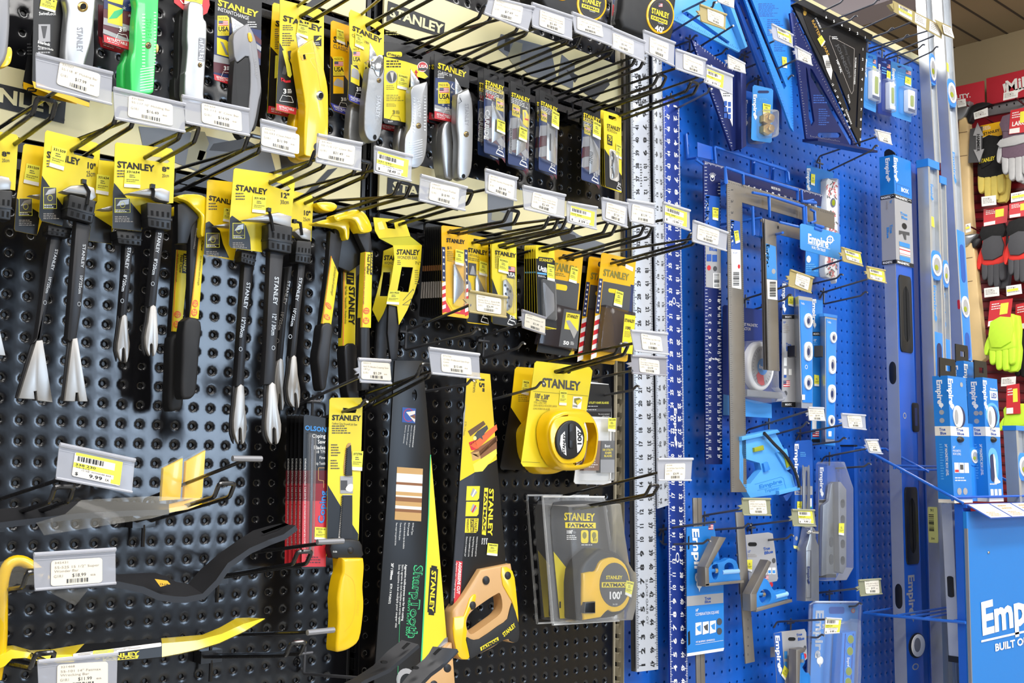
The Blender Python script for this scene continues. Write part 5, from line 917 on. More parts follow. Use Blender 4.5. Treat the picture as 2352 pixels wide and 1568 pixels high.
g.text(p, 'STANLEY', (762.5,952), (828,954), (762,964), 'ink', .02, 2); g.text(p, 'Cushion Grip Drywall Job Saw', (762,969), (820,972), (762,974), 'inkgray', .02, 0); g.fine(p, 762, 977, 806, 998, 4, 'inkgray', .02); g.fine(p, 760, 1020, 782, 1050, 5, 'inkgray', .02); g.fine(p, 759, 1056, 780, 1080, 4, 'inkgray', .02); g.slab(p, sm([(803,1017),(806,1025),(807,1088),(789,1088),(791,1050),(796,1022)], 2), .01, .03, 'tan'); g.slab(p, [(786,1136),(807,1136),(808,1235),(777,1235)], .01, .03, 'paper'); g.rect(p, 781, 1093, 810, 1133, 'silverprint', .02); g.rect(p, 782, 1103, 797, 1125, 'inkgray', .03); g.poly(p, sm([(793,1122),(800,1112),(810,1112),(808,1128),(798,1128)], 2), 'paper', .036)
b = t.part('blade'); tt = [(804,1022),(800,1026)]
for i in range(15): y = 1030+i*4.2; tt += [(793-i*.25, y), (797-i*.25, y+2.4)]
b.slab(p, tt+[(790,1092),(807,1092)], .04, .1, 'gunmetal'); tt = [(806,1137)]+[(803+0, 1137)]
tt = [(807,1137),(786,1137)]
for i in range(22): y = 1141+i*4.2; tt += [(783-i*.25, y), (787-i*.25, y+2.4)]
b.slab(p, tt+[(779,1238),(807,1238)], .04, .1, 'gunmetal')
g = t.part('ferrule'); g.slab(p, sm([(752,1238),(780,1236),(815,1240),(822,1262),(818,1280),(752,1280)], 2), 0, .5, 'plasticblack', .12); g.dome(p, 793, 1262, 7, 8, .5, .08, 'gunmetal')
g.tb(p, '15-556', 752, 1263, 762, 1267, 'white', .51, 1)
g = t.part('handle'); g.slab(p, sm([(766,1279,1),(815,1279,1),(817,1300),(814,1345),(816,1380),(814,1413),(805.6,1464),(785,1484),(762,1492),(752,1488),(754,1454),(756.5,1413),(755,1372),(761,1331),(767,1309)], 3), -.1, .85, 'tool_yellow', .35, k=4); g.stroke(p, sm([(771,1314),(788,1326),(795,1350),(794,1400),(785,1430),(770,1446)], 3, False), 1, 'amber', .855); g.text(p, 'STANLEY', (806,1375), (803,1410), (800,1375), 'amber', .855, 0)
sticker(t, p, [(808,1036),(833,1036),(830,1081),(805,1079)], '372706', .05)
# long hand saw in its sleeve
t = Thing('hand_saw', 'long hand saw in a black sleeve with green print', 'saw'); p = PL(2.6)
g = t.part('sleeve'); g.slab(p, [(907,828),(971,828),(990,1043),(1026,1462),(1024,1470),(967,1523),(960,1640),(854,1640),(889,1140)], -.12, .0, 'cardblack', .02, [ell(952, 907, 6, 13, 14)])
g.poly(p, [(989.5,1046),(1025.5,1463),(1023,1469),(968,1520),(984,1180)], 'yellow', .015); g.poly(p, [(987.5,1044),(989.6,1044),(985.5,1180),(969,1520),(965.5,1523),(983,1180)], 'green', .02)
g.poly(p, [(924,935),(955,938),(953,972),(923,969)], 'blueprint', .015); g.ring(p, 938, 953, 12, 15, .1, 'red', .02); g.poly(p, [(932,946),(953,943),(953,950),(940,955),(953,962),(952,970)], 'paper', .025); g.poly(p, [(943,956),(953,952),(953,964)], 'brown', .025)
g.text(p, '3-Sided SharpTooth Induction hardened teeth', (954,976), (949,1027), (951,976), 'white', .02, 1); g.text(p, 'dientes endurecidos por', (947,976), (942,1027), (944.5,976), 'white', .02, 0); g.text(p, 'Dents durcies par', (940,976), (935,1022), (937.5,976), 'white', .02, 0); g.text(p, 'Dents traitees', (933,976), (928,1018), (930.5,976), 'white', .02, 0)
ys = [1072,1086,1106,1112,1128,1136,1140,1150,1160,1167,1174,1193]
for i, m in enumerate(('tan','paper','brown','paper','tan','cream','brown','tan','paper','brown','tan')):
    x0 = lambda y: 911.5-(y-1072)*.045; x1 = lambda y: 971-(y-1072)*.035; g.poly(p, [(x0(ys[i]),ys[i]),(x1(ys[i]),ys[i]+4),(x1(ys[i+1]),ys[i+1]+4),(x0(ys[i+1]),ys[i+1])], m, .018)
for i in range(5): x = 951-i*9.5; g.text(p, ('All Wood Types','Drywall','Para corte de todo tipo de maderas','Corte de fibra de pino','Pour couper tous genres de bois')[i], (x,1200), (x-3,1200+(28,30,60,40,52)[i]), (x-4,1200), 'white', .02, 0)
g.text(p, 'SharpTooth', (972,1298), (958,1466), (951,1297), 'green', .02, 2); g.text(p, 'SharpTooth', (970.5,1299), (956.7,1465), (952.5,1298), 'cardblack', .026, 0); g.text(p, 'HEAVY DUTY SAW', (943,1372), (936,1460), (937.5,1372), 'green', .02, 1)
for i, w in enumerate(('Aggressive multi-purpose saw for fast cutting','Sierra agresiva de usos multiples para cortes rapidos','Scie agressive a but multiple pour couper vite')): x = 935-i*7.5; g.text(p, w, (x,1296), (x-8,1425+i*8), (x-5,1296), 'white', .02, 1 if i == 0 else 0)
g.text(p, '20" / 500mm', (904,1293), (901,1331), (898.5,1293), 'white', .02, 2); g.text(p, '8TPI / 9 POINTS', (901,1340), (896.5,1386), (896,1340), 'white', .02, 1); g.stroke(p, [(918,1420),(910,1640)], .8, 'green', .02); g.poly(p, ell(932, 1560, 22, 26), 'silverprint', .02); g.poly(p, ell(934, 1566, 16, 20), 'cardblack', .024)
b = t.part('label_plate', label='black name plate on the yellow wedge'); s = Q(p, (988,1297), (1006,1301), (999,1413), (981,1411)); b.slab(s, [(.15,0),(.85,0),(.85,.05),(1,.05),(1,.95),(.85,.95),(.85,1),(.15,1),(.15,.95),(0,.95),(0,.05),(.15,.05)], .01, .03, 'ink'); b.text(s, 'STANLEY', (.78,.1), (.78,.92), (.2,.1), 'yellow', .04, 2)
h = t.part('handle', label='pale wood handle at the foot of the sleeve'); h.slab(p, [(1024,1476),(1030,1474),(1040,1600),(985,1640),(958,1640),(966,1535)], -.3, .35, 'wood', .1); h.dome(p, 1019, 1532, 9, 10, .35, .06, 'gunmetal'); h.dome(p, 988, 1570, 9, 10, .35, .06, 'gunmetal'); h.slab(p, [(1020,1466),(1027,1462),(1028,1478),(1000,1490)], -.05, .05, 'blade')
# short toolbox saw
t = Thing('hand_saw', 'short fifteen inch saw with wood, yellow and black handle', 'saw'); p = PL(2.6)
g = t.part('sleeve'); g.slab(p, [(1072,852),(1126,858),(1142,1056),(1162,1294),(1096,1330),(1046,1395),(1034,1386),(1055,1104)], -.1, 0, 'cardblack', .02, [sm([(1096,929),(1104,927),(1108,940),(1103,952),(1096,946)], 2)])
g.poly(p, [(1073,853),(1125.5,859),(1141,1055),(1056,1104)], 'yellowdeep', .012); g.poly(p, [(1070,926),(1062,1010),(1064,950)], 'silverprint', .016)
g.text(p, '15"', (1113,866), (1112,900), (1101,865), 'ink', .02, 2); g.text(p, '380mm', (1097,860), (1093,902), (1089,859), 'ink', .02, 0); g.text(p, '8 TPI / 9 Points', (1072,968), (1068,1000), (1067,968), 'olive', .02, 0)
for m, q in (('wooddark', [(1074,990),(1110,966),(1115,974),(1080,1002)]), ('orange', [(1078,1022),(1140,974),(1142,986),(1096,1032)]), ('red', [(1076,1016),(1092,1010),(1098,1032),(1082,1034)]), ('brown', [(1080,1040),(1140,1000),(1142,1012),(1098,1050)]), ('tan', [(1082,1040),(1100,1036),(1104,1052),(1085,1058)]), ('brown', [(1100,1036),(1140,1002),(1141,1030),(1104,1054)]), ('stickery', [(1086,1066),(1140,1030),(1141,1042),(1108,1082),(1090,1084)]), ('inkgray', [(1086,1004),(1096,990),(1118,976),(1121,984),(1110,998),(1094,1012)])): g.poly(p, q, m, .018)
g.star(p, 1102, 1000, 12, 'inkgray', .024); g.poly(p, ell(1090, 1006, 4, 5), 'stickerp', .026); g.poly(p, [(1056,1106),(1090,1088),(1074,1160),(1060,1300),(1040,1380),(1036,1380)], 'steel', .012)
g.text(p, 'STANLEY', (1134,1122), (1130.5,1229), (1123.5,1122), 'yellow', .02, 2); g.poly(p, [(1112,1120),(1121,1120),(1115.5,1229),(1106,1227)], 'yellow', .018); g.text(p, 'FATMAX', (1119,1128), (1114,1220), (1113,1128), 'ink', .026, 2)
for y, c in ((1116,1), (1152,2), (1190,3)):
    g.poly(p, [(1072-(c-1)*1.5,y),(1102-(c-1)*1.5,y),(1100-(c-1)*1.5,y+28),(1096-(c-1)*1.5,y+33),(1070-(c-1)*1.5,y+33)], 'yellow', .018)
    if c < 3: g.poly(p, [(1086,y+4),(1096,y+14),(1086,y+26),(1080,y+20)], 'silverprint', .024); g.stroke(p, [(1084,y+24),(1092,y+8)], 3, 'white' if c == 1 else 'red', .026)
g.text(p, 'STANLEY', (1096,1191), (1095,1222), (1090,1191), 'ink', .026, 1); g.rect(p, 1080, 1191, 1088, 1222, 'ink', .024); g.text(p, 'LIFETIME', (1087,1192), (1086,1221), (1081.5,1192), 'yellow', .03, 1); g.text(p, 'WARRANTY', (1077,1191), (1076,1221), (1072,1191), 'ink', .026, 1)
for i, w in enumerate(('Saw', 'Sierra', 'Scie')): x = 1120-i*5; g.text(p, w, (x,1235), (x-1,1250), (x-3.5,1235), 'white', .02, 1)
for i in range(4): x = 1098-i*8; g.text(p, ('Induction hardened teeth for','long lasting sharpness','Dientes templados para corte','Denture trempee par')[i], (x,1232), (x-4,1278), (x-3.6,1232), 'white', .02, 0)
g.poly(p, [(1047,1287),(1062,1289),(1057,1367),(1042,1387)], 'redcard', .02); g.text(p, 'AGGRESSIVE CUT', (1060,1291), (1055,1364), (1053.5,1290), 'white', .026, 2); g.text(p, 'Agresivo cut / Coupe agressive', (1051,1291), (1045,1374), (1047.5,1290), 'white', .026, 0)
sticker(t, p, [(1119.6,1246.5),(1143,1249),(1141,1276.5),(1117,1274)], '386430', .03)
hole = sm([(1138.7,1361),(1144,1386),(1138.7,1407.5),(1111.4,1429),(1084,1448.5),(1070.5,1454),(1062,1440),(1062,1421),(1073,1402),(1106,1377.5),(1127.8,1364)], 3)
h = t.part('handle'); h.slab(p, sm([(1164.6,1293,1),(1174,1350),(1179.6,1413),(1182,1462),(1174,1474),(1160.5,1472),(1150,1466),(1125,1484),(1078.6,1507),(1057,1513),(1043,1506),(1032,1467.6),(1031,1416),(1033.6,1397),(1057,1367),(1095,1306.5,1)], 3), -.4, .4, 'wood', .14, [hole], k=3)
y_ = t.part('grip_overmold', label='yellow and black rubber grip panels')
y_.slab(p, sm([(1141.4,1301),(1166,1309),(1174,1350),(1180,1427),(1164.6,1378),(1144,1342)], 2), .38, .46, 'tool_yellow', .05); y_.slab(p, sm([(1067.7,1372),(1081.4,1362.5),(1081,1377.5),(1067.7,1402),(1059,1425),(1062,1448),(1059.5,1467.6),(1067.7,1506),(1057,1512),(1043,1505),(1032.5,1467.6),(1031.5,1416),(1054,1413)], 2), .38, .46, 'tool_yellow', .05); y_.slab(p, sm([(1059.5,1462),(1070.5,1465),(1089.6,1465),(1133,1435),(1155,1418.5),(1164.6,1382),(1180,1430),(1181,1462),(1174,1473),(1160.5,1470),(1150,1466),(1078.6,1506),(1067.7,1506)], 2), .38, .47, 'rubber', .05)
y_.text(p, 'STANLEY', (1141,1452), (1168,1428), (1146,1460), 'yellow', .48, 2); y_.poly(p, [(1091,1484),(1132,1460),(1134,1468),(1093,1492)], 'yellow', .475); y_.text(p, 'FATMAX', (1094,1484), (1130,1463), (1096,1490), 'ink', .485, 2)
for x, y in ((1106,1331), (1074.5,1388), (1155,1320)): b = t.part('bolt'); b.dome(p, x, y, 8, 10, .44, .08, 'gunmetal', 18)
# ---------------------------------------------------------------- tapes
t = Thing('long_tape_measure', 'round yellow hundred foot tape on a yellow card, front', 'tape measure', 'carded yellow tapes'); dT = dh((1275,853),(1413,813)); p = PL(dT); print('dT', dT)
g = card(t, p, [(1228,834),(1233,829),(1355,843),(1361,851),(1344,965),(1318,1075),(1202,1071),(1197,1063)], 'yellow', rr(1272, 848, 1312, 858, 5, 3)); g.poly(p, ell(1290,860,1,1), 'yellow', .01)
g.text(p, 'STANLEY', (1245.4,866.6), (1332,876), (1244.5,887), 'inkgray', .02, 2); g.stroke(p, [(1224,898),(1350,909)], .8, 'olive', .02); g.stroke(p, [(1199,1060),(1240,1062)], .8, 'olive', .02); g.text(p, "100' x 3/8\"", (1228,902), (1262,907), (1227,913), 'inkgray', .02, 2); g.text(p, '30m x 9.5mm', (1230,915), (1256,918), (1229.5,920), 'inkgray', .02, 1)
for i, w in enumerate(('STEEL LONG TAPE', 'CINTA METRICA DE ACERO LARGA', 'LONG RUBAN EN ACIER')): g.text(p, w, (1226-i,921+i*7), (1255+(0,24,8)[i],923+i*7), (1225.7-i,926+i*7), 'olive', .02, 0)
g.poly(p, [(1316,910),(1337,911),(1334,939),(1314,937)], 'white', .02); g.poly(p, [(1318,915),(1330,913),(1336,918),(1326,930),(1318,924)], 'olive', .026); g.poly(p, [(1322,920),(1334,916),(1335,921),(1326,930)], 'yellow', .03); g.text(p, 'DURABLE', (1315,929), (1326,930), (1314.7,934), 'ink', .03, 1)
sticker(t, p, [(1285,897),(1302,898),(1300,931),(1283,930)], '346236', .03)
q = PL(dT+.1); b = t.part('case'); bo = sm([(1292.6,940),(1320.6,942.4),(1341,964),(1350,994.7),(1348,1030),(1343.6,1053),(1333.4,1070),(1310,1078),(1282.3,1080),(1264.5,1075),(1244,1048),(1234,1015),(1232.6,982),(1244,954),(1264.5,942.4)], 3)
b.slab(q, bo, 0, 1.15, 'tool_yellow', .35, [sm([(1253.8,966),(1258,956),(1269.6,951),(1277,953),(1270,961),(1262,968)], 3)], k=4); q2 = PL(dT+1.2); f = lambda l: [(x+3, y-2) for x, y in l]
b.slab(q2, [(1304+(x-1292)*.72, 1010+(y-1010)*.78) for x, y in bo], -.05, .12, 'tool_yellow', .06)
r = t.part('crank_hub', label='black oval winding hub'); rot = lambda l, a, cx, cy: [(cx+(x-cx)*math.cos(a)-(y-cy)*math.sin(a), cy+(x-cx)*math.sin(a)+(y-cy)*math.cos(a)) for x, y in l]
r.slab(q2, rot(ell(1304, 1010, 33, 45, 28), .12, 1304, 1010), .1, .26, 'plasticblack', .1, k=3); r.slab(q2, rr(1299, 972, 1312, 1030, 4, 2), .26, .36, 'plasticblack', .05); r.poly(q2, rr(1300, 990, 1311, 1012, 3, 2), 'rubber', .37)
for sgn, tx in ((-1, 'STANLEY'), (1, "100'")):
    cx = 1304+sgn*17
    r.poly(q2, [(1290,990),(1292,1020),(1294,1046),(1284,1038),(1279,1020),(1281,1000)] if sgn < 0 else [(1316,978),(1326,988),(1332,1004),(1331,1022),(1325,1034),(1319,1040),(1317,1010)], 'white', .28)
r.text(q2, 'STANLEY', (1284,1040), (1286,996), (1290,1041), 'ink', .3, 2); r.text(q2, "100'", (1318.5,1024), (1319,988), (1328,1024), 'ink', .3, 2)
c = t.part('end_hook'); c.tube(wirepath([q2(1325,1065,-.3), q2(1331,1058,-.2), q2(1343,1054,-.2), q2(1343,1060,-.3), q2(1330,1066,-.3)], .1), .05, 'chrome', 6)
t = Thing('long_tape_measure', 'round yellow hundred foot tape on a dark foot card, rear', 'tape measure', 'carded yellow tapes'); p = PL(dT-1.5); g = card(t, p, [(1182,848),(1187,842),(1300,850),(1304,860),(1260,1080),(1152,1078),(1149,1072),(1172,936)], 'cardblack'); g.poly(p, [(1182,848),(1187,842),(1300,850),(1304,860),(1292,930),(1212,995),(1173,935)], 'yellowdeep', .012); g.fine(p, 1190, 907, 1216, 924, 4, 'olive', .02); sticker(t, p, [(1200,872),(1216,874),(1213,908),(1196,904)], '346236', .03); b = t.part('case'); b.slab(p, sm([(1209,960),(1225,948),(1290,960),(1300,1060),(1268,1082),(1244,1088),(1215,1084),(1192,1050),(1186,1012),(1188,985)], 3), 0, 1.1, 'tool_yellow', .35, k=3)
t = Thing('blade_pack', 'hundred utility blade pack with white card beside the upright', 'blade pack'); p = PL(1.6)
g = card(t, p, [(1347,880),(1351,876),(1398,882),(1405,915),(1404,1108),(1400,1113),(1322,1111),(1318,1106)], 'white'); g.poly(p, [(1347,880),(1398,883),(1405,915),(1404,958),(1336,955)], 'cardblack', .012); g.tb(p, 'UTILITY KNIFE BLADES', 1352, 922, 1398, 927, 'stickery', .02, 1); g.fine(p, 1350, 932, 1384, 935, 1, 'white', .02); g.rect(p, 1342, 938, 1404, 945, 'inkgray', .02); g.fine(p, 1344, 940, 1382, 943, 1, 'white', .026); g.tb(p, 'Fits most standard', 1374, 949, 1399, 952, 'white', .02, 0); g.tb(p, 'utility knives', 1382, 954, 1399, 957, 'white', .02, 0)
b = t.part('clear_box'); b.slab(p, rr(1330, 962, 1402, 1104, 6, 2), .02, .45, 'clear', .08, back=False); b = t.part('blade_box'); b.slab(p, [(1332,1012),(1370,1012),(1366,1080),(1331,1080)], .03, .4, 'brown'); b.slab(p, [(1372,1012),(1402,1012),(1401,1085),(1369,1085)], .03, .42, 'inkgray'); b.rect(p, 1369, 1055, 1401, 1085, 'silverprint', .43); b.tb(p, 'Best', 1378, 1020, 1391, 1027, 'white', .44, 1); b.tb(p, '100 UTILITY', 1373, 1030, 1398, 1035, 'yellow', .44, 2); b.tb(p, 'KNIFE', 1379, 1037, 1394, 1042, 'yellow', .44, 2); b.tb(p, 'BLADES', 1377, 1044, 1395, 1049, 'yellow', .44, 2); b.fine(p, 1335, 1050, 1364, 1076, 5, 'paper', .41)
sticker(t, p, [(1385,960),(1403,960),(1401,992),(1384,990)], '301299', .5)
def clamshell(label, d, dx, dy, front):
    t = Thing('long_tape_measure', label, 'tape measure', 'tapes in clear clamshells'); p = PL(d); T = lambda l: [(x+dx, y+dy) for x, y in l]
    g = t.part('card'); g.slab(p, T(sm([(1266,1170),(1290,1150),(1385,1152),(1392,1160),(1408,1290),(1412,1415,1),(1285,1420,1),(1271,1266)], 2)), -.04, 0, 'inkgray', 0); g.poly(p, T([(1271,1266),(1301,1304),(1310,1330),(1320,1419),(1286,1420)]), 'yellow', .012)
    if front:
        g.text(p, 'STANLEY', (1295.6,1176.4), (1365,1178.5), (1295,1193.5), 'yellow', .02, 2); g.poly(p, [(1297.6,1199),(1368,1200),(1368,1213),(1298,1212)], 'yellow', .02); g.text(p, 'FATMAX', (1303,1201.5), (1362,1202.5), (1303,1210), 'ink', .026, 2); g.tb(p, "100'", 1300, 1217, 1315, 1225, 'white', .02, 2); g.tb(p, '30m', 1316, 1219, 1323, 1224, 'silverprint', .02, 0); g.fine(p, 1301, 1229, 1330, 1241, 3, 'white', .02)
        for x in (1334, 1356): g.poly(p, rr(x, 1217, x+17, 1247, 4, 2), 'yellow', .02); g.poly(p, ell(x+8, 1229, 5, 8, 12), 'olive', .026)
        g.tb(p, '3:1', 1361, 1236, 1370, 1242, 'ink', .03, 2); g.fine(p, 1335, 1250, 1373, 1254, 1, 'white', .02); g.rect(p, 1284, 1381, 1288, 1396, 'ink', .02)
    c = t.part('case'); bo = sm([(1298,1306),(1335,1262),(1355.5,1258),(1389,1270),(1416,1309),(1418,1360),(1403,1397),(1372,1412),(1342,1415.4),(1301.6,1420.5),(1296,1400)], 3); c.slab(p, T(bo), 0, 1.4, 'plasticblack', .3, k=3)
    c.slab(p, T(sm([(1300,1312,1),(1318,1308,1),(1330,1306),(1342,1284),(1372,1276),(1398,1292),(1410,1330),(1408,1370),(1392,1395),(1370,1400),(1358,1396),(1342,1412,1),(1303,1418,1),(1299,1380)], 3)), 1.2, 1.55, 'tool_yellow', .12, k=3)
    if front:
        b = t.part('dial_label', label='round black label'); b.slab(p, ell(1372, 1338, 34, 50, 32), 1.5, 1.58, 'inkgray'); b.text(p, 'STANLEY', (1352,1317), (1389,1317), (1352,1325), 'yellow', 1.6, 2); b.rect(p, 1342, 1332, 1399, 1344, 'yellow', 1.595); b.tb(p, 'FATMAX', 1345, 1334, 1396, 1342, 'ink', 1.61, 2); b.tb(p, "100'", 1357, 1353, 1388, 1370, 'white', 1.6, 2); b.tb(p, '34-130', 1367, 1380, 1378, 1384, 'white', 1.6, 0)
        k = t.part('blade_hook'); k.slab(p, [(1300,1377),(1324,1375),(1324,1402),(1298,1402)], 1.2, 1.75, 'plasticblack', .06); sticker(t, p, [(1398.6,1328),(1416,1332),(1409.4,1366.6),(1395,1360)], '357340', 1.6)
    c = t.part('clear_clamshell'); c.slab(p, T([(1246,1140),(1250,1136),(1387,1141),(1392,1146),(1406,1276),(1421,1420),(1416,1425),(1272,1434),(1267,1430)]), -.1, -.06, 'clear', 0); c.slab(p, T(sm([(1262,1160,1),(1385,1155,1),(1404,1290),(1420,1310),(1421,1370),(1412,1418,1),(1280,1424,1)], 2)), -.06, 1.75, 'clear', .2, back=False)
    c.tube([p(x+dx, y+dy) for x, y in ((1246,1140),(1387,1141),(1406,1276),(1421,1424),(1270,1434),(1246,1140))], .07, 'clear', 6)
dF = dh((1317,1168),(1483,1136)); print('dF', dF)
clamshell('yellow and black hundred foot tape in a clear clamshell, front', dF, 0, 0, True); clamshell('yellow and black tape in a clear clamshell, rear, mostly hidden', dF-2.2, -36, -3, False)
def pocket(label, cx, cy, rx, ry, body, foot=None):
    t = Thing('tape_measure', label, 'tape measure', 'round faced tapes at the top edge'); p = PL(5); g = t.part('case'); g.slab(p, sm(body, 2), -1, .3, 'rubber', .25, k=3)
    b = t.part('bumper', label='yellow ring'); b.slab(p, ell(cx, cy, rx, ry, 32), .2, .36, 'amber', .05); l = t.part('face_label'); l.poly(p, ell(cx, cy, rx*.88, ry*.88, 32), 'ink', .37); l.ring(p, cx, cy, rx*.8, ry*.8, .03, 'inkgray', .38, 28)
    l.text(p, 'STANLEY', (cx-rx*.66, cy-ry*.42), (cx+rx*.58, cy-ry*.1), (cx-rx*.66, cy-ry*.12), 'yellow', .385, 2); l.poly(p, [(cx-rx*.7, cy-ry*.02), (cx+rx*.48, cy+ry*.3), (cx+rx*.46, cy+ry*.52), (cx-rx*.72, cy+ry*.2)], 'yellow', .38); l.text(p, 'FATMAX', (cx-rx*.62, cy+ry*.05), (cx+rx*.42, cy+ry*.33), (cx-rx*.63, cy+ry*.17), 'ink', .39, 2)
    l.flag(p, cx-rx*.15, cy-ry*.62, cx+rx*.12, cy-ry*.44, .38); l.text(p, 'CLASSIC', (cx-rx*.2, cy+ry*.36), (cx+rx*.2, cy+ry*.46), (cx-rx*.2, cy+ry*.43), 'white', .385, 0)
    if foot: l.text(p, foot, (cx-rx*.42, cy+ry*.5), (cx+rx*.22, cy+ry*.66), (cx-rx*.42, cy+ry*.82), 'white', .385, 2)
pocket('black tape measure with yellow ring and 40 foot label', 1508.5, 38, 32, 43, [(1424,20),(1440,-20),(1540,-30),(1542,40),(1536,94),(1500,90),(1425,66)], "40'")
pocket('black tape measure with yellow ring, half cut by the top edge', 1351, 12, 34, 40, [(1245,-40),(1386,-40),(1386,20),(1370,44),(1330,50),(1250,26)])
pocket('black tape measure with yellow ring, only its foot in view at the top', 1284, -28, 24, 33, [(1216,-60),(1310,-60),(1306,4),(1270,10),(1220,-4)])
t = Thing('blade_pack', 'narrow flag striped pack between two black tapes at the top', 'blade pack'); p = PL(4.4); g = card(t, p, [(1407,-20),(1428,-20),(1424,66),(1403,60)], 'silverprint'); g.poly(p, [(1408,-20),(1416,-20),(1413,12),(1407,8)], 'navy', .02); g.poly(p, [(1407,10),(1413,14),(1411,40),(1405,36)], 'red', .02); g.fine(p, 1415, 0, 1422, 50, 9, 'inkgray', .02); c = t.part('clear_blister'); c.slab(p, [(1403,-20),(1426,-20),(1424,64),(1403,58)], .03, .3, 'clear', .06, back=False)
# ---------------------------------------------------------------- flat bars lying on the hooks
def ribbon(g, front, df, back, db, th, m, z=0.):
    """a bar with real width: its front and back edges at their own distances"""
    F = [at(x, y, df) for x, y in front]; B = [at(x, y, db) for x, y in back]; dn = V((0, 0, -th)); rg = []
    for i in range(len(F)):
        d = (F[min(i+1, len(F)-1)]-F[max(i-1, 0)]); n = V((d.z, 0, -d.x)).normalized(); n = n if n.z < 0 else -n
        rg.append([F[i], F[i]+n*th, B[i]+n*th, B[i]])
    return g.loft(rg, m)
t = Thing('curved_flat_bar', 'black curved flat bar with a slotted raised end, under the bagged bar', 'pry bar')
fr = [(40,1345),(180,1336),(264,1333),(330,1347),(368,1364),(400,1369),(426,1370),(465,1363),(496,1332),(523,1293),(574,1258),(620,1238),(651,1227),(678.6,1206)]
bk = [(40,1330),(180,1322),(264,1318.7),(330,1315.5),(357,1315),(384,1324),(405,1336),(432,1340),(460,1308),(504,1270),(550,1238),(581,1218),(615,1208),(643,1202)]
g = t.part('bar'); ribbon(g, fr, 7.5, bk, 6., .28, 'gunmetal'); l = t.part('yellow_label'); l.slab(PL(7.6), [(355,1329),(384,1333),(391,1341),(368,1347)], 0, .02, 'amber'); l.text(PL(7.6), '13-1/8', (366,1338), (386,1340), (366,1343), 'ink', .03, 1); c = t.part('claw_slot'); c.loft([[at(600,1222,7.)+V((0, 0, .02)), at(606,1226,7.)+V((0, 0, .02)), at(662,1206,7.)+V((0, 0, .03)), at(655,1203,7.)+V((0, 0, .03))], [at(600,1222,7.)+V((0, 0, .04)), at(606,1226,7.)+V((0, 0, .04)), at(662,1206,7.)+V((0, 0, .05)), at(655,1203,7.)+V((0, 0, .05))]], 'hole')
t = Thing('wrecking_bar', 'yellow and black wrecking bar with a hooked end and printed black middle', 'pry bar')
bt = [(-60,1484),(0,1484),(31,1481.5),(70,1493),(116,1491),(194,1478),(250,1475),(303,1470),(370,1465),(407,1462),(465,1457),(504,1441),(543,1419),(574,1417.5)]
ft = [(-60,1530),(-5,1510),(25,1491),(60,1497),(110,1503),(170,1503),(240,1495),(303,1488),(372,1477),(410,1474),(454,1470),(510,1455),(560,1432),(603,1420)]
fb = [(-60,1556),(10,1530),(28,1512),(58,1510),(105,1522),(170,1520),(240,1518),(303,1515),(372,1508),(410,1501),(454,1491),(504,1476),(562,1449),(609,1420)]
def bar3(g, i0, i1, m): g.loft([[at(*bt[i], 6.3), at(*ft[i], 7.4), at(*fb[i], 7.5), at(fb[i][0], fb[i][1]+2, 6.4)] for i in range(i0, i1)], m)
bar3(t.part('hooked_end'), 0, 6, 'bar_yellow'); bar3(t.part('black_sleeve', label='black printed middle'), 5, 9, 'cardblack'); bar3(t.part('chisel_end'), 8, 14, 'bar_yellow')
l = t.part('paper_label'); s = Q(None, *[at(x, y, dd) for x, y, dd in ((167,1501,7.42), (370,1475,7.42), (371,1484,7.46), (168,1511,7.46))]); l.slab(s, rr(0, 0, 1, 1, .02, 2, .2), .01, .02, 'paper'); l.fine(s, .05, .2, .95, .8, 2, 'faint', .03); l.poly(s, [(.22,-.1),(.45,.1),(.44,1.1),(.21,.9)], 'stickery', .03)
s = Q(None, *[at(x, y, dd) for x, y, dd in ((200,1508,7.46), (372,1485,7.46), (372,1508,7.5), (200,1520,7.5))]); l.text(s, 'STANLEY', (.1,.15), (.68,.12), (.1,.6), 'yellow', .02, 2); l.poly(s, [(.2,.72),(.68,.62),(.66,1.0),(.2,1.05)], 'yellow', .02); l.text(s, 'FATMAX', (.24,.76), (.64,.68), (.24,.98), 'ink', .03, 2)
t = Thing('bagged_flat_bar', 'black flat bar in a clear bag with two yellow upright claws', 'pry bar'); b = t.part('bar'); ribbon(b, [(-40,1204),(60,1192),(182,1178),(300,1172),(388,1170)], 6.4, [(-40,1172),(60,1163),(182,1150),(300,1152),(388,1157)], 5, .25, 'gunmetal')
c = t.part('claws'); p = PL(5.2); c.slab(p, [(373,1075),(418,1052),(416,1100),(412,1146),(368,1150)], -.1, .12, 'tool_yellow', .05); c.slab(p, [(425,1060),(470,1034),(467,1080),(462,1142),(420,1147)], -.1, .12, 'tool_yellow', .05); ribbon(c, [(388,1167),(430,1160),(462,1148)], 6.2, [(388,1157),(425,1148),(458,1138)], 5.1, .2, 'tool_yellow')
f = t.part('plastic_bag'); f.add([at(*q_) for q_ in ((186,1148,6.6),(349,1139,6.4),(466,1144,6.3),(420,1170,6.8),(349,1190,7.2),(230,1208,7.2),(101,1229,7.2),(83,1200,7.2),(150,1180,6.9),(300,1168,6.9))], [(0,1,9),(1,2,3),(1,3,9),(9,3,4),(9,4,5),(8,9,5),(8,5,6),(8,6,7),(0,9,8)], 'film'); f.add([at(*q_) for q_ in ((366,1150,5.5),(372,1070,5.5),(420,1046,5.5),(421,1056,5.5),(472,1028,5.5),(466,1146,5.5))], [(0,1,2,3),(0,3,4,5)], 'film')
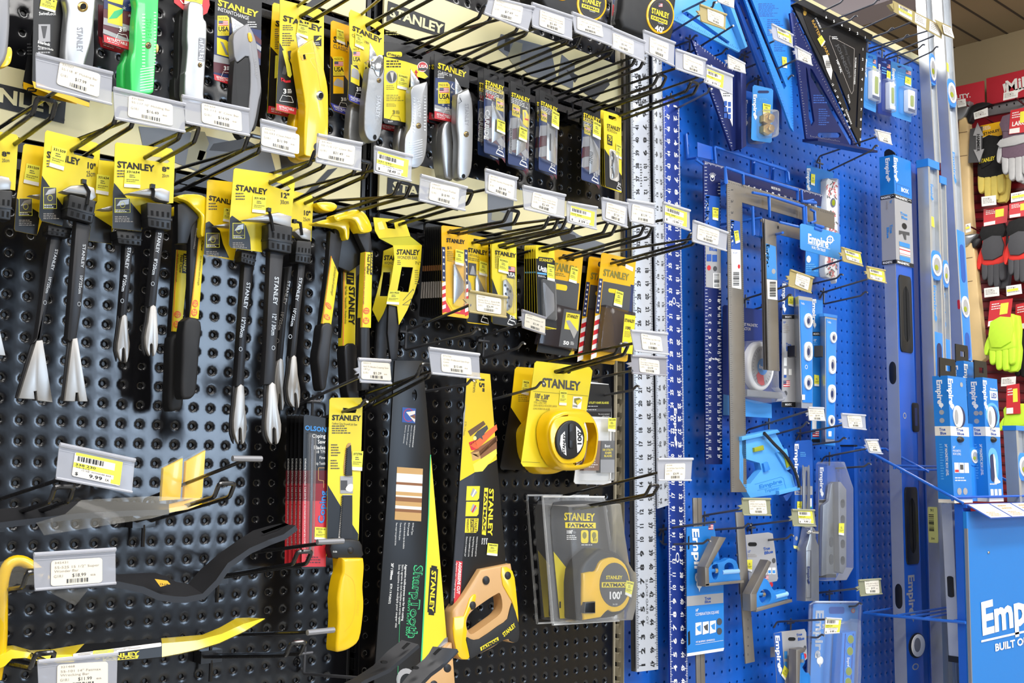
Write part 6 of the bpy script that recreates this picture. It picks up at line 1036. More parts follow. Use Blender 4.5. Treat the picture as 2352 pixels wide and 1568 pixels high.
t = Thing('hooked_bar', 'yellow gooseneck bar in clear film at the left edge', 'pry bar'); g = t.part('bar'); pth = [(-10,1560),(2,1480),(4,1400),(6,1340),(16,1302),(34,1288),(56,1290),(80,1306),(112,1328)]; g.tube([at(x, y, 7) for x, y in sm(pth, 3, False)], .22, 'tool_yellow', 10, rs=[.24]*(len(pth)*3-5)+[.2, .16, .08]); f = t.part('plastic_film'); f.add([at(*q_) for q_ in ((0,1290,7.4),(40,1279,7.4),(80,1290,7.4),(118,1330,7.4),(205,1351,7.4),(173,1390,7.4),(105,1355,7.4),(40,1340,7.4),(20,1350,7.4),(8,1430,7.4),(-10,1400,7.4))], [(0,1,8,10),(1,2,7,8),(2,3,6,7),(3,4,5,6),(8,9,10)], 'film')
for i, (up_, lo_) in enumerate(([[(740,1620),(770,1578),(816,1555),(857,1528),(890,1495),(923,1469)], [(760,1625),(795,1592),(838,1561),(893,1536),(926,1509),(961,1479)]], [[(880,1650),(905,1590),(955.8,1528),(975,1512),(985,1500),(994,1484)], [(915,1650),(935,1600),(988,1546),(1010,1530),(1024,1517),(1050,1490)]])):
    t = Thing('flat_pry_bar', ['grey flat pry bar end rising before the long hand saw, left one', 'grey flat pry bar end crossing the wood saw handle, right one'][i], 'pry bar', 'flat bars rising at the bottom edge'); g = t.part('bar'); ribbon(g, lo_, 8.2, up_, 7.6, .2, 'gunmetal'); p = PL(8.3)
    x, y = ((938,1475), (1010,1488))[i]; h = t.part('claw_slot'); h.slab(p, [(x-4,y),(x+4,y+1),(x-12,y+16),(x-17,y+13)], .02, .06, 'hole'); h.slab(p, ell(x-55, y+45, 7, 4, 10), -.1, .03, 'hole')
# ---------------------------------------------------------------- blue bay: rulers and squares
def logoV(g, mp, x, y0, y1, w, m='white', lean=0, h=.03, wd='Empire'):
    """maker's lettering running downward, ending in a small cross-hair disc"""
    L = y1-y0; g.text(mp, wd, (x+w+lean*0, y0), (x+w+lean, y0+L*.84), (x, y0), m, h, 2); cx, cy = x+w*.5+lean*.9, y0+L*.88
    g.poly(mp, ell(cx+w*.1, cy, w*.42, L*.075, 16), m, h-.004); g.poly(mp, [(cx-w*.08, cy+L*.05), (cx+w*.28, cy+L*.05), (cx+w*.1, cy+L*.13)], m, h)
def ruler(label, d, q, m, n0, n1, ink, left_down, th=.12, ticks=16, nums=True, extra=None, cat='ruler'):
    t = Thing('straightedge_ruler', label, cat, 'long rulers hanging on the blue bay'); p = PL(d); s = Q(p, *q); g = t.part('rule'); g.slab(s, [(0, 0), (1, 0), (1, 1), (0, 1)], -th, 0, m, .015)
    k = t.part('scale'); N = n1-n0+1
    for i in range(N):
        v = (i+.55)/N
        for a in range(8):
            vv = v+a/8/N
            if vv < .995: L = .2 if a == 0 else (.13 if a == 4 else .08); k.rect(s, 0.01, vv, L, vv+.05/N, ink, .012); k.rect(s, .99-L, vv, .99, vv+.05/N, ink, .012)
        if nums:
            a, b = (n1-i, n0+i) if left_down else (n0+i, n1-i)
            k.text(s, str(a), (.2, v+.22/N), (.2, v-.22/N), (.38, v+.22/N), ink, .014, 2); k.text(s, str(b), (.82, v-.22/N), (.82, v+.22/N), (.64, v-.22/N), ink, .014, 2)
    if extra: extra(k, s)
    return t, s
def ex(k, s): k.text(s, 'Empire', (.62, .105), (.62, .052), (.4, .105), 'ink', .014, 2); k.fine(s, .44, .2, .56, .24, 9, 'inkgray', .014); k.ring(s, .53, .3, .09, .006, .3, 'ink', .014); k.text(s, 'TO READ SCALE', (.56, .93), (.56, .86), (.46, .93), 'inkgray', .014, 0)
ruler('wide white aluminium ruler, longest one at the left of the blue bay', 1.6, [(1448.6,100),(1489,100),(1512,1537),(1463,1543)], 'rulerwhite', 1, 47, 'ink', True, extra=ex)
t = Thing('straightedge_ruler', 'dark edge of a ruler behind the wide white one', 'ruler', 'long rulers hanging on the blue bay'); g = t.part('rule'); g.slab(PL(1.2), [(1443,100),(1449,100),(1464,1541),(1457,1542)], -.3, 0, 'inkgray', .02)
for i, (x0, x1, l) in enumerate(((1489.5, 1492.5, 'left'), (1494, 1499.5, 'right'))): t = Thing('straightedge_ruler', 'narrow dark square edge between the two white rulers, %s one' % l, 'ruler', 'long rulers hanging on the blue bay'); g = t.part('rule'); g.slab(PL(1.0+.2*i), [(x0,90),(x1,92),(x1+13,1160),(x0+13,1162)], -.5, 0, 'gunmetal' if i else 'blackbay', .03)
ruler('narrow white ruler ending above the pegs, right of the wide white one', 1.7, [(1499,90),(1520,98),(1535.5,1160),(1511,1168)], 'rulerwhite', 1, 34, 'inkgray', False, extra=lambda k, s: k.poly(s, ell(.45, .935, .2, .009, 14), 'inkgray', .016))
def ex(k, s): logoV(k, s, .42, .515, .58, .16, 'white', 0, .014); k.text(s, 'T-HEAD', (.54, .985), (.54, .95), (.46, .985), 'white', .014, 1); k.ring(s, .5, .755, .1, .008, .3, 'white', .014); k.ring(s, .5, .34, .1, .006, .3, 'white', .014)
ruler('blue ruler with white numerals, right of the white rulers', 1.4, [(1523,222),(1560,231),(1581,1640),(1540,1640)], 'anodblue', 1, 48, 'white', True, extra=ex)
def tri(name, label, d, pts, m, holes=(), th=.18, cat='speed square'):
    t = Thing(name, label, cat, 'triangular squares at the top of the blue bay'); p = PL(d); g = t.part('plate'); g.slab(p, pts, -th, 0, m, .03, holes); return t, p, g
def ticksL(g, p, a, b, n, dx, dy, m, w=.8, num=None):
    for i in range(n):
        f = (i+.5)/n; x, y = a[0]+(b[0]-a[0])*f, a[1]+(b[1]-a[1])*f; k = 1 if i % 4 == 0 else .55; g.stroke(p, [(x, y), (x+dx*k, y+dy*k)], w, m, .012)
        if num and i % 4 == 0: g.tb(p, str(num-i//4), x+dx*1.3, y+dy*1.3-3, x+dx*1.3+5, y+dy*1.3+3, m, .012, 1)
t, p, g = tri('speed_square', 'dark blue triangular square with a white card, leftmost of the squares', 2.6, [(1589,90),(1692,166),(1692,342),(1681,346)], 'anodnavy', [[(1628,150),(1640,158),(1650,168),(1640,170)], [(1655,165),(1672,176),(1668,186),(1660,182)]])
ticksL(g, p, (1592,100), (1680,338), 34, 5, 1, 'white', .7); ticksL(g, p, (1594,94), (1685,162), 16, -1, 6, 'white', .7)
c = t.part('card_insert', label='white instruction card'); c.slab(p, [(1632,148),(1682,180),(1682,290)], .0, .03, 'white'); c.poly(p, [(1634,150),(1650,158),(1657,172),(1646,174)], 'blueprint', .04); [c.rect(p, 1662+i*9, 232+j*14+i*2, 1669+i*9, 243+j*14+i*2, 'blueprint', .04) for i in range(2) for j in range(3)]; c.fine(p, 1660, 214, 1680, 224, 2, 'inkgray', .04)
l = t.part('fence'); l.slab(p, [(1690,164),(1703,170),(1703,338),(1692,345)], -.3, .5, 'anodnavy', .06)
t, p, g = tri('speed_square', 'light blue square lying along the very top edge of the blue bay', 3.2, [(1532,38),(1556,-60),(1640,-60),(1650,-2),(1703,114),(1698,120)], 'toolblue2', [[(1566,30),(1578,26),(1676,96),(1672,102)]]); ticksL(g, p, (1536,36), (1694,114), 40, 3, -6, 'blueprint', .7); l = t.part('fence'); l.slab(p, [(1640,-50),(1650,-50),(1706,110),(1701,114)], -.2, .5, 'toolblue2', .06)
def pc(label, d, dx, dy, m, full=True):
    t, p, g = tri('speed_square', label, d, [(1690+dx,-60+dy),(1815+dx,-60+dy),(1818+dx,120+dy),(1823+dx,302+dy),(1816+dx,292+dy)], m, [[(1708+dx,-20+dy),(1719+dx,-22+dy),(1806+dx,198+dy),(1801+dx,205+dy)]]); 
    if full:
        ticksL(g, p, (1818,28), (1822,292), 44, -6, 0, 'blueprint', .8); ticksL(g, p, (1700,-30), (1814,284), 44, 5, 2, 'blueprint', .7); ticksL(g, p, (1728,-20), (1806,180), 30, 5, -1, 'blueprint', .7); g.fine(p, 1742, 8, 1790, 40, 9, 'blueprint', .012); g.fine(p, 1762, 44, 1800, 84, 9, 'blueprint', .012); g.fine(p, 1778, 92, 1806, 120, 7, 'blueprint', .012); sticker(t, p, [(1795,130),(1806,132),(1807,157),(1797,155)], '', .03)
pc('light blue plastic speed square with etched tables, front', 3.4, 0, 0, 'toolblue'); pc('blue plastic speed square behind the light blue etched one, its edge left of it', 2.4, -26, -6, 'empiredark', False)
t, p, g = tri('rafter_square', 'black metal rafter square with white numerals', 2.8, [(1822,14),(1838,10),(1992,90),(1977,336)], 'anodblack', [[(1913,160),(1920,168),(1954,250),(1950,258)], [(1973,122),(1976,124),(1969,294),(1965,290)]])
l = t.part('fence'); l.slab(p, [(1819,11),(1836,2),(1994,83),(1991,97)], -.3, .5, 'anodblack', .06); [l.tb(p, str(6-i), 1884+i*18, 40+i*9.2, 1888+i*18, 46+i*9.2, 'white', .52, 1) for i in range(6)]; [l.slab(p, rr(1866+i*17, 54+i*8.6, 1876+i*17, 59+i*8.6, 2, 2), .5, .51, 'bluesteel') for i in range(0)]
g.stroke(p, [(1905,82),(1962,112),(1960,208),(1956,216),(1952,208),(1905,90),(1905,82)], .9, 'faint', .012); g.fine(p, 1911, 84, 1928, 92, 2, 'white', .02); g.text(p, 'JOHNSON', (1926,100), (1956,176), (1920,104), 'inkgray', .014, 2); g.text(p, 'Johnny Square', (1942,100), (1958,152), (1936,103), 'inkgray', .014, 0); g.text(p, 'HIP-VAL', (1924,136), (1935,166), (1920,138), 'white', .014, 1); g.text(p, 'SCRIBE NOTCHES', (1967,132), (1964,194), (1964,132), 'white', .014, 1); g.text(p, 'TOP CUTS', (1949,216), (1953,236), (1946,218), 'white', .014, 1); g.text(p, 'COMMON', (1944,250), (1957,284), (1941,252), 'white', .014, 1)
for i in range(10): g.tb(p, '%d' % (i+1), 1980-i*.7, 110+i*23, 1984-i*.7, 116+i*23, 'white', .014, 1)
for i in range(8): x, y = 1912+i*5.5, 190+i*14; g.text(p, ('12','15','18','24','30','35','40','45')[i], (x,y), (x+4,y+5), (x-3,y+3), 'white', .014, 1)
c = t.part('paper_card', label='black card with orange and white print'); c.slab(p, [(1838,20),(1862,34),(1914,150),(1910,178),(1860,80)], .0, .03, 'cardblack'); c.text(p, 'JOHNSON', (1874,40), (1890,72), (1871,42), 'white', .04, 1); c.text(p, 'RAFTER SQUARE', (1868,44), (1905,126), (1863,48), 'gold', .04, 1); c.poly(p, ell(1848, 30, 4, 6), 'gold', .04); c.poly(p, [(1888,128),(1900,126),(1911,162),(1908,184),(1897,160)], 'paper', .05); c.bars(p, 1895, 138, 1906, 158, 'ink', .06, 10, 4, True); sticker(t, p, [(1876,90),(1885,81),(1894,96),(1886,108)], '', .06)
t, p, g = tri('rafter_square', 'dark blue rafter square pointing up, in front of the black square', 4.0, [(1815,30),(1822,28),(1972,339),(1852,318)], 'anodnavy', [[(1861,156),(1866,160),(1958,322),(1958,334),(1952,332),(1862,175)], [(1851,152),(1854,158),(1871,278),(1864,290),(1858,270)], rr(1878, 304, 1932, 316, 6, 2)])
ticksL(g, p, (1822,60), (1852,310), 40, 4, 0, 'silverprint', .7); ticksL(g, p, (1828,50), (1964,330), 44, -3, 3, 'silverprint', .7); g.fine(p, 1868, 218, 1900, 240, 4, 'blueprint', .012); g.fine(p, 1880, 250, 1906, 290, 8, 'blueprint', .012); ticksL(g, p, (1860,314), (1930,326), 20, 0, -4, 'silverprint', .7)
l = t.part('fence'); a, b = p(1850,318), p(1972,339); l.loft([[q_+V((0, y_, z_)) for y_, z_ in ((.3, 0), (-1.2, -.25), (-1.2, -.45), (.3, -.25))] for q_ in (a, b+V((1.2, 0, 0)))], 'anodnavy')
# ---------------------------------------------------------------- framing squares and wire racks
def fsq(label, d, pts, m, group='framing squares', th=.1, side=None):
    t = Thing('framing_square', label, 'framing square', group); p = PL(d); g = t.part('square'); g.slab(p, pts, -th, 0, m, .02); return t, p, g
t, p, g = fsq('dark blue framing square with white scale', 2.0, [(1616,368),(1889,446),(1886,474),(1655,410),(1659.5,1066),(1621.5,1065.7)], 'anodnavy')
k = t.part('scale')
for i in range(90): y = 376+i*7.6; k.rect(p, 1618+(y-368)*.005, y, 1623+(y-368)*.005+(2 if i % 4 == 0 else 0), y+.9, 'white', .014); (y > 420) and k.rect(p, 1649-(2 if i % 4 == 0 else 0)+(y-368)*.006, y, 1654+(y-368)*.006, y+.9, 'white', .014)
for i in range(22): y = 690+i*17; k.text(p, str(8+i), (1654,y-4), (1654,y+4), (1648,y-4), 'white', .016, 1); k.text(p, str(i), (1627,y+4), (1627,y-4), (1633,y+4), 'white', .016, 0)
for i in range(90): x = 1620+i*3; k.stroke(p, [(x, 369.5+(x-1616)*.286), (x, 373+(x-1616)*.286+(2 if i % 4 == 0 else 0))], .8, 'white', .014)
for i in range(12): k.text(p, str(4+i), (1716+i*14,424+i*4), (1722+i*14,425.7+i*4), (1716+i*14,430+i*4), 'white', .016, 1)
k.text(p, 'MADE IN USA', (1771,427), (1792,433), (1771,433), 'white', .016, 1); k.ring(p, 1636, 409, 5, 7, .2, 'white', .016); [k.stroke(p, [(1636,409),(1636+10*math.cos(a/3),409-13*math.sin(a/3))], .8, 'white', .016) for a in range(2, 8)]; k.text(p, 'True Blue', (1632,820), (1650,822), (1632,825), 'white', .016, 1)
l = t.part('label_card', label='blue and silver label card'); l.slab(p, [(1620,447),(1653,452),(1654,560),(1620,560)], .0, .03, 'empiredark'); logoV(l, p, 1621, 450, 516, 9); l.slab(p, [(1620,560),(1654.5,563),(1656,664),(1621,659)], .0, .03, 'silverprint'); l.text(p, 'Blue', (1628,567), (1646,569), (1628,575), 'blueprint', .04, 2)
for i in range(2): l.rect(p, 1622+i*13, 584+i, 1633+i*13, 600+i, 'blueprint', .04)
l.poly(p, ell(1627.5, 615, 4.5, 6), 'redcard', .04); l.poly(p, ell(1641.5, 617, 4.5, 6), 'inkgray', .04); l.flag(p, 1622, 624, 1634, 634); l.rect(p, 1637, 627, 1654, 661, 'white', .04); l.bars(p, 1639, 629, 1651, 659, 'ink', .05, 12, 5, True); sticker(t, p, [(1635,476),(1649,478),(1648,507),(1635,504)], '300224', .06)
t, p, g = fsq('large grey steel framing square, longest of the grey ones', 2.9, [(1670,412),(1917,488),(1917,526),(1705,465),(1715.5,1130),(1680,1130)], 'rulergray'); k = t.part('scale')
for i in range(150): y = 418+i*4.7; k.rect(p, 1671+(y-412)*.014, y, 1674.5+(y-412)*.014+(2 if i % 4 == 0 else 0), y+.7, 'inkgray', .014); (y > 470) and k.rect(p, 1701+(y-412)*.014, y, 1704.5+(y-412)*.014, y+.7, 'inkgray', .014)
for i in range(60): x = 1676+i*4; k.stroke(p, [(x, 415+(x-1670)*.308), (x, 419+(x-1670)*.308)], .7, 'inkgray', .014)
for i in range(6): k.text(p, str(i+1), (1684-i*.0,432+i*26), (1684,440+i*26), (1679,432+i*26), 'inkgray', .016, 1)
l = t.part('label_card', label='blue and white label card'); l.slab(p, [(1678,504),(1699,509),(1700,574),(1679,572)], .0, .03, 'empiredark'); logoV(l, p, 1679, 506, 566, 7); l.slab(p, [(1679,572),(1700,574),(1702,664),(1681,660)], .0, .03, 'white'); l.text(p, '16"x24"', (1682,578), (1693,579), (1682,582), 'blueprint', .04, 0); l.flag(p, 1681, 604, 1692, 614); l.poly(p, ell(1696.5, 612, 3, 5), 'redcard', .04); l.bars(p, 1683, 624, 1697, 656, 'ink', .04, 14, 6, True); sticker(t, p, [(1684,531),(1694,529),(1698,556),(1688,560)], '300225', .06)
t, p, g = fsq('small grey steel square in front of the protractor pack, front of its stack', 3.9, [(1757,503),(1840,525),(1840,551),(1783,537),(1791,852),(1765,850)], 'rulergray'); k = t.part('scale')
for i in range(45): y = 690+i*3.6; k.rect(p, 1763, y, 1766, y+.7, 'inkgray', .014); k.rect(p, 1786, y, 1789, y+.7, 'inkgray', .014)
k.poly(p, ell(1787, 522, 2, 4), 'gunmetal', .014); l = t.part('label_card', label='blue and white label card'); l.slab(p, [(1759,559),(1781,566),(1784,643),(1761,640)], .0, .03, 'skyprint'); logoV(l, p, 1760, 561, 614, 7); l.flag(p, 1773, 566, 1780, 575); l.poly(p, ell(1776, 623, 4.5, 6), 'silverprint', .04); l.slab(p, [(1761,641),(1784,644),(1785,689),(1763,686)], .0, .03, 'white'); l.bars(p, 1767, 647, 1781, 684, 'ink', .04, 16, 7, True)
for i, w in enumerate(('second', 'rearmost')): fsq('small grey steel square, %s in the stack, dark edge showing' % w, 3.6-.3*i, [(1752-4*i,501-i),(1835,523),(1835,548),(1779,535),(1787-4*i,851),(1759-4*i,849)], 'rulergray')
def rack(label, plate, rails, d0, name='display_rack'):
    t = Thing(name, label, 'wire rack', 'blue wire racks for squares')
    for r in rails: t.part('wire_rail').tube([at(x, y, dd) for x, y, dd in r], .11, 'bluewire', 8)
    if plate: k = t.part('sign_plate'); k.slab(PL(plate[1]), plate[0], -.05, .0, 'bluesteel' if len(plate) < 3 else 'skyprint', .02)
    return t, (k if plate else None)
rack('blue wire rack with a blank plate, above the blue framing square', ([(1602,326),(1640.6,338),(1640.6,368),(1602.5,360)], 1.9), [[(1576,307,.2),(1580,365,.3),(1602,362,1.8)], [(1632,322,.3),(1634,350,.4),(1634,372,1.8)], [(1641,337,2.0),(1804,390,2.0),(1806,420,2.1)], [(1641,337,2.0),(1644,376,2.0)], [(1728,355,.2),(1730,400,.3),(1732,372,2.0)], [(1772.6,371,.2),(1774,412,.3),(1776,386,2.0)], [(1598,366,1.8),(1616,379,1.9)], [(1804,390,2),(1810,396,2),(1812,416,2)]], 2)
rack('blue wire rack carrying the yellow tag, over the grey framing square', None, [[(1665,384,3.0),(1668,418,3.0),(1655,424,.3)], [(1665,384,3.0),(1706,398,3.0),(1708,424,3)], [(1706,398,3.0),(1831,436,3.0),(1832,460,3.0)], [(1837,436,.3),(1837,460,.3)], [(1841,436,3),(1842,462,3),(1874,466,3.4),(1868,459,3.4),(1845,464,3)]], 3)
rack('blue wire rack carrying the white tag, over the small grey square', None, [[(1728.5,442,3.4),(1766,449,3.4),(1768,500,3.4)], [(1729,474,3.4),(1731,540,3.4),(1748,545,3.4),(1750,510,3.4)], [(1766,449,3.4),(1845,474,3.4),(1846,512,3.4)], [(1851,474,3.4),(1852,514,3.4)], [(1857,474,.3),(1858,516,.3)], [(1862,481,3.4),(1871,486,3.4),(1872,508,3.4),(1862,512,3.4)], [(1706,475,.3),(1726,480,3.3)], [(1655,516,.3),(1750,500,3.6)]], 3)
t, k = rack('blue wire rack with the BUILT ON TRUST plate', ([(1838,516),(1842,513),(1928,536),(1931,540),(1930,592),(1927,596),(1841,573),(1838.5,570)], 5, 1), [[(1790,510,4.2),(1840,522,4.9)], [(1783,538,3.9),(1798,534,5)], [(1872,516,5),(1890,522,5),(1886,529,5),(1870,524,5)], [(1846,476,3.4),(1848,520,4.8)]], 4)
pp = PL(5); k.text(pp, 'Empire', (1855,535), (1902,548), (1855,556), 'white', .02, 2); k.ring(pp, 1906, 550, 8, 9, .35, 'white', .02); k.stroke(pp, [(1906,540),(1906,562)], 1, 'white', .03); k.stroke(pp, [(1897,549),(1916,552)], 1, 'white', .03); k.stroke(pp, [(1855,559),(1906,572)], .9, 'white', .02); k.text(pp, 'BUILT ON TRUST', (1864,564), (1896,573), (1864,570), 'white', .02, 1)
# ---------------------------------------------------------------- carded blue goods
def epack(label, d, pts, m='empire', name='tool_pack', cat='tool pack', group=None):
    t = Thing(name, label, cat, group); p = PL(d); g = card(t, p, pts, m); return t, p, g
def brassp(label, d, dx, dy, front):
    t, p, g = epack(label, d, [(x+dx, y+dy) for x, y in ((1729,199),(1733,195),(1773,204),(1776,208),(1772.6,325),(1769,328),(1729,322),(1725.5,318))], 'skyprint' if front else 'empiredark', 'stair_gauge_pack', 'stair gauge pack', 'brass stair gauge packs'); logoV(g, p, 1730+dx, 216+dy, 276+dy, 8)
    if front: sticker(t, p, [(1751,237),(1769,241),(1767,265),(1751,262)], '300226', .05); g.fine(p, 1744, 226, 1768, 232, 2, 'bluelite', .02); g.slab(p, rr(1740, 208, 1766, 214, 3, 2), .01, .02, 'navy')
    b = t.part('hex_gauges', label='brass hexagonal gauges')
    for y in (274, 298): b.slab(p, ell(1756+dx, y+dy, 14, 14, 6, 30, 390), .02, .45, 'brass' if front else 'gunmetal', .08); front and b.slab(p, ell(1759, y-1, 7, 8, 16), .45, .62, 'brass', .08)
    c = t.part('clear_blister'); c.slab(p, rr(1738+dx, 254+dy, 1775+dx, 318+dy, 8, 3), .0, .7, 'clear', .2, back=False)
brassp('blue pack with two brass hexagon gauges, front', 3.2, 0, 0, True); brassp('blue pack with hexagon gauges, behind the brass front pack', 2.2, -21, 13, False)
def lvpack(label, q, w, dark, kind):
    t = Thing('line_level_pack', label, 'small level pack', 'small level packs top right of the blue bay'); p = PL(2.); s = Q(p, *q); g = t.part('card'); g.slab(s, rr(0, 0, 1, 1, .06, 2, .02), -.03, 0, 'anodblue' if dark else 'skyprint', 0, [rr(.3, .04, .7, .08, .05, 2, .015)]); logoV(g, s, .05, .12, .46, .14); g.flag(s, .7, .08, .95, .15); g.fine(s, .3, .16, .8, .3, 3, 'bluelite', .02)
    b = t.part('level_vial'); b.slab(s, rr(*kind, .05, 2, .02), .03, .5, 'white' if not dark else 'lens', .08); x0, y0, x1, y1 = kind; b.slab(s, rr(x0+(x1-x0)*.3, y0+.1, x1-(x1-x0)*.25, y1-.1, .03, 2), .5, .56, 'vial', .02); b.poly(s, [(x0, y1-.06), (x1, y1-.06), (x1, y1), (x0, y1)], 'navy' if not dark else 'white', .52)
    c = t.part('clear_blister'); c.slab(s, rr(max(x0-.25, .02), y0-.04, min(x1+.06, 1), y1+.04, .05, 2, .02), .0, .62, 'clearblue', .12, back=False); sub_sticker(t, s, (.66, .2, .94, .36), '', .05)
lvpack('small level pack with white body, nearest the black square', [(1986,119),(2013,128),(2012,259),(1984,247)], 0, False, (.3, .32, .9, .82)); lvpack('small level pack in dark blue, middle of the three', [(2016,130),(2046,139),(2046.5,268),(2016.6,260)], 0, True, (.55, .42, .95, .9)); lvpack('small level pack with a white vial frame and small flag, right of the three', [(2046.5,140),(2095,155),(2093,281),(2048,266)], 0, False, (.6, .46, .95, .86))
t, p, g = epack('level pack with a red and white patterned level', 1.4, [(1852.6,379),(1914,396),(1910,642),(1850,630)], 'empire', 'torpedo_level_pack', 'level pack'); logoV(g, p, 1853, 386, 440, 8); sticker(t, p, [(1862,399),(1871,401),(1870,427),(1861,424)], '', .05); g.poly(p, ell(1857, 595, 5, 8), 'paper', .02); g.fine(p, 1851, 606, 1880, 626, 4, 'bluelite', .02)
b = t.part('level', label='red and white patterned level'); b.slab(p, sm([(1885,418),(1896,415),(1908,420),(1912,428),(1910,636),(1905,641),(1884,636),(1882,600),(1886,500)], 2), 0, .6, 'white', .1); rd = random.Random(5)
for i in range(150):
    y = 419+i*1.44; x = 1886+rd.random()*20
    if not 455 < y < 485: b.stroke(p, [(x, y), (x+rd.uniform(-5, 6), y+rd.uniform(3, 8))], rd.uniform(1.5, 3.2), 'redcard' if rd.random() < .7 else 'ink', .61+i*.0005)
b.poly(p, ell(1899, 468, 6, 11), 'navy', .66); b.slab(p, ell(1899, 468, 3.5, 7), .66, .7, 'vial'); c = t.part('clear_blister'); c.slab(p, rr(1880, 412, 1913, 640, 6, 2), 0, .7, 'clear', .1, back=False)
t, p, g = epack('pack with a round magnetic angle finder, behind the grey squares', 1.6, [(1660,704),(1664,700),(1768,714),(1772,720),(1772.6,960),(1660.4,953)], 'anodblue', 'angle_finder_pack', 'angle finder pack'); g.text(p, 'POLYCAST MAGNETIC', (1690,739), (1740,744), (1690,746), 'white', .02, 0); g.text(p, 'PROTRACTOR', (1690,749), (1724,752), (1690,756), 'white', .02, 0); g.poly(p, [(1661,905),(1772,928),(1772.6,960),(1660.4,953)], 'skyprint', .012)
b = t.part('dial'); b.slab(p, ell(1735.6, 841.5, 31, 57, 36), 0, .6, 'white', .25, k=3); b.slab(p, ell(1735.6, 842, 24, 46, 32), .58, .62, 'silverprint', .0); b.poly(p, [(1735.6,842),(1722,862),(1726,880),(1734,886),(1741,884)], 'redcard', .65); b.slab(p, ell(1736.5, 843, 11.5, 19, 24), .6, .68, 'skyprint', .03); b.text(p, 'Empire', (1727,838), (1746,842), (1727,846), 'white', .7, 2); [b.stroke(p, [(1735.6+22*math.cos(a*.21), 842+42*math.sin(a*.21)), (1735.6+19*math.cos(a*.21), 842+36*math.sin(a*.21))], .8, 'inkgray', .64) for a in range(30)]
f = t.part('magnet_base'); f.slab(p, [(1700,894),(1781,902),(1783,916),(1700,910)], .0, .7, 'gray_plastic', .08); c = t.part('clear_blister'); c.slab(p, sm([(1690,800),(1712,784),(1760,788),(1770,830),(1771,890),(1784,900),(1782,922),(1690,914)], 2), 0, .85, 'clear', .15, back=False)
def torp(label, d, cardp, blue, bands, side, front, vials, caps, extra=None):
    t = Thing('torpedo_level_pack', label, 'level pack', 'magnetic levels on cards'); p = PL(d); g = card(t, p, cardp[0], cardp[1]); bands(g, p)
    b = t.part('level_body'); a = p(*side[0]); q = PL(d+1.1); b.loft([[p(*side[0]), q(*front[0]), q(*front[1]), p(front[1][0]-6, front[1][1])], [p(*side[1]), q(*front[3]), q(*front[2]), p(front[2][0]-6, front[2][1])]], 'alu')
    x0, y0 = front[0]; x1, y1 = front[2]; f = t.part('face', label='blue face panel'); f.slab(q, [(x0+2, y0+9), (front[1][0]-1.5, front[1][1]+8), (front[2][0]-1.5, y1-13), (front[3][0]+2, front[3][1]-13)], .0, .06, 'toolblue', .02)
    for y in (.3, .62): m_ = lambda u: (side[0][0]*(1-u)+side[1][0]*u, side[0][1]*(1-u)+side[1][1]*u)
    for cx, cy, rx, ry in vials:
        v = t.part('vial_window', label='round white vial window'); v.slab(q, ell(cx, cy, rx, ry, 20) if ry < 19 else rr(cx-rx, cy-ry, cx+rx, cy+ry, rx*.9, 4, rx*1.4), .05, .2, 'white', .05); v.slab(q, ell(cx-.5, cy+.5, rx*.62, ry*.66, 16), .2, .205, 'silverprint'); v.poly(q, ell(cx-1.5, cy+1, rx*.35, ry*.4, 12), 'navy', .21)
    f.text(q, 'True Blue', (x0+4, y0+14), (x0+12, y0+16), (x0+4, y0+19), 'white', .08, 1); f.ring(q, (x0+x1)/2, (y0+y1)/2+34, 3, 5, .25, 'white', .08, 12); f.rect(q, x0+6, y1-32, x0+13, y1-20, 'white', .08)
    if caps: c = t.part('end_caps', label='blue end caps'); c.slab(q, [(x0-4, y0-3), (front[1][0], front[1][1]-3), (front[1][0], front[1][1]+4), (x0-4, y0+4)], -.4, .08, 'toolblue', .03); c.slab(q, [(front[3][0]-4, front[3][1]-4), (x1, y1-5), (x1, y1+2), (front[3][0]-4, front[3][1]+2)], -.4, .08, 'toolblue', .03)
    c = t.part('edge_magnet'); c.slab(q, [(front[0][0]-9, 793), (front[0][0]-5, 795), (front[0][0]-5, 820), (front[0][0]-9, 818)], -.7, .02, 'gunmetal'); return t, p
def bn(g, p): g.poly(p, [(1797,646),(1825,658),(1825,722),(1797,722)], 'empiredark', .012); g.rect(p, 1796, 723, 1827, 732, 'ink', .014); g.text(p, 'MAGNETIC', (1803,725), (1818,725), (1803,730), 'white', .02, 1); g.rect(p, 1796, 923, 1827, 935, 'ink', .014); g.text(p, 'MAGNETIC', (1803,926), (1818,926), (1803,931), 'white', .02, 1); logoV(g, p, 1797, 650, 718, 8); g.text(p, '10"', (1798,737), (1805,738), (1798,742), 'blueprint', .02, 1); g.fine(p, 1799, 745, 1814, 766, 5, 'faint', .02); g.text(p, 'True', (1805,787), (1817,788), (1805,794), 'blueprint', .02, 2); g.text(p, 'Blue', (1805,795), (1816,796), (1805,801), 'blueprint', .02, 2); g.rect(p, 1806, 801, 1816, 806, 'blueprint', .02); g.rect(p, 1800, 821, 1807, 840, 'white', .02); g.rect(p, 1800, 846, 1806, 860, 'white', .02); g.rect(p, 1811, 847, 1818, 861, 'white', .02); g.rect(p, 1800, 861, 1806, 867, 'blueprint', .022); g.flag(p, 1799, 874, 1814, 888); g.poly(p, ell(1804, 903, 4, 6), 'inkgray', .02)
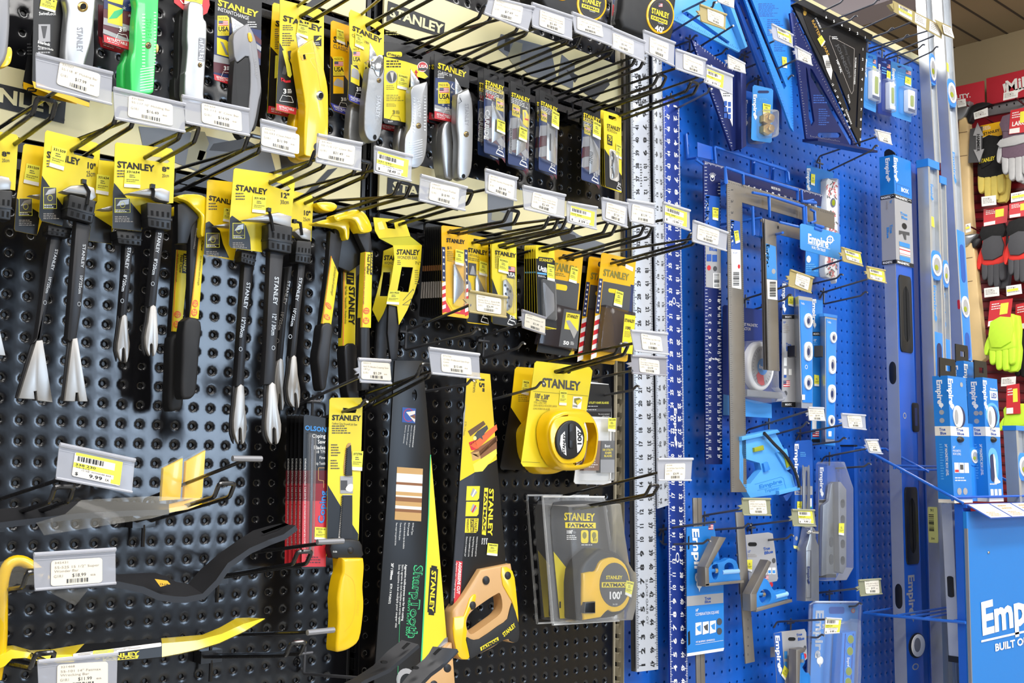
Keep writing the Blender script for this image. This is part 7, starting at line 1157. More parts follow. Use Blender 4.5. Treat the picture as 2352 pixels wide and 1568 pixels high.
t, p = torp('ten inch magnetic level on a silver card, left of the pair', 1.6, ([(1797,650),(1800,646),(1826,656),(1828,936),(1796,934)], 'silverprint'), 0, bn, ((1823.7,684),(1827.5,936)), ((1834,679),(1866,684),(1866.5,938),(1841,937)), ((1853.8,736.4,9,17),(1853.8,807,9,22),(1854,878.5,9,17)), False); sticker(t, p, [(1809,680),(1821,681),(1821,704),(1809,701)], '', .05)
def bn(g, p): logoV(g, p, 1866, 686, 754, 8); g.rect(p, 1866, 762, 1883, 771, 'ink', .014); g.text(p, 'MAGNETIC', (1868,764), (1882,764), (1868,769), 'white', .02, 1); g.text(p, '12"', (1868,778), (1875,779), (1868,783), 'white', .02, 1); g.fine(p, 1868, 786, 1880, 794, 2, 'bluelite', .02); g.rect(p, 1865, 965, 1875, 985, 'white', .02); g.flag(p, 1866, 987, 1881, 1003); g.rect(p, 1864, 1008, 1883, 1016, 'ink', .014)
t, p = torp('twelve inch magnetic level on a blue card, right of the pair', 1.6, ([(1866,686),(1890,690),(1886,1018),(1863,1016)], 'empire'), 0, bn, ((1883.6,720),(1886,1018)), ((1895,722),(1922,727),(1917,1022),(1896,1020)), ((1911.7,775,7,13),(1909,838,7.5,21),(1908,904,8,21),(1907,966,7,13)), True); sticker(t, p, [(1869,860),(1880,862),(1880,887),(1869,886)], '', .05)
t = Thing('cast_square', 'light blue cast square with two green vials and a black strap', 'square'); p = PL(2.6); g = t.part('body'); g.slab(p, [(1690,1010),(1715,1004),(1772,989),(1795,1032),(1790,1040),(1778,1042),(1798,1078),(1813,1090),(1822,1124),(1772,1136),(1717,1143),(1690,1100)], -.3, .3, 'toolblue2', .06, [[(1700,1052),(1738,1063),(1742,1078),(1716,1110),(1700,1112)]])
g.slab(p, [(1690,1003),(1772,986),(1778,993),(1690,1012)], -.3, .6, 'toolblue2', .06); g.slab(p, [(1775,1126),(1822,1116),(1824,1124),(1776,1136)], -.3, .6, 'toolblue2', .06); g.slab(p, [(1794,1138),(1820,1126),(1804,1150),(1801,1150)], -.3, .2, 'empiredark', .04); g.slab(p, [(1742,1064),(1752,1060),(1758,1078),(1746,1084)], .3, .5, 'toolblue', .05); g.slab(p, [(1772,1040),(1796,1030),(1806,1076),(1796,1080)], .25, .5, 'toolblue2', .06)
g.text(p, 'Empire', (1735,1113), (1788,1099), (1736,1122), 'empire', .31, 2); g.text(p, 'Tripletec', (1748,1124), (1782,1116), (1749,1131), 'empire', .31, 1); g.stroke(p, [(1726,1112),(1786,1095),(1792,1098),(1798,1122)], .9, 'empire', .31); g.stroke(p, [(1732,1126),(1790,1112)], .9, 'empire', .31)
v = t.part('vial', label='green vial'); v.slab(p, [(1721,1028),(1742,1022),(1744,1033),(1722,1038)], .3, .5, 'vial', .05); v = t.part('vial', label='green vial'); v.slab(p, [(1788,1046),(1793,1043),(1803,1068),(1794,1074)], .5, .6, 'vial', .04); v = t.part('strap'); v.tube([p(x, y, .7) for x, y in sm([(1738,994),(1762,1020),(1786,1044),(1802,1068),(1812,1090),(1819,1118)], 3, False)], .13, 'rubber', 6)
t, p, g = epack('blue card with a sixteen inch combination square', 1.8, [(1577,1211),(1640,1206),(1662,1342),(1663,1490),(1660,1493),(1578,1507)], 'empire', 'combination_square_pack', 'combination square pack', 'combination squares on cards'); logoV(g, p, 1589, 1212, 1358, 16, lean=8)
g.poly(p, [(1577,1369),(1661,1361),(1661,1384),(1577,1392)], 'silverprint', .016); g.text(p, 'True', (1618,1371), (1632,1369), (1618,1378), 'blueprint', .026, 2); g.text(p, 'Blue', (1618,1379), (1632,1377), (1618,1385), 'blueprint', .026, 2); g.text(p, '16"', (1597,1398), (1604,1397), (1597,1404), 'white', .02, 2); g.text(p, 'COMBINATION SQUARE', (1597,1407), (1651,1401), (1597,1414), 'white', .02, 0); [g.poly(p, [(1597+i*16.5,1430-i*2),(1611+i*16.5,1428-i*2),(1611+i*16.5,1455-i*2),(1597+i*16.5,1459-i*2)], 'white', .02) for i in range(3)]; [g.poly(p, [(1599+i*16.5,1440-i*2),(1609+i*16.5,1434-i*2),(1609+i*16.5,1450-i*2),(1603+i*16.5,1448-i*2)], 'skyprint' if i != 1 else 'inkgray', .026) for i in range(3)]; [g.poly(p, ell(1652, y, 6, 8), 'inkgray', .02) for y in (1427, 1449)]; g.text(p, 'FITS BLUEPRINT, ADVISE BOLD.', (1598,1472), (1642,1466), (1598,1476), 'white', .02, 1); g.stroke(p, [(1597,1480),(1661,1470)], .8, 'white', .02); g.poly(p, [(1578,1500),(1663,1487),(1661,1494),(1578,1507)], 'white', .016); g.flag(p, 1627, 1204, 1638, 1216); g.slab(p, [(1580,1232),(1583,1230),(1583,1260),(1580,1262)], 0, .02, 'hole'); g.slab(p, [(1580,1452),(1584,1448),(1585,1478),(1581,1482)], 0, .02, 'hole')
r = t.part('rule'); r.slab(PL(1.6), [(1592,1143),(1612,1143),(1622,1660),(1602,1660)], -.1, 0, 'rulergray', .02); r.slab(PL(1.6), [(1601.4,1143),(1602.6,1143),(1612,1660),(1611,1660)], 0, .01, 'inkgray')
def combo(t, p, steel, blue, holes, vial, knob, m='squareblue'):
    h = t.part('square_head', label='blue cast head'); h.slab(p, sm(blue, 2), .05, .55, m, .1, holes)
    s = t.part('steel_faces', label='ground steel faces'); [s.slab(p, q, .0, .75, 'rulergray', .04) for q in steel]
    v = t.part('vial'); v.tube([p(*vial[0], .45), p(*vial[1], .45)], .2, 'bluewindow', 10); k = t.part('clamp_knob'); k.tube([p(knob[0]-16, knob[1]+1, .4), p(knob[0]-2, knob[1], .4)], .16, m, 10); k.tube([p(knob[0]-2, knob[1], .4), p(knob[0]+4, knob[1], .4)], .26, 'chrome', 12)
combo(t, PL(2.2), [[(1634,1231),(1650,1233),(1610,1303),(1601,1300)], [(1601,1300),(1610,1302),(1611,1343),(1602,1344)], [(1602,1338),(1690,1330),(1691,1336),(1602,1345)]], [(1610,1303,1),(1626,1292),(1641,1289),(1652,1286),(1663,1280),(1678,1286),(1684,1304),(1689,1331,1),(1610,1338,1)], [ell(1629, 1309, 8, 21, 16), ell(1661, 1302, 11, 12, 16)], ((1646,1313),(1684,1310)), (1630,1309))
t, p, g = epack('grey card with a twelve inch combination square', 2., [(1690.5,1231),(1713,1228),(1765,1222),(1774.7,1225),(1780,1260),(1787,1328),(1784,1334),(1764,1338),(1758,1366),(1715,1364),(1698,1364)], 'silverprint', 'combination_square_pack', 'combination square pack', 'combination squares on cards'); g.poly(p, [(1690.5,1231),(1712,1229),(1718,1300),(1722,1363),(1698,1364)], 'empiredark', .012); logoV(g, p, 1692, 1234, 1332, 12, lean=6); g.text(p, 'True', (1753,1257), (1768,1254), (1753,1264), 'blueprint', .02, 2); g.text(p, 'Blue', (1755,1266), (1775,1262), (1755,1273), 'blueprint', .02, 2); g.text(p, '12"', (1717,1264), (1724,1263), (1717,1269), 'blueprint', .02, 1); g.fine(p, 1717, 1272, 1744, 1280, 3, 'faint', .02); g.poly(p, ell(1777, 1287, 4, 6), 'inkgray', .02); [g.rect(p, 1753+i*10, 1303, 1761+i*10, 1318, 'white', .02) for i in range(3)]; [g.rect(p, 1754+i*10, 1309, 1760+i*10, 1316, 'skyprint', .026) for i in range(3)]; g.flag(p, 1755, 1321, 1765, 1330); g.poly(p, ell(1770.5, 1342, 4.5, 6), 'redcard', .03); g.slab(p, rr(1718, 1245, 1738, 1254, 4, 2), 0, .02, 'hole'); sticker(t, p, [(1715,1285),(1727,1285),(1726,1313),(1714,1309)], '', .04)
r = t.part('rule'); r.slab(PL(2.4), [(1690,1176),(1708,1175),(1734,1519),(1713,1524)], -.1, 0, 'rulergray', .02); [r.text(PL(2.4), str(i), (1716,1400+i*20), (1720,1400+i*20), (1716,1405+i*20), 'inkgray', .01, 1) for i in range(1, 6)]
combo(t, PL(2.8), [[(1746,1284),(1754,1289),(1720,1361),(1705,1363)], [(1705,1362),(1720,1360),(1720,1399),(1706,1401)], [(1718,1394),(1801,1374),(1802,1380),(1719,1403)]], [(1739,1326),(1752,1332),(1762,1350),(1772,1356),(1791,1352),(1797,1374,1),(1720,1396,1),(1720,1353,1)], [ell(1744, 1368, 14, 17, 16)], ((1768,1369),(1796,1362)), (1739,1363))
t, p, g = epack('card with a slotted steel blade, grey handle and wing nut', 1.8, [(1824,1019),(1830,1012),(1860,1010),(1866,1014),(1868,1180),(1842,1262),(1824,1259),(1822,1252),(1826,1130)], 'empiredark', 'angle_tool_pack', 'angle tool pack'); logoV(g, p, 1825, 1018, 1106, 9); g.poly(p, [(1824,1116),(1866,1116),(1866,1136),(1825,1136)], 'silverprint', .012); g.text(p, 'True', (1827,1122), (1838,1122), (1827,1128), 'blueprint', .02, 2); g.text(p, 'Blue', (1828,1129), (1837,1129), (1828,1134), 'blueprint', .02, 2); g.fine(p, 1838, 1038, 1854, 1050, 3, 'bluelite', .02); g.rect(p, 1857, 1144, 1864, 1166, 'white', .02); g.rect(p, 1857, 1163, 1864, 1166, 'green', .026); g.poly(p, ell(1829, 1236, 3, 5), 'silverprint', .02); g.poly(p, [(1822,1252),(1834,1254),(1834,1261),(1823,1259)], 'stickerp', .02); sticker(t, p, [(1830,1151),(1841,1151),(1840,1170),(1830,1170)], '', .04)
b = t.part('blade'); q = PL(2.1); b.slab(q, sm([(1842,1079),(1845,1073),(1849,1071.5),(1854,1073),(1857.5,1079),(1859,1210,1),(1843,1210,1)], 3), 0, .12, 'zinc', .02, [sm([(1848,1086),(1850,1082),(1852,1086),(1852,1164),(1850,1168),(1848,1164)], 2)])
h = t.part('handle'); h.slab(q, sm([(1836,1256,1),(1842,1236),(1846.5,1210),(1852,1209),(1857.6,1217),(1858,1236),(1865,1252,1),(1865.7,1378,1),(1834,1379,1)], 2), -.2, .7, 'zinc', .1); q2 = PL(2.85); h.stroke(q2, [(1852,1265),(1863,1264),(1863,1372),(1852,1373),(1852,1265)], .9, 'inkgray', .0); logoV(h, q2, 1855, 1300, 1342, 5, 'navy', 0, .01); n = t.part('wing_nut'); n.dome(q2, 1858, 1221, 4.5, 6, -.05, .3, 'chrome'); n.tube([q2(1859, 1221, .2), q2(1869, 1222, .4)], .12, 'chrome', 8)
t, p, g = epack('clear pack with a grey torpedo level with oval holes', 1.8, [(1881,1070),(1918,1068),(1922,1150),(1921,1322),(1879,1326)], 'silverprint', 'torpedo_level_pack', 'level pack'); g.poly(p, [(1881,1070),(1918,1068),(1921,1144),(1881,1147)], 'empiredark', .012); logoV(g, p, 1883, 1072, 1142, 8); g.rect(p, 1881, 1148, 1900, 1154, 'ink', .02); g.text(p, 'True', (1885,1212), (1896,1208), (1885,1218), 'blueprint', .02, 2); g.text(p, 'Blue', (1886,1220), (1896,1217), (1886,1227), 'blueprint', .02, 2); [g.rect(p, 1884, 1252+i*16, 1893, 1264+i*16, 'bluelite' if i else 'white', .02) for i in range(3)]; g.rect(p, 1880, 1318, 1920, 1326, 'ink', .02)
b = t.part('level_body'); b.slab(PL(2.), [(1902,1112),(1908,1107),(1916,1108),(1922,1128),(1920,1310),(1880,1322),(1884,1160),(1897,1150)], 0, .3, 'zinc', .05); b.slab(PL(2.3), [(1914,1106),(1920,1106),(1933,1123),(1933,1299),(1925,1316),(1917,1312)], -.3, .5, 'gray_plastic', .08, [rr(1919, 1146, 1929, 1166, 4, 3, 8), rr(1919, 1182, 1929, 1202, 4, 3, 8), rr(1919, 1238, 1929, 1258, 4, 3, 8), rr(1919, 1276, 1929, 1296, 4, 3, 8)])
for y in (1232, 1272): b.slab(PL(2.3), rr(1905, y, 1913, y+24, 3.5, 3, 7), .0, .04, 'inkgray')
c = t.part('clear_blister'); c.slab(p, [(1875,1066),(1880,1060),(1916,1060),(1936,1120),(1936,1302),(1920,1330),(1872,1332)], -.05, 1.1, 'clear', .15, back=False); sticker(t, PL(2.7), [(1921,1201),(1933,1201),(1932,1229),(1920,1227)], '', .25)
t, p, g = epack('large light blue blister pack with an anodised level, lowest on the bay', 2.3, [(1868,1388),(1874,1386),(1966,1386),(1972,1392),(1958,1640),(1858,1640)], 'skyprint', 'torpedo_level_pack', 'level pack'); logoV(g, p, 1874, 1400, 1532, 18, lean=-2); g.poly(p, ell(1959, 1402, 4.5, 5.5), 'silverprint', .02); g.ring(p, 1959, 1402, 4.5, 5.5, .2, 'red', .026); g.slab(p, rr(1904, 1393, 1939, 1409, 4, 2), .01, .02, 'empiredark'); [g.rect(p, 1944, 1471+i*30, 1957, 1495+i*30, 'white', .02) for i in range(3)]; g.rect(p, 1946, 1505, 1955, 1520, 'redcard', .026); g.rect(p, 1945, 1476, 1956, 1484, 'inkgray', .026); g.poly(p, [(1946,1552),(1956,1536),(1956,1552)], 'inkgray', .026)
b = t.part('level_body'); b.slab(p, [(1914,1450),(1946,1446),(1938,1640),(1904,1640)], .02, .9, 'toolblue', .1); [b.tube([p(x, 1452, .9), p(x-9, 1640, .9)], .05, 'anodblue', 6) for x in (1920, 1938)]
for y in (1464.6, 1491.7, 1537.6, 1562): v = t.part('vial_window', label='round vial window'); v.slab(p, ell(1931-(y-1464)*.06, y, 8, 11, 20), .9, .96, 'toolblue2', .02); v.slab(p, ell(1931-(y-1464)*.06, y, 6.8, 9.5, 20), .9, .975, 'vial')
logoV(b, p, 1924, 1506, 1530, 6, 'white', 0, .92); c = t.part('clear_blister'); c.slab(p, [(1860,1388),(1866,1382),(1972,1382),(1977,1388),(1965,1650),(1853,1650)], -.05, .03, 'clear', 0, back=False); c.slab(p, sm([(1898,1440),(1906,1428),(1946,1426),(1954,1440),(1946,1650),(1890,1650)], 2), .0, 1.1, 'clear', .2, back=False); c.tube([p(x, y) for x, y in ((1853,1640),(1860,1388),(1868,1382),(1970,1382),(1977,1390),(1965,1640))], .09, 'clearblue', 6)
t, p, g = epack('small grey card with a six inch square at the bottom edge', 2.6, [(1778,1454),(1795,1450),(1848,1444),(1852,1452),(1854,1512),(1848,1517),(1836,1500),(1820,1520),(1816,1640),(1788,1640)], 'silverprint', 'combination_square_pack', 'combination square pack', 'combination squares on cards'); g.poly(p, [(1778,1454),(1795,1451),(1802,1560),(1806,1640),(1788,1640)], 'empiredark', .012); logoV(g, p, 1780, 1458, 1548, 10, lean=6); g.text(p, 'True', (1829,1455), (1842,1452), (1829,1461), 'blueprint', .02, 2); g.text(p, 'Blue', (1832,1464), (1847,1461), (1832,1471), 'blueprint', .02, 2); g.poly(p, ell(1848, 1506, 4, 6), 'redcard', .02); g.poly(p, ell(1848.5, 1487, 3, 5), 'inkgray', .02); [g.rect(p, 1801, 1495+i*24, 1808, 1512+i*24, 'skyprint', .02) for i in range(2)]; g.slab(p, rr(1810, 1463, 1827, 1471, 4, 2), 0, .02, 'hole'); sticker(t, p, [(1800,1527),(1811,1538),(1802,1562),(1793,1550)], '', .05)
q = PL(3.); s = t.part('steel_faces', label='ground steel faces'); s.slab(q, [(1812,1489),(1834,1485),(1832,1494),(1822,1498),(1818,1640),(1808,1640),(1812,1560)], 0, .7, 'rulergray', .05); h = t.part('square_head', label='blue cast head'); h.slab(q, sm([(1824,1498,1),(1834,1494),(1838,1520),(1832,1530),(1842,1545),(1850,1550),(1852,1640,1),(1820,1640,1)], 2), .05, .5, 'squareblue', .1); k = t.part('clamp_knob'); k.tube([q(1826, 1500, .6), q(1826, 1510, .6)], .16, 'squareblue'); k.tube([q(1826, 1510, .6), q(1826, 1518, .6)], .22, 'chrome')
t = Thing('blank_tag', 'small blank grey tag on the board beside the six inch square card', 'tag'); g = t.part('tag'); g.slab(PL(.6), [(1770,1486),(1781,1485),(1781,1508),(1770,1509)], -.05, 0, 'gray_plastic')
# ---------------------------------------------------------------- long levels and the merchandiser stand
class Bm:
    """an upright square beam given by the sight lines of its front left edge: front faces the aisle, side faces left"""
    def __init__(s, top, dt, bot, wpx, tpx, X=None):
        A = at(*top, dt); X = A.x; B = at(*bot, depth_for(bot[0], bot[1], X)); s.A, s.B = A, B
        w = at(wpx[0], wpx[1], -A.y).x-X; tk = -A.y-depth_for(tpx[0], tpx[1], X); s.w, s.t = w, tk
        e = V((w, 0, 0)); b = V((0, tk, 0)); s.fr = Q(None, A, A+e, B+e, B); s.lf = Q(None, A+b, A, B, B+b); s.e, s.b = e, b
    def solid(s, g, m, v0=0., v1=1., grow=0.):
        A = s.A.lerp(s.B, v0); B = s.A.lerp(s.B, v1); k = V((grow, 0, 0)); j = V((0, grow, 0)); g.loft([[P-k-j, P+s.e+k-j, P+s.e+k+s.b+j, P-k+s.b+j] for P in (A, B)], m); return g
    def v(s, y): return (y-s.py0)/(s.py1-s.py0)
def beam(label, top, dt, bot, wpx, tpx, m='alu', web=True, group='long levels standing at the right end'):
    t = Thing('long_level', label, 'spirit level', group); b = Bm(top, dt, bot, wpx, tpx); b.py0, b.py1 = top[1], bot[1]; g = t.part('beam')
    if web:   # I-shaped section: two flanges and a recessed web
        f = .16
        for (u0, u1, t0, t1) in ((0, .17, 0, 1), (.83, 1, 0, 1), (.17, .83, .35, .65)):
            g.loft([[P+b.e*u0+b.b*t0, P+b.e*u1+b.b*t0, P+b.e*u1+b.b*t1, P+b.e*u0+b.b*t1] for P in (b.A, b.B)], m)
    else: b.solid(g, m)
    return t, b, g
def vial(t, b, y, ry, rx=.42, frame=True, h=.02):
    v = t.part('vial_window', label='white oval vial window'); c = b.v(y); r = ry/(b.py1-b.py0)
    if frame: v.slab(b.fr, rr(.04, c-r*1.35, .96, c+r*1.35, .3, 3, r*.6), -.35, h, 'toolblue', .03)
    v.slab(b.fr, ell(.5, c, rx, r, 22), h-.02, h+.1, 'white', .04); v.slab(b.fr, ell(.46, c+r*.05, rx*.72, r*.74, 18), h+.1, h+.105, 'silverprint'); v.slab(b.fr, ell(.38, c+r*.25, rx*.4, r*.26, 14), h+.105, h+.13, 'vial')  # grey inner oval paints the shading inside the white window
def pad(t, b, y0, y1, m='plasticblack', u0=.12, u1=.88):
    h = t.part('hand_grip', label='black hand grip with a long opening'); v0, v1 = b.v(y0), b.v(y1); H = v1-v0
    h.slab(b.fr, rr(u0, v0, u1, v1, .1, 3, .012), -.05, .12, m, .04); h.slab(b.fr, rr(u0+.2, v0+H*.14, u1-.18, v1-H*.14, (u1-u0)*.28, 4, .02), .1, .13, 'hole')
def slotb(t, b, y0, y1): h = t.part('hand_hole', label='black oblong hand hole'); h.slab(b.lf, rr(.2, b.v(y0), .8, b.v(y1), .3, 5, .012), .01, .04, 'plasticblack', .01)
# boxed level
t, b, g = beam('long blue box level in a printed sleeve, leftmost of the long levels', (2050.4,356), 4., (2085,1600), (2087,366), (2024,360), 'bluesteel', False)
f = t.part('machined_edge', label='bare silver machined edge'); f.slab(b.lf, [(0, .19), (1, .19), (1, 1), (0, 1)], -.02, .03, 'alu')
s = t.part('cardboard_sleeve', label='blue and silver printed sleeve'); v1 = b.v(616); b.solid(s, 'silverprint', 0, v1, .12)
A, B = b.A.lerp(b.B, 0), b.A.lerp(b.B, v1); k = .13; e, d_ = b.e, b.b; fr = Q(None, A+V((-k,-k,0)), A+e+V((k,-k,0)), B+e+V((k,-k,0)), B+V((-k,-k,0))); lf = Q(None, A+d_+V((-k,k,0)), A+V((-k,-k,0)), B+V((-k,-k,0)), B+d_+V((-k,k,0)))
for q in (fr, lf):
    s.rect(q, 0, 0, 1, .36, 'empire', .01); s.rect(q, 0, .365, 1, .4, 'ink', .012); s.tb(q, 'MAGNETIC', .06, .372, .74, .393, 'white', .02, 2); s.rect(q, 0, .965, 1, 1, 'ink', .012); s.tb(q, 'MAGNETIC', .06, .972, .74, .993, 'white', .02, 2); s.ring(q, .87, .383, .08, .008, .35, 'white', .02, 12, 180, 360)
logoV(s, lf, .45, .02, .25, .3, h=.02); logoV(s, fr, .02, .02, .25, .22, h=.02); s.rect(fr, .1, .26, .9, .335, 'empiredark', .016); s.rect(fr, .13, .265, .87, .33, 'empire', .018); s.tb(fr, 'BOX', .38, .28, .8, .318, 'white', .025, 2); s.tv(lf, 'True', .62, .64, .82, .72, 'skyprint', .02, 2); s.tv(lf, 'Blue', .4, .66, .58, .76, 'skyprint', .02, 2); s.tb(lf, '48"', .66, .415, .84, .445, 'skyprint', .02, 1); s.fine(lf, .4, .42, .55, .5, 8, 'faint', .02)
s.tb(fr, 'True', .3, .51, .7, .535, 'skyprint', .02, 2); s.tb(fr, 'Blue', .36, .545, .7, .57, 'skyprint', .02, 2); s.poly(fr, ell(.52, .635, .14, .028, 16), 'ink', .02); s.poly(fr, [(.2,.69),(.8,.68),(.8,.71),(.6,.71),(.6,.76),(.5,.76),(.4,.71),(.2,.73)], 'inkgray', .02); s.rect(fr, .2, .79, .8, .83, 'skyprint', .02); s.rect(fr, .2, .92, .8, .96, 'skyprint', .02); s.rect(fr, .2, .84, .8, .91, 'white', .02); s.rect(fr, .2, .855, .8, .865, 'redcard', .026); s.rect(fr, .2, .895, .8, .9, 'redcard', .026)
h = t.part('hanging_tab'); h.slab(b.lf, sm([(.1,0,1),(.1,-.012),(.5,-.016),(1,-.006),(1,0,1)], 2), -.5, -.4, 'plasticblack')
pad(t, b, 640, 822); pad(t, b, 1134, 1309); slotb(t, b, 845, 898); slotb(t, b, 1352, 1408)
v = t.part('plumb_vial', label='round white vial in a black ring'); v.slab(b.fr, ell(.62, b.v(1492), .5, 28/1244, 24), -.05, .06, 'plasticblack', .03); v.slab(b.fr, ell(.66, b.v(1492), .4, 25/1244, 24), .05, .14, 'white', .05); v.slab(b.fr, ell(.58, b.v(1490), .2, 16/1244, 16), .14, .145, 'gray_plastic')
c = t.part('centre_vial', label='black framed vial recess at the edge'); c.slab(b.fr, rr(.72, b.v(938), 1.12, b.v(1006), .1, 3, .006), -.1, .12, 'plasticblack', .03); c.rect(b.fr, .84, b.v(950), 1.0, b.v(992), 'navy', .125)
logoV(t.part('lettering', label='pale lettering down the face'), b.fr, .22, b.v(1332), b.v(1438), .38, 'silverprint', h=.02); g2 = t.parts[-1]; g2.ring(b.fr, .5, b.v(1538), .2, .006, .35, 'silverprint', .02, 14); g2.ring(b.fr, .28, b.v(970), .1, .006, .35, 'silverprint', .02, 12)
# blue channel level behind it
t, b, g = beam('blue channel level right behind the boxed level, mostly in shadow', (2092,374), 3.2, (2122,1600), (2109,378), (2087,375), 'bluesteel'); w_ = t.part('windows', label='dark vial openings')
for y0, y1 in ((386,400),(424,446),(470,520),(598,646),(960,1005),(1300,1350)): w_.slab(b.fr, rr(.24, b.v(y0), .76, b.v(y1), .2, 3, .005), -.3, -.2, 'navy')
def cap(t, b, h=.012): c = t.part('end_cap', label='blue end cap'); b.solid(c, 'toolblue', -h*.25, h, .05)
t, b, g = beam('tall silver level with blue cap and barcode, front of the long row', (2131,367), 5.2, (2168,1600), (2156,374), (2106,369)); cap(t, b); vial(t, b, 616, 26); k = t.part('print'); logoV(k, b.fr, .3, b.v(420), b.v(460), .3, 'skyprint', h=-.2); logoV(k, b.fr, .3, b.v(662), b.v(752), .3, 'skyprint', h=-.2); k.slab(b.fr, [(.25, b.v(498)), (.55, b.v(500)), (.6, b.v(524)), (.3, b.v(522))], -.2, -.18, 'stickery')
a_ = t.part('grip_block', label='blue grip block'); a_.slab(b.fr, [(.15, b.v(774)), (.85, b.v(776)), (.85, b.v(900)), (.15, b.v(898))], -.5, .02, 'toolblue', .04); a_.slab(b.fr, rr(.28, b.v(800), .72, b.v(890), .2, 4, .01), .02, .04, 'navy')
l = t.part('barcode_label', label='yellow green barcode label'); l.slab(b.lf, rr(.08, b.v(1179), .92, b.v(1260), .06, 2, .004), .01, .03, 'stickerp'); l.tb(b.lf, '91', .3, b.v(1183), .62, b.v(1190), 'ink', .035, 1); l.bars(b.lf, .15, b.v(1196), .6, b.v(1236), 'ink', .035, 14, 5, True); l.tb(b.lf, '304', .3, b.v(1248), .6, b.v(1253), 'ink', .035, 1)
t, b, g = beam('tall silver level with blue cap, half hidden second in the long row', (2158,406), 4.4, (2196,1600), (2172.5,412), (2136,404)); cap(t, b); vial(t, b, 636, 24, .4); a_ = t.part('grip_block', label='blue grip block'); a_.slab(b.fr, [(.15, b.v(790)), (.85, b.v(792)), (.85, b.v(880)), (.15, b.v(880))], -.5, .02, 'toolblue', .04); logoV(t.part('print'), b.fr, .3, b.v(680), b.v(765), .3, 'skyprint', h=-.2)
t, b, g = beam('very long bright level rising past the top edge, left of two', (2124,-30), 2.6, (2146.5,368), (2139,-26), (2101.5,-28)); vial(t, b, 157, 27); a_ = t.part('grip_block', label='dark blue grip block'); a_.slab(b.fr, [(.12, b.v(176)), (.9, b.v(176)), (.9, b.v(190)), (.12, b.v(188))], -.4, .03, 'empiredark', .02)
t, b, g = beam('very long bright level rising past the top edge, right of two', (2161,-30), 2.6, (2213,828), (2181.5,-26), (2136.5,-28)); vial(t, b, 216, 24); k = t.part('print'); logoV(k, b.fr, .35, b.v(352), b.v(428), .3, 'skyprint', h=-.2); k.slab(b.fr, [(.1, b.v(148)), (.3, b.v(150)), (.3, b.v(170)), (.1, b.v(168))], .01, .03, 'stickery'); k.slab(b.lf, rr(.78, b.v(693), 1, b.v(714), .08, 2, .004), .01, .03, 'redcard')
a_ = t.part('grip_block', label='blue grip block with long openings'); a_.slab(b.fr, [(.12, b.v(534)), (.95, b.v(536)), (.95, b.v(826)), (.12, b.v(824))], -.5, .02, 'toolblue', .04); [a_.slab(b.fr, rr(.3, b.v(y0), .78, b.v(y1), .2, 4, .015), .02, .04, 'empiredark') for y0, y1 in ((566,652),(764,822))]; vial(t, b, 707, 24, .4, False, .05)
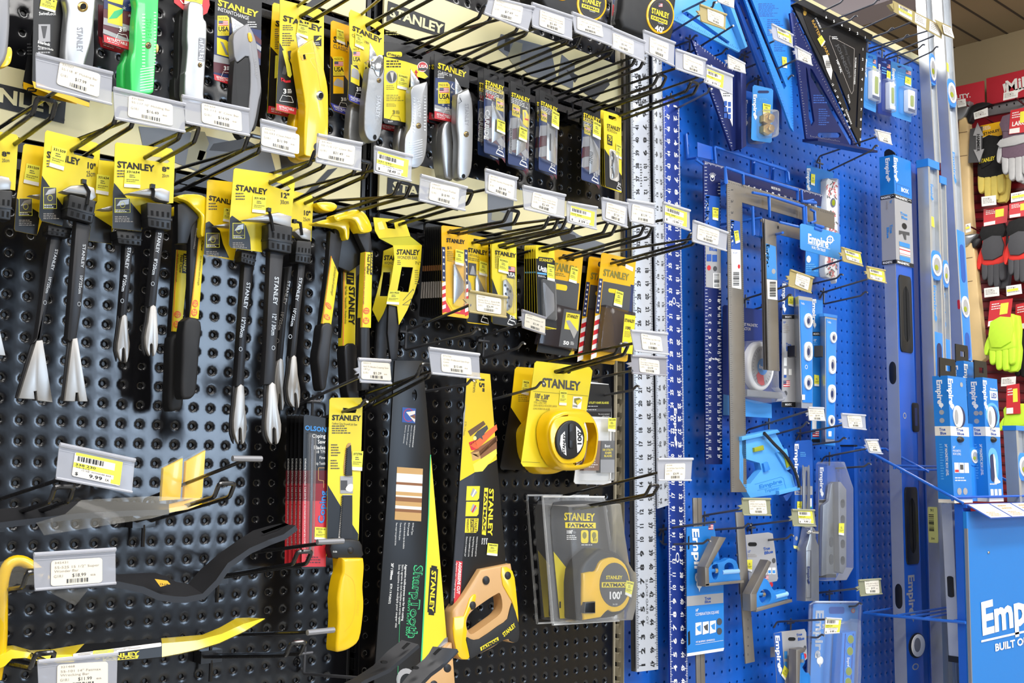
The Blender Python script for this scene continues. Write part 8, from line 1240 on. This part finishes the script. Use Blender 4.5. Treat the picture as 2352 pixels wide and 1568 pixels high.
# boxes on the stand
def ebox(label, tl, dt, bl, wpx, tpx, kind):
    t = Thing('level_box', label, 'box', 'blue boxes on the merchandiser'); b = Bm(tl, dt, bl, wpx, tpx); b.py0, b.py1 = tl[1], bl[1]; g = t.part('carton'); b.solid(g, 'empire')
    for q in (b.fr, b.lf):
        g.rect(q, 0, .4, 1, .475, 'cream', .01); g.rect(q, 0, .972, 1, 1, 'cream', .01); g.tb(q, 'True', .3, .413, .68, .435, 'blueprint', .02, 2); g.tb(q, 'Blue', .34, .443, .72, .465, 'blueprint', .02, 2)
    logoV(g, b.lf, .28, .03, .26, .36, h=.02); logoV(g, b.fr, .0, .02, .27, .26, h=.02); [g.poly(b.lf, ell(.5, y, .16, .02, 14), 'silverprint', .02) for y in (.29, .355)]; g.tv(b.lf, '24" MAGNETIC BOX LEVEL', .6, .54, .76, .79, 'white', .02, 1); g.fine(b.lf, .25, .54, .5, .83, 14, 'bluelite', .02)
    w = t.part('window', label='window showing the white vial'); w.slab(b.fr, ell(.5, .32, .34, .088, 24), -.02, .03, 'navy', .01); w.slab(b.fr, ell(.42, .32, .26, .088, 24), .02, .1, 'white', .04); w.slab(b.fr, ell(.3, .325, .1, .06, 14), .1, .12, 'silverprint')
    k = t.part('knob'); k.dome(b.fr, .48, .502, .17, .025, 0, .3, 'plasticblack')
    if kind == 1: g.tb(b.fr, '24"', .06, .555, .2, .575, 'white', .02, 1); g.tb(b.fr, 'MAGNETIC', .06, .583, .5, .6, 'white', .02, 0); g.tb(b.fr, 'BOX LEVEL', .06, .607, .5, .625, 'white', .02, 0); [g.rect(b.fr, .1+.27*i, .685, .34+.27*i, .765, 'white', .02) for i in range(3)]; g.rect(b.fr, .12, .74, .32, .76, 'redcard', .026); g.rect(b.fr, .4, .7, .58, .74, 'inkgray', .026); g.fine(b.fr, .1, .8, .85, .84, 2, 'white', .02); [g.poly(b.fr, ell(.3+.32*i, .91, .12, .028, 14), 'silverprint', .02) for i in range(2)]; g.poly(b.fr, ell(.72, .06, .08, .02, 12), 'silverprint', .02)
    else:
        g.rect(b.fr, .4, .1, .98, .18, 'bluelite', .018); g.rect(b.fr, .43, .104, .95, .176, 'white', .02); g.tb(b.fr, 'LED', .5, .12, .88, .16, 'blueprint', .03, 2); g.tb(b.fr, 'UltraView', .46, .078, .92, .094, 'white', .02, 2); g.ring(b.fr, .55, .3, .48, .1, .22, 'bluelite', .012); g.poly(b.fr, sm([(.1,.62),(.3,.57),(.6,.58),(.75,.64),(.75,.74),(.62,.84),(.58,.84),(.6,.7),(.4,.61),(.35,.64),(.36,.8),(.2,.74)], 2), 'bluelite', .014); g.slab(b.fr, rr(.2, .62, .5, .84, .14, 4, .03), .02, .03, 'navy'); g.poly(b.fr, sm([(.42,.62),(.56,.66),(.58,.8),(.8,.835),(.78,.85),(.4,.855),(.46,.8)], 2), 'cream', .034); [g.rect(b.fr, .12+.27*i, .9, .32+.27*i, .95, 'white', .02) for i in range(3)]; g.fine(b.fr, .1, .855, .8, .875, 1, 'white', .02); [g.poly(b.lf, ell(.78, .29, .12, .018, 12), 'silverprint', .02)]
    h = t.part('hanging_tab'); q = Q(None, b.A+b.b*.5+V((-.02, 0, 0)), b.A+b.b*.5+V((b.w*.85, 0, 0)), b.A+b.b*.5+V((b.w*.85, 0, -.1)), b.A+b.b*.5+V((-.02, 0, -.1))); h.slab(q, [(.0, -16), (.95, -16), (1, -12), (1, 1), (0, 1)], -.05, .05, 'plasticblack', 0, [[(.35, -10), (.7, -10), (.7, -5), (.35, -5)]])
ebox('blue level box at the front left of the stand, MAGNETIC print', (2176.4,862), 10.5, (2191.7,1155), (2218.5,866), (2141,865), 1); ebox('blue LED level box at the front right of the stand', (2256.8,866), 10.5, (2272,1152), (2290,870), (2219.8,869), 2); ebox('blue level box standing behind the two front boxes', (2213.4,828), 8.8, (2228,1146), (2246.6,833), (2177,830), 1)
t, b, g = beam('short blue torpedo level standing between the two front boxes', (2222,972), 9.6, (2232,1151), (2245,976), (2216,971), 'toolblue', group='short levels standing on the stand'); vial(t, b, 1048, 16, .34); w_ = t.part('windows', label='dark openings'); [w_.slab(b.fr, rr(.25, b.v(y0), .75, b.v(y1), .2, 3, .04), -.3, -.25, 'navy') for y0, y1 in ((985,1005),(1090,1146))]
t, b, g = beam('silver level with blue cap at the right edge on the stand', (2333,979), 10.8, (2343,1153), (2362,986), (2304,977), group='short levels standing on the stand'); cap(t, b, .05); vial(t, b, 1072, 24)
# stand: posts, wire tiers, sign panel
t = Thing('merchandiser_stand', 'blue level merchandiser with wire tiers and BUILT ON TRUST panel', 'display stand')
def pbox(g, x0, x1, y0, y1, z0, z1, m): g.box((x0, -y1, z0), (x1, -y0, z1), m)
P0 = at(1961, 1025, 1.9); PX, PZ = P0.x, P0.z; g = t.part('rear_post'); pbox(g, PX, PX+.5, .6, 1.9, -62, PZ, 'bluesteel'); pbox(g, PX-.05, PX+.55, .55, 1.95, PZ, PZ+.15, 'plasticblack')
dS = depth_for(2219, 1156, PX+.6); Sx = at(2219, 1158, dS); print('stand', PX, PZ, dS, Sx); tk = depth_for(2192, 1157, Sx.x)
g = t.part('front_post'); pbox(g, Sx.x-.02, Sx.x+1.5, tk, dS-.32, -62, Sx.z, 'bluesteel')
fp = PL(dS+.02); sx1 = at(2560, 1150, dS).x; g = t.part('sign_panel', label='front panel with white lettering'); pbox(g, Sx.x+.0, sx1, dS-.3, dS, -62, Sx.z-.6, 'empire')
g.text(fp, 'Empire', (2250,1382), (2418,1336), (2254,1457), 'white', .03, 2); g.ring(fp, 2440, 1360, 26, 30, .3, 'white', .03); g.poly(fp, [(2253,1470),(2420,1432),(2420,1437),(2253,1475)], 'white', .03); g.text(fp, 'BUILT ON TRUST', (2284,1478), (2420,1447), (2285,1495), 'white', .03, 2); g.dome(fp, 2270.6, 1268, 2.5, 3, .02, .06, 'chrome')
g = t.part('plastic_edge'); pbox(g, Sx.x-.06, Sx.x+.1, dS-.2, dS+.06, -62, Sx.z-2, 'gray_plastic'); g = t.part('shelf_tray'); pbox(g, Sx.x, sx1, tk, dS, Sx.z-.3, Sx.z, 'bluesteel')
g = t.part('label_strip', label='sloping strip of white shelf labels'); a = V((Sx.x+.1, -dS, Sx.z)); a1 = V((sx1, -dS, Sx.z)); dz = V((.9, -1.6, -1.1)); s = Q(None, a, a1, a1+dz, a+dz); g.slab(s, [(0, 0), (1, 0), (1, 1), (0, 1)], -.06, 0, 'bluesteel'); n = 8
for i in range(n): u0, u1 = (i+.04)/n, (i+.96)/n; g.rect(s, u0, .02, u1, .97, 'paper', .02); i and g.fine(s, u0+.02, .15, u1-.02, .5, 2, 'gold', .03); g.fine(s, u0+.02, .6, u1-.02, .9, 3, 'gold', .03)
g = t.part('upper_wire_tier'); RX = Sx.x-.3; r0 = V((RX, -2.5, PZ-.1)); r1 = V((RX, -dS+.1, Sx.z+.1)); g.tube([r0, r1], .13, 'bluewire'); ex = V((17, 0, 0)); g.tube([r0+V((4.2, 0, 0)), r0.lerp(r1, .45)+V((4.2, 0, 0))], .11, 'bluewire'); g.tube([r0+ex, r1+ex], .13, 'bluewire')
for f in (.005, .34, .41, .9): q = r0.lerp(r1, f); g.tube([q, q+ex], .1, 'bluewire'); g.tube([q+V((0, 0, -.3)), q], .12, 'bluewire')
g.tube([V((PX+.25, -1.8, PZ-.15)), r0], .12, 'bluewire')
g = t.part('lower_wire_tier'); q0 = at(1982, 1409, 2.5); zl = q0.z; r0 = V((RX, -2.4, zl)); r1 = V((RX, -dS+.2, zl+.2)); g.tube([r0, r1], .13, 'bluewire'); g.tube([r0+ex, r1+ex], .13, 'bluewire')
for f in (.01, .34, .48, .62, .9): q = r0.lerp(r1, f); g.tube([q+V((0, 0, .08)), q+ex+V((0, 0, .08))], .1, 'bluewire')
t, b, g = beam('white aluminium level inside the stand, lower end on a black foot', (2186,1157), dS-2.2, (2204,1508), (2200,1160), (2162,1157), 'rulerwhite', False); slotb(t, b, 1325, 1374); c = t.part('foot', label='black foot'); b.solid(c, 'plasticblack', 1, 1.04, .05)
# ---------------------------------------------------------------- the red display on the far wall
F = lambda X: PL(n=(-1, 0, 0), p=(X, 0, 0))
fp = F(142.); t = Thing('red_display_panel', 'crimson slatted display panel on the far wall', 'display panel'); g = t.part('panel'); g.slab(fp, [(2150,262),(2560,180),(2560,1320),(2150,1300)], -.8, 0, 'crimson')
for i in range(46): y = 300+i*20; g.slab(fp, [(2150,y+8),(2560,y-40+i*2.2),(2560,y-34+i*2.2),(2150,y+13)], 0, .35, 'darkred')
g = t.part('perforated_rail', label='grey perforated rail'); g.slab(fp, [(2150,270),(2560,186),(2560,214),(2150,290)], .1, .5, 'gray_plastic'); [g.poly(fp, ell(2282+i*17, 250-i*3.6, 2, 2.6, 10), 'hole', .52) for i in range(10)]
def fsign(label, q, words):
    t = Thing('store_sign', label, 'sign', 'red signs on the far wall'); p = F(140.5); g = t.part('sign_panel'); g.slab(p, q, -.3, 0, 'signred', .05); [g.text(p, *w, 'white', .05, 2) for w in words]; return g, p
fsign('red sign on the far wall, left one, half hidden', [(2160,207),(2259,185),(2260.6,237),(2160,258)], [('QUALITY.', (2162,224), (2229,213), (2163,234))])
g, p = fsign('red sign with white script on the far wall, right one', [(2265,180),(2560,110),(2560,175),(2267,241)], [('Milwaukee', (2308,186), (2470,146), (2310,212))]); g.poly(p, [(2303,194),(2312,190),(2309,212),(2307,212)], 'white', .05); g.poly(p, [(2318,213),(2338,203),(2352,200),(2470,160),(2350,206),(2336,214),(2326,220)], 'white', .05)
def ftag(label, q, yl=False):
    t = Thing('price_tag', label, 'price tag', 'blank looking tags on the far display'); p = F(136.); g = t.part('holder'); g.slab(p, q, -.1, 0, 'holderwhite'); s = Q(p, *q); g.fine(s, .1, .2, .9, .8, 4, 'faint', .02); yl and g.rect(s, .05, .35, .8, .6, 'stickery', .03)
    c = p(sum(k[0] for k in q)/4, q[0][1]+3); t.part('wire').tube([c, c+V((6, .4, -.2))], .12, 'darkred')
md('holderwhite', 'f0efec', .4)
f_ = 'white tag on the far wall '
for l, q, y in ((f_+'beside the left red sign', [(2198,230),(2217,226),(2219,243),(2200,247)], 0), (f_+'over the black hammer head', [(2236,259),(2268,247),(2269,266),(2238,274)], 0), (f_+'over the right red sign', [(2305,213),(2338,206),(2337,223),(2304,231)], 0), (f_+'below the black and yellow gloves', [(2254,452),(2287,448),(2288,470),(2255,474)], 0), ('yellow striped tag below the grey leather gloves', [(2322,444),(2360,436),(2360,458),(2322,465)], 1), ('yellow tag beside the lower hammer head', [(2217.6,515),(2229,512),(2230,531),(2218,535)], 1), (f_+'below the front red and black gloves', [(2260,662),(2294,658),(2295,679),(2261,683)], 0), ('yellow striped tag right of the white one under the red gloves', [(2311,657),(2345,652),(2347,674),(2312,680)], 1), (f_+'below the lime gloves', [(2300,867),(2333,864),(2332,885),(2299,887)], 0)): ftag(l, q, y)
def hammer(label, hd, hn, X):
    t = Thing('hammer', label, 'hammer', 'wood handled hammers on the far display'); p = F(X); g = t.part('handle'); g.slab(p, sm(hn, 2), -.8, .4, 'pale_wood', .35, k=3); [g.poly(p, [(hn[0][0]+1, y), (hn[1][0]-1, y-3), (hn[1][0]-1, y-1.6), (hn[0][0]+1, y+1.6)], 'wooddark', .42) for y in (hn[0][1]+28, hn[0][1]+82)]
    g = t.part('head'); g.slab(p, sm(hd[0], 2), -.6, .8, 'zinc', .3); g.slab(p, sm(hd[1], 2), -.5, .6, 'gunmetal', .2)
hammer('wood handled hammer with silver and black head, upper one', ([(2196,250),(2204,240),(2232,234),(2225,262),(2212,276),(2198,276)], [(2226,264),(2236,244),(2260,236),(2282,240),(2260,250),(2242,258),(2234,280),(2226,282)]), [(2203,278),(2226,276),(2229,360),(2232,470),(2240,600),(2212,600),(2206,400)], 139.2)
hammer('wood handled hammer with silver head, lower one', ([(2214,545),(2226,540),(2250,538),(2238,552),(2226,566),(2214,566)], [(2236,556),(2246,548),(2256,550),(2248,566),(2238,570)]), [(2216,566),(2238,562),(2246,640),(2262,800),(2268,822),(2232,824),(2222,660)], 137.5)
t = Thing('sleeve_card', 'black card with a double headed silver arrow', 'card'); p = F(138.2); g = t.part('card'); g.slab(p, [(2228,296),(2256,290),(2254,372),(2224,374)], -.2, 0, 'inkgray'); a_ = t.part('arrow'); a_.slab(p, [(2246,282),(2260,312),(2254,312),(2254,344),(2261,342),(2250,373),(2237,344),(2243,344),(2243,312),(2236,312)], .05, .15, 'silverprint'); a_.tv(p, 'HAMMER', 2245, 308, 2252, 348, 'ink', .18, 2)
def glove(label, X, cx, y0, w, h, body, back, finger, cuff=None, card=None, side=1, trim=None, words=None):
    t = Thing('work_glove', label, 'work gloves', 'pairs of gloves on the far display'); p = F(X); P_ = lambda u, v: (cx+u*w, y0+v*h-u*w*.12)
    g = t.part('rear_glove'); g.slab(p, sm([P_(u+.12, v+.03) for u, v in ((-.4,.0),(.42,.0),(.46,.5),(.5,.62),(.42,.95),(.2,1),(-.1,.95),(-.4,.6))], 2), -1, -.3, finger, .3)
    g = t.part('palm'); g.slab(p, sm([P_(u, v) for u, v in ((-.42,.02),(.4,.0),(.44,.3),(.5,.58),(.3,.64),(-.34,.64),(-.5,.56),(-.46,.3))], 3), -.2, .5, body, .3, k=3)
    for i, (u, l) in enumerate(((-.36,.86),(-.12,.97),(.12,1.),(.35,.9))): fg = t.part('finger'); fg.slab(p, sm([P_(u-.11,.56),P_(u+.11,.56),P_(u+.12,l-.06),P_(u+.04,l),P_(u-.06,l),P_(u-.12,l-.08)], 3), -.2, .45, finger, .25, k=3)
    th = t.part('thumb'); th.slab(p, sm([P_(-side*a, b) for a, b in ((.36,.28),(.5,.34),(.64,.5),(.66,.64),(.58,.68),(.48,.58),(.38,.46))], 3), -.3, .4, trim or finger, .22)
    if back: b = t.part('back_panel'); b.slab(p, sm([P_(u, v) for u, v in back[1]], 2), .4, .75, back[0], .12)
    if cuff: c = t.part('cuff'); c.slab(p, sm([P_(u, v) for u, v in ((-.44,-.02),(.42,-.04),(.44,.2),(-.46,.22))], 2), -.2, .62, cuff, .2)
    if words: b.text(p, words, P_(-.38,.36), P_(.2,.33), P_(-.38,.42), 'yellow', .8, 2)
    if card:
        c = t.part('header_card'); c.slab(p, card[1], .62, .7, card[0]); q = Q(p, *card[1][:4]); card[2] and c.tb(q, card[2], .12, .5, .9, .68, 'ink' if card[0] == 'amber' else 'white', .72, 2); c.fine(q, .1, .12, .6, .4, 3, 'white', .72); len(card) > 3 and c.rect(q, .5, .15, .85, .6, 'stickery', .73); c.rect(q, .02, .78, .5, .98, 'white', .72)
    return t
glove('black and yellow gloves on a yellow card, far display', 139.5, 2278, 312, 62, 150, 'glove_black', ('glove_black', [(-.36,.05),(.3,.03),(.3,.3),(-.3,.5)]), 'glove_yellow', None, ('amber', [(2256.4,291),(2304,281),(2306,312),(2260,326)], 'STANLEY'), -1, 'glove_yellow', 'STANLEY')
glove('grey leather gloves with purple striped backs at the right edge', 136.8, 2334, 268, 64, 150, 'stripe', ('leather', [(-.5,.34),(.5,.3),(.5,.42),(-.5,.46)]), 'leather', 'stripe', ('redcard', [(2326,256),(2372,246),(2372,304),(2322,311)], 'LARGE', 1), 1)
R_ = ('glove_gray', [(-.38,.22),(.36,.18),(.4,.5),(-.36,.54)])
glove('red trimmed black gloves, left pair of the two on the far display', 137.8, 2284, 520, 56, 140, 'glove_red', R_, 'glove_gray', 'glove_black', ('redcard', [(2264,482),(2320,473),(2318,512),(2264,522)], '', 1), 1, 'glove_red')
glove('red trimmed black gloves, right pair cut by the right edge', 136.5, 2344, 510, 54, 138, 'glove_red', R_, 'glove_gray', 'glove_black', ('redcard', [(2323,470),(2375,460),(2375,495),(2323,503)], '', 1), 1, 'glove_red')
glove('bright lime gloves with black palms, far display', 136, 2304, 724, 62, 128, 'glove_lime', ('glove_lime', [(-.4,.1),(.36,.06),(.36,.5),(-.36,.56)]), 'glove_lime', None, ('redcard', [(2279,693),(2331,686),(2324,742),(2273,752)], '', 1), 1)
glove('black gloves with lime tips right of the lime pair', 138.6, 2346, 740, 56, 126, 'glove_black', None, 'glove_black', None, ('redcard', [(2338,700),(2380,692),(2380,752),(2336,760)], '', 1), 1, 'glove_lime')
glove('lime gloves under a red card, lowest on the far display', 136, 2336, 930, 60, 80, 'glove_lime', None, 'glove_lime', None, ('redcard', [(2317,886),(2346,881),(2349,950),(2316,952)], '', 1), 1)
for t in Thing.all: t.finish()
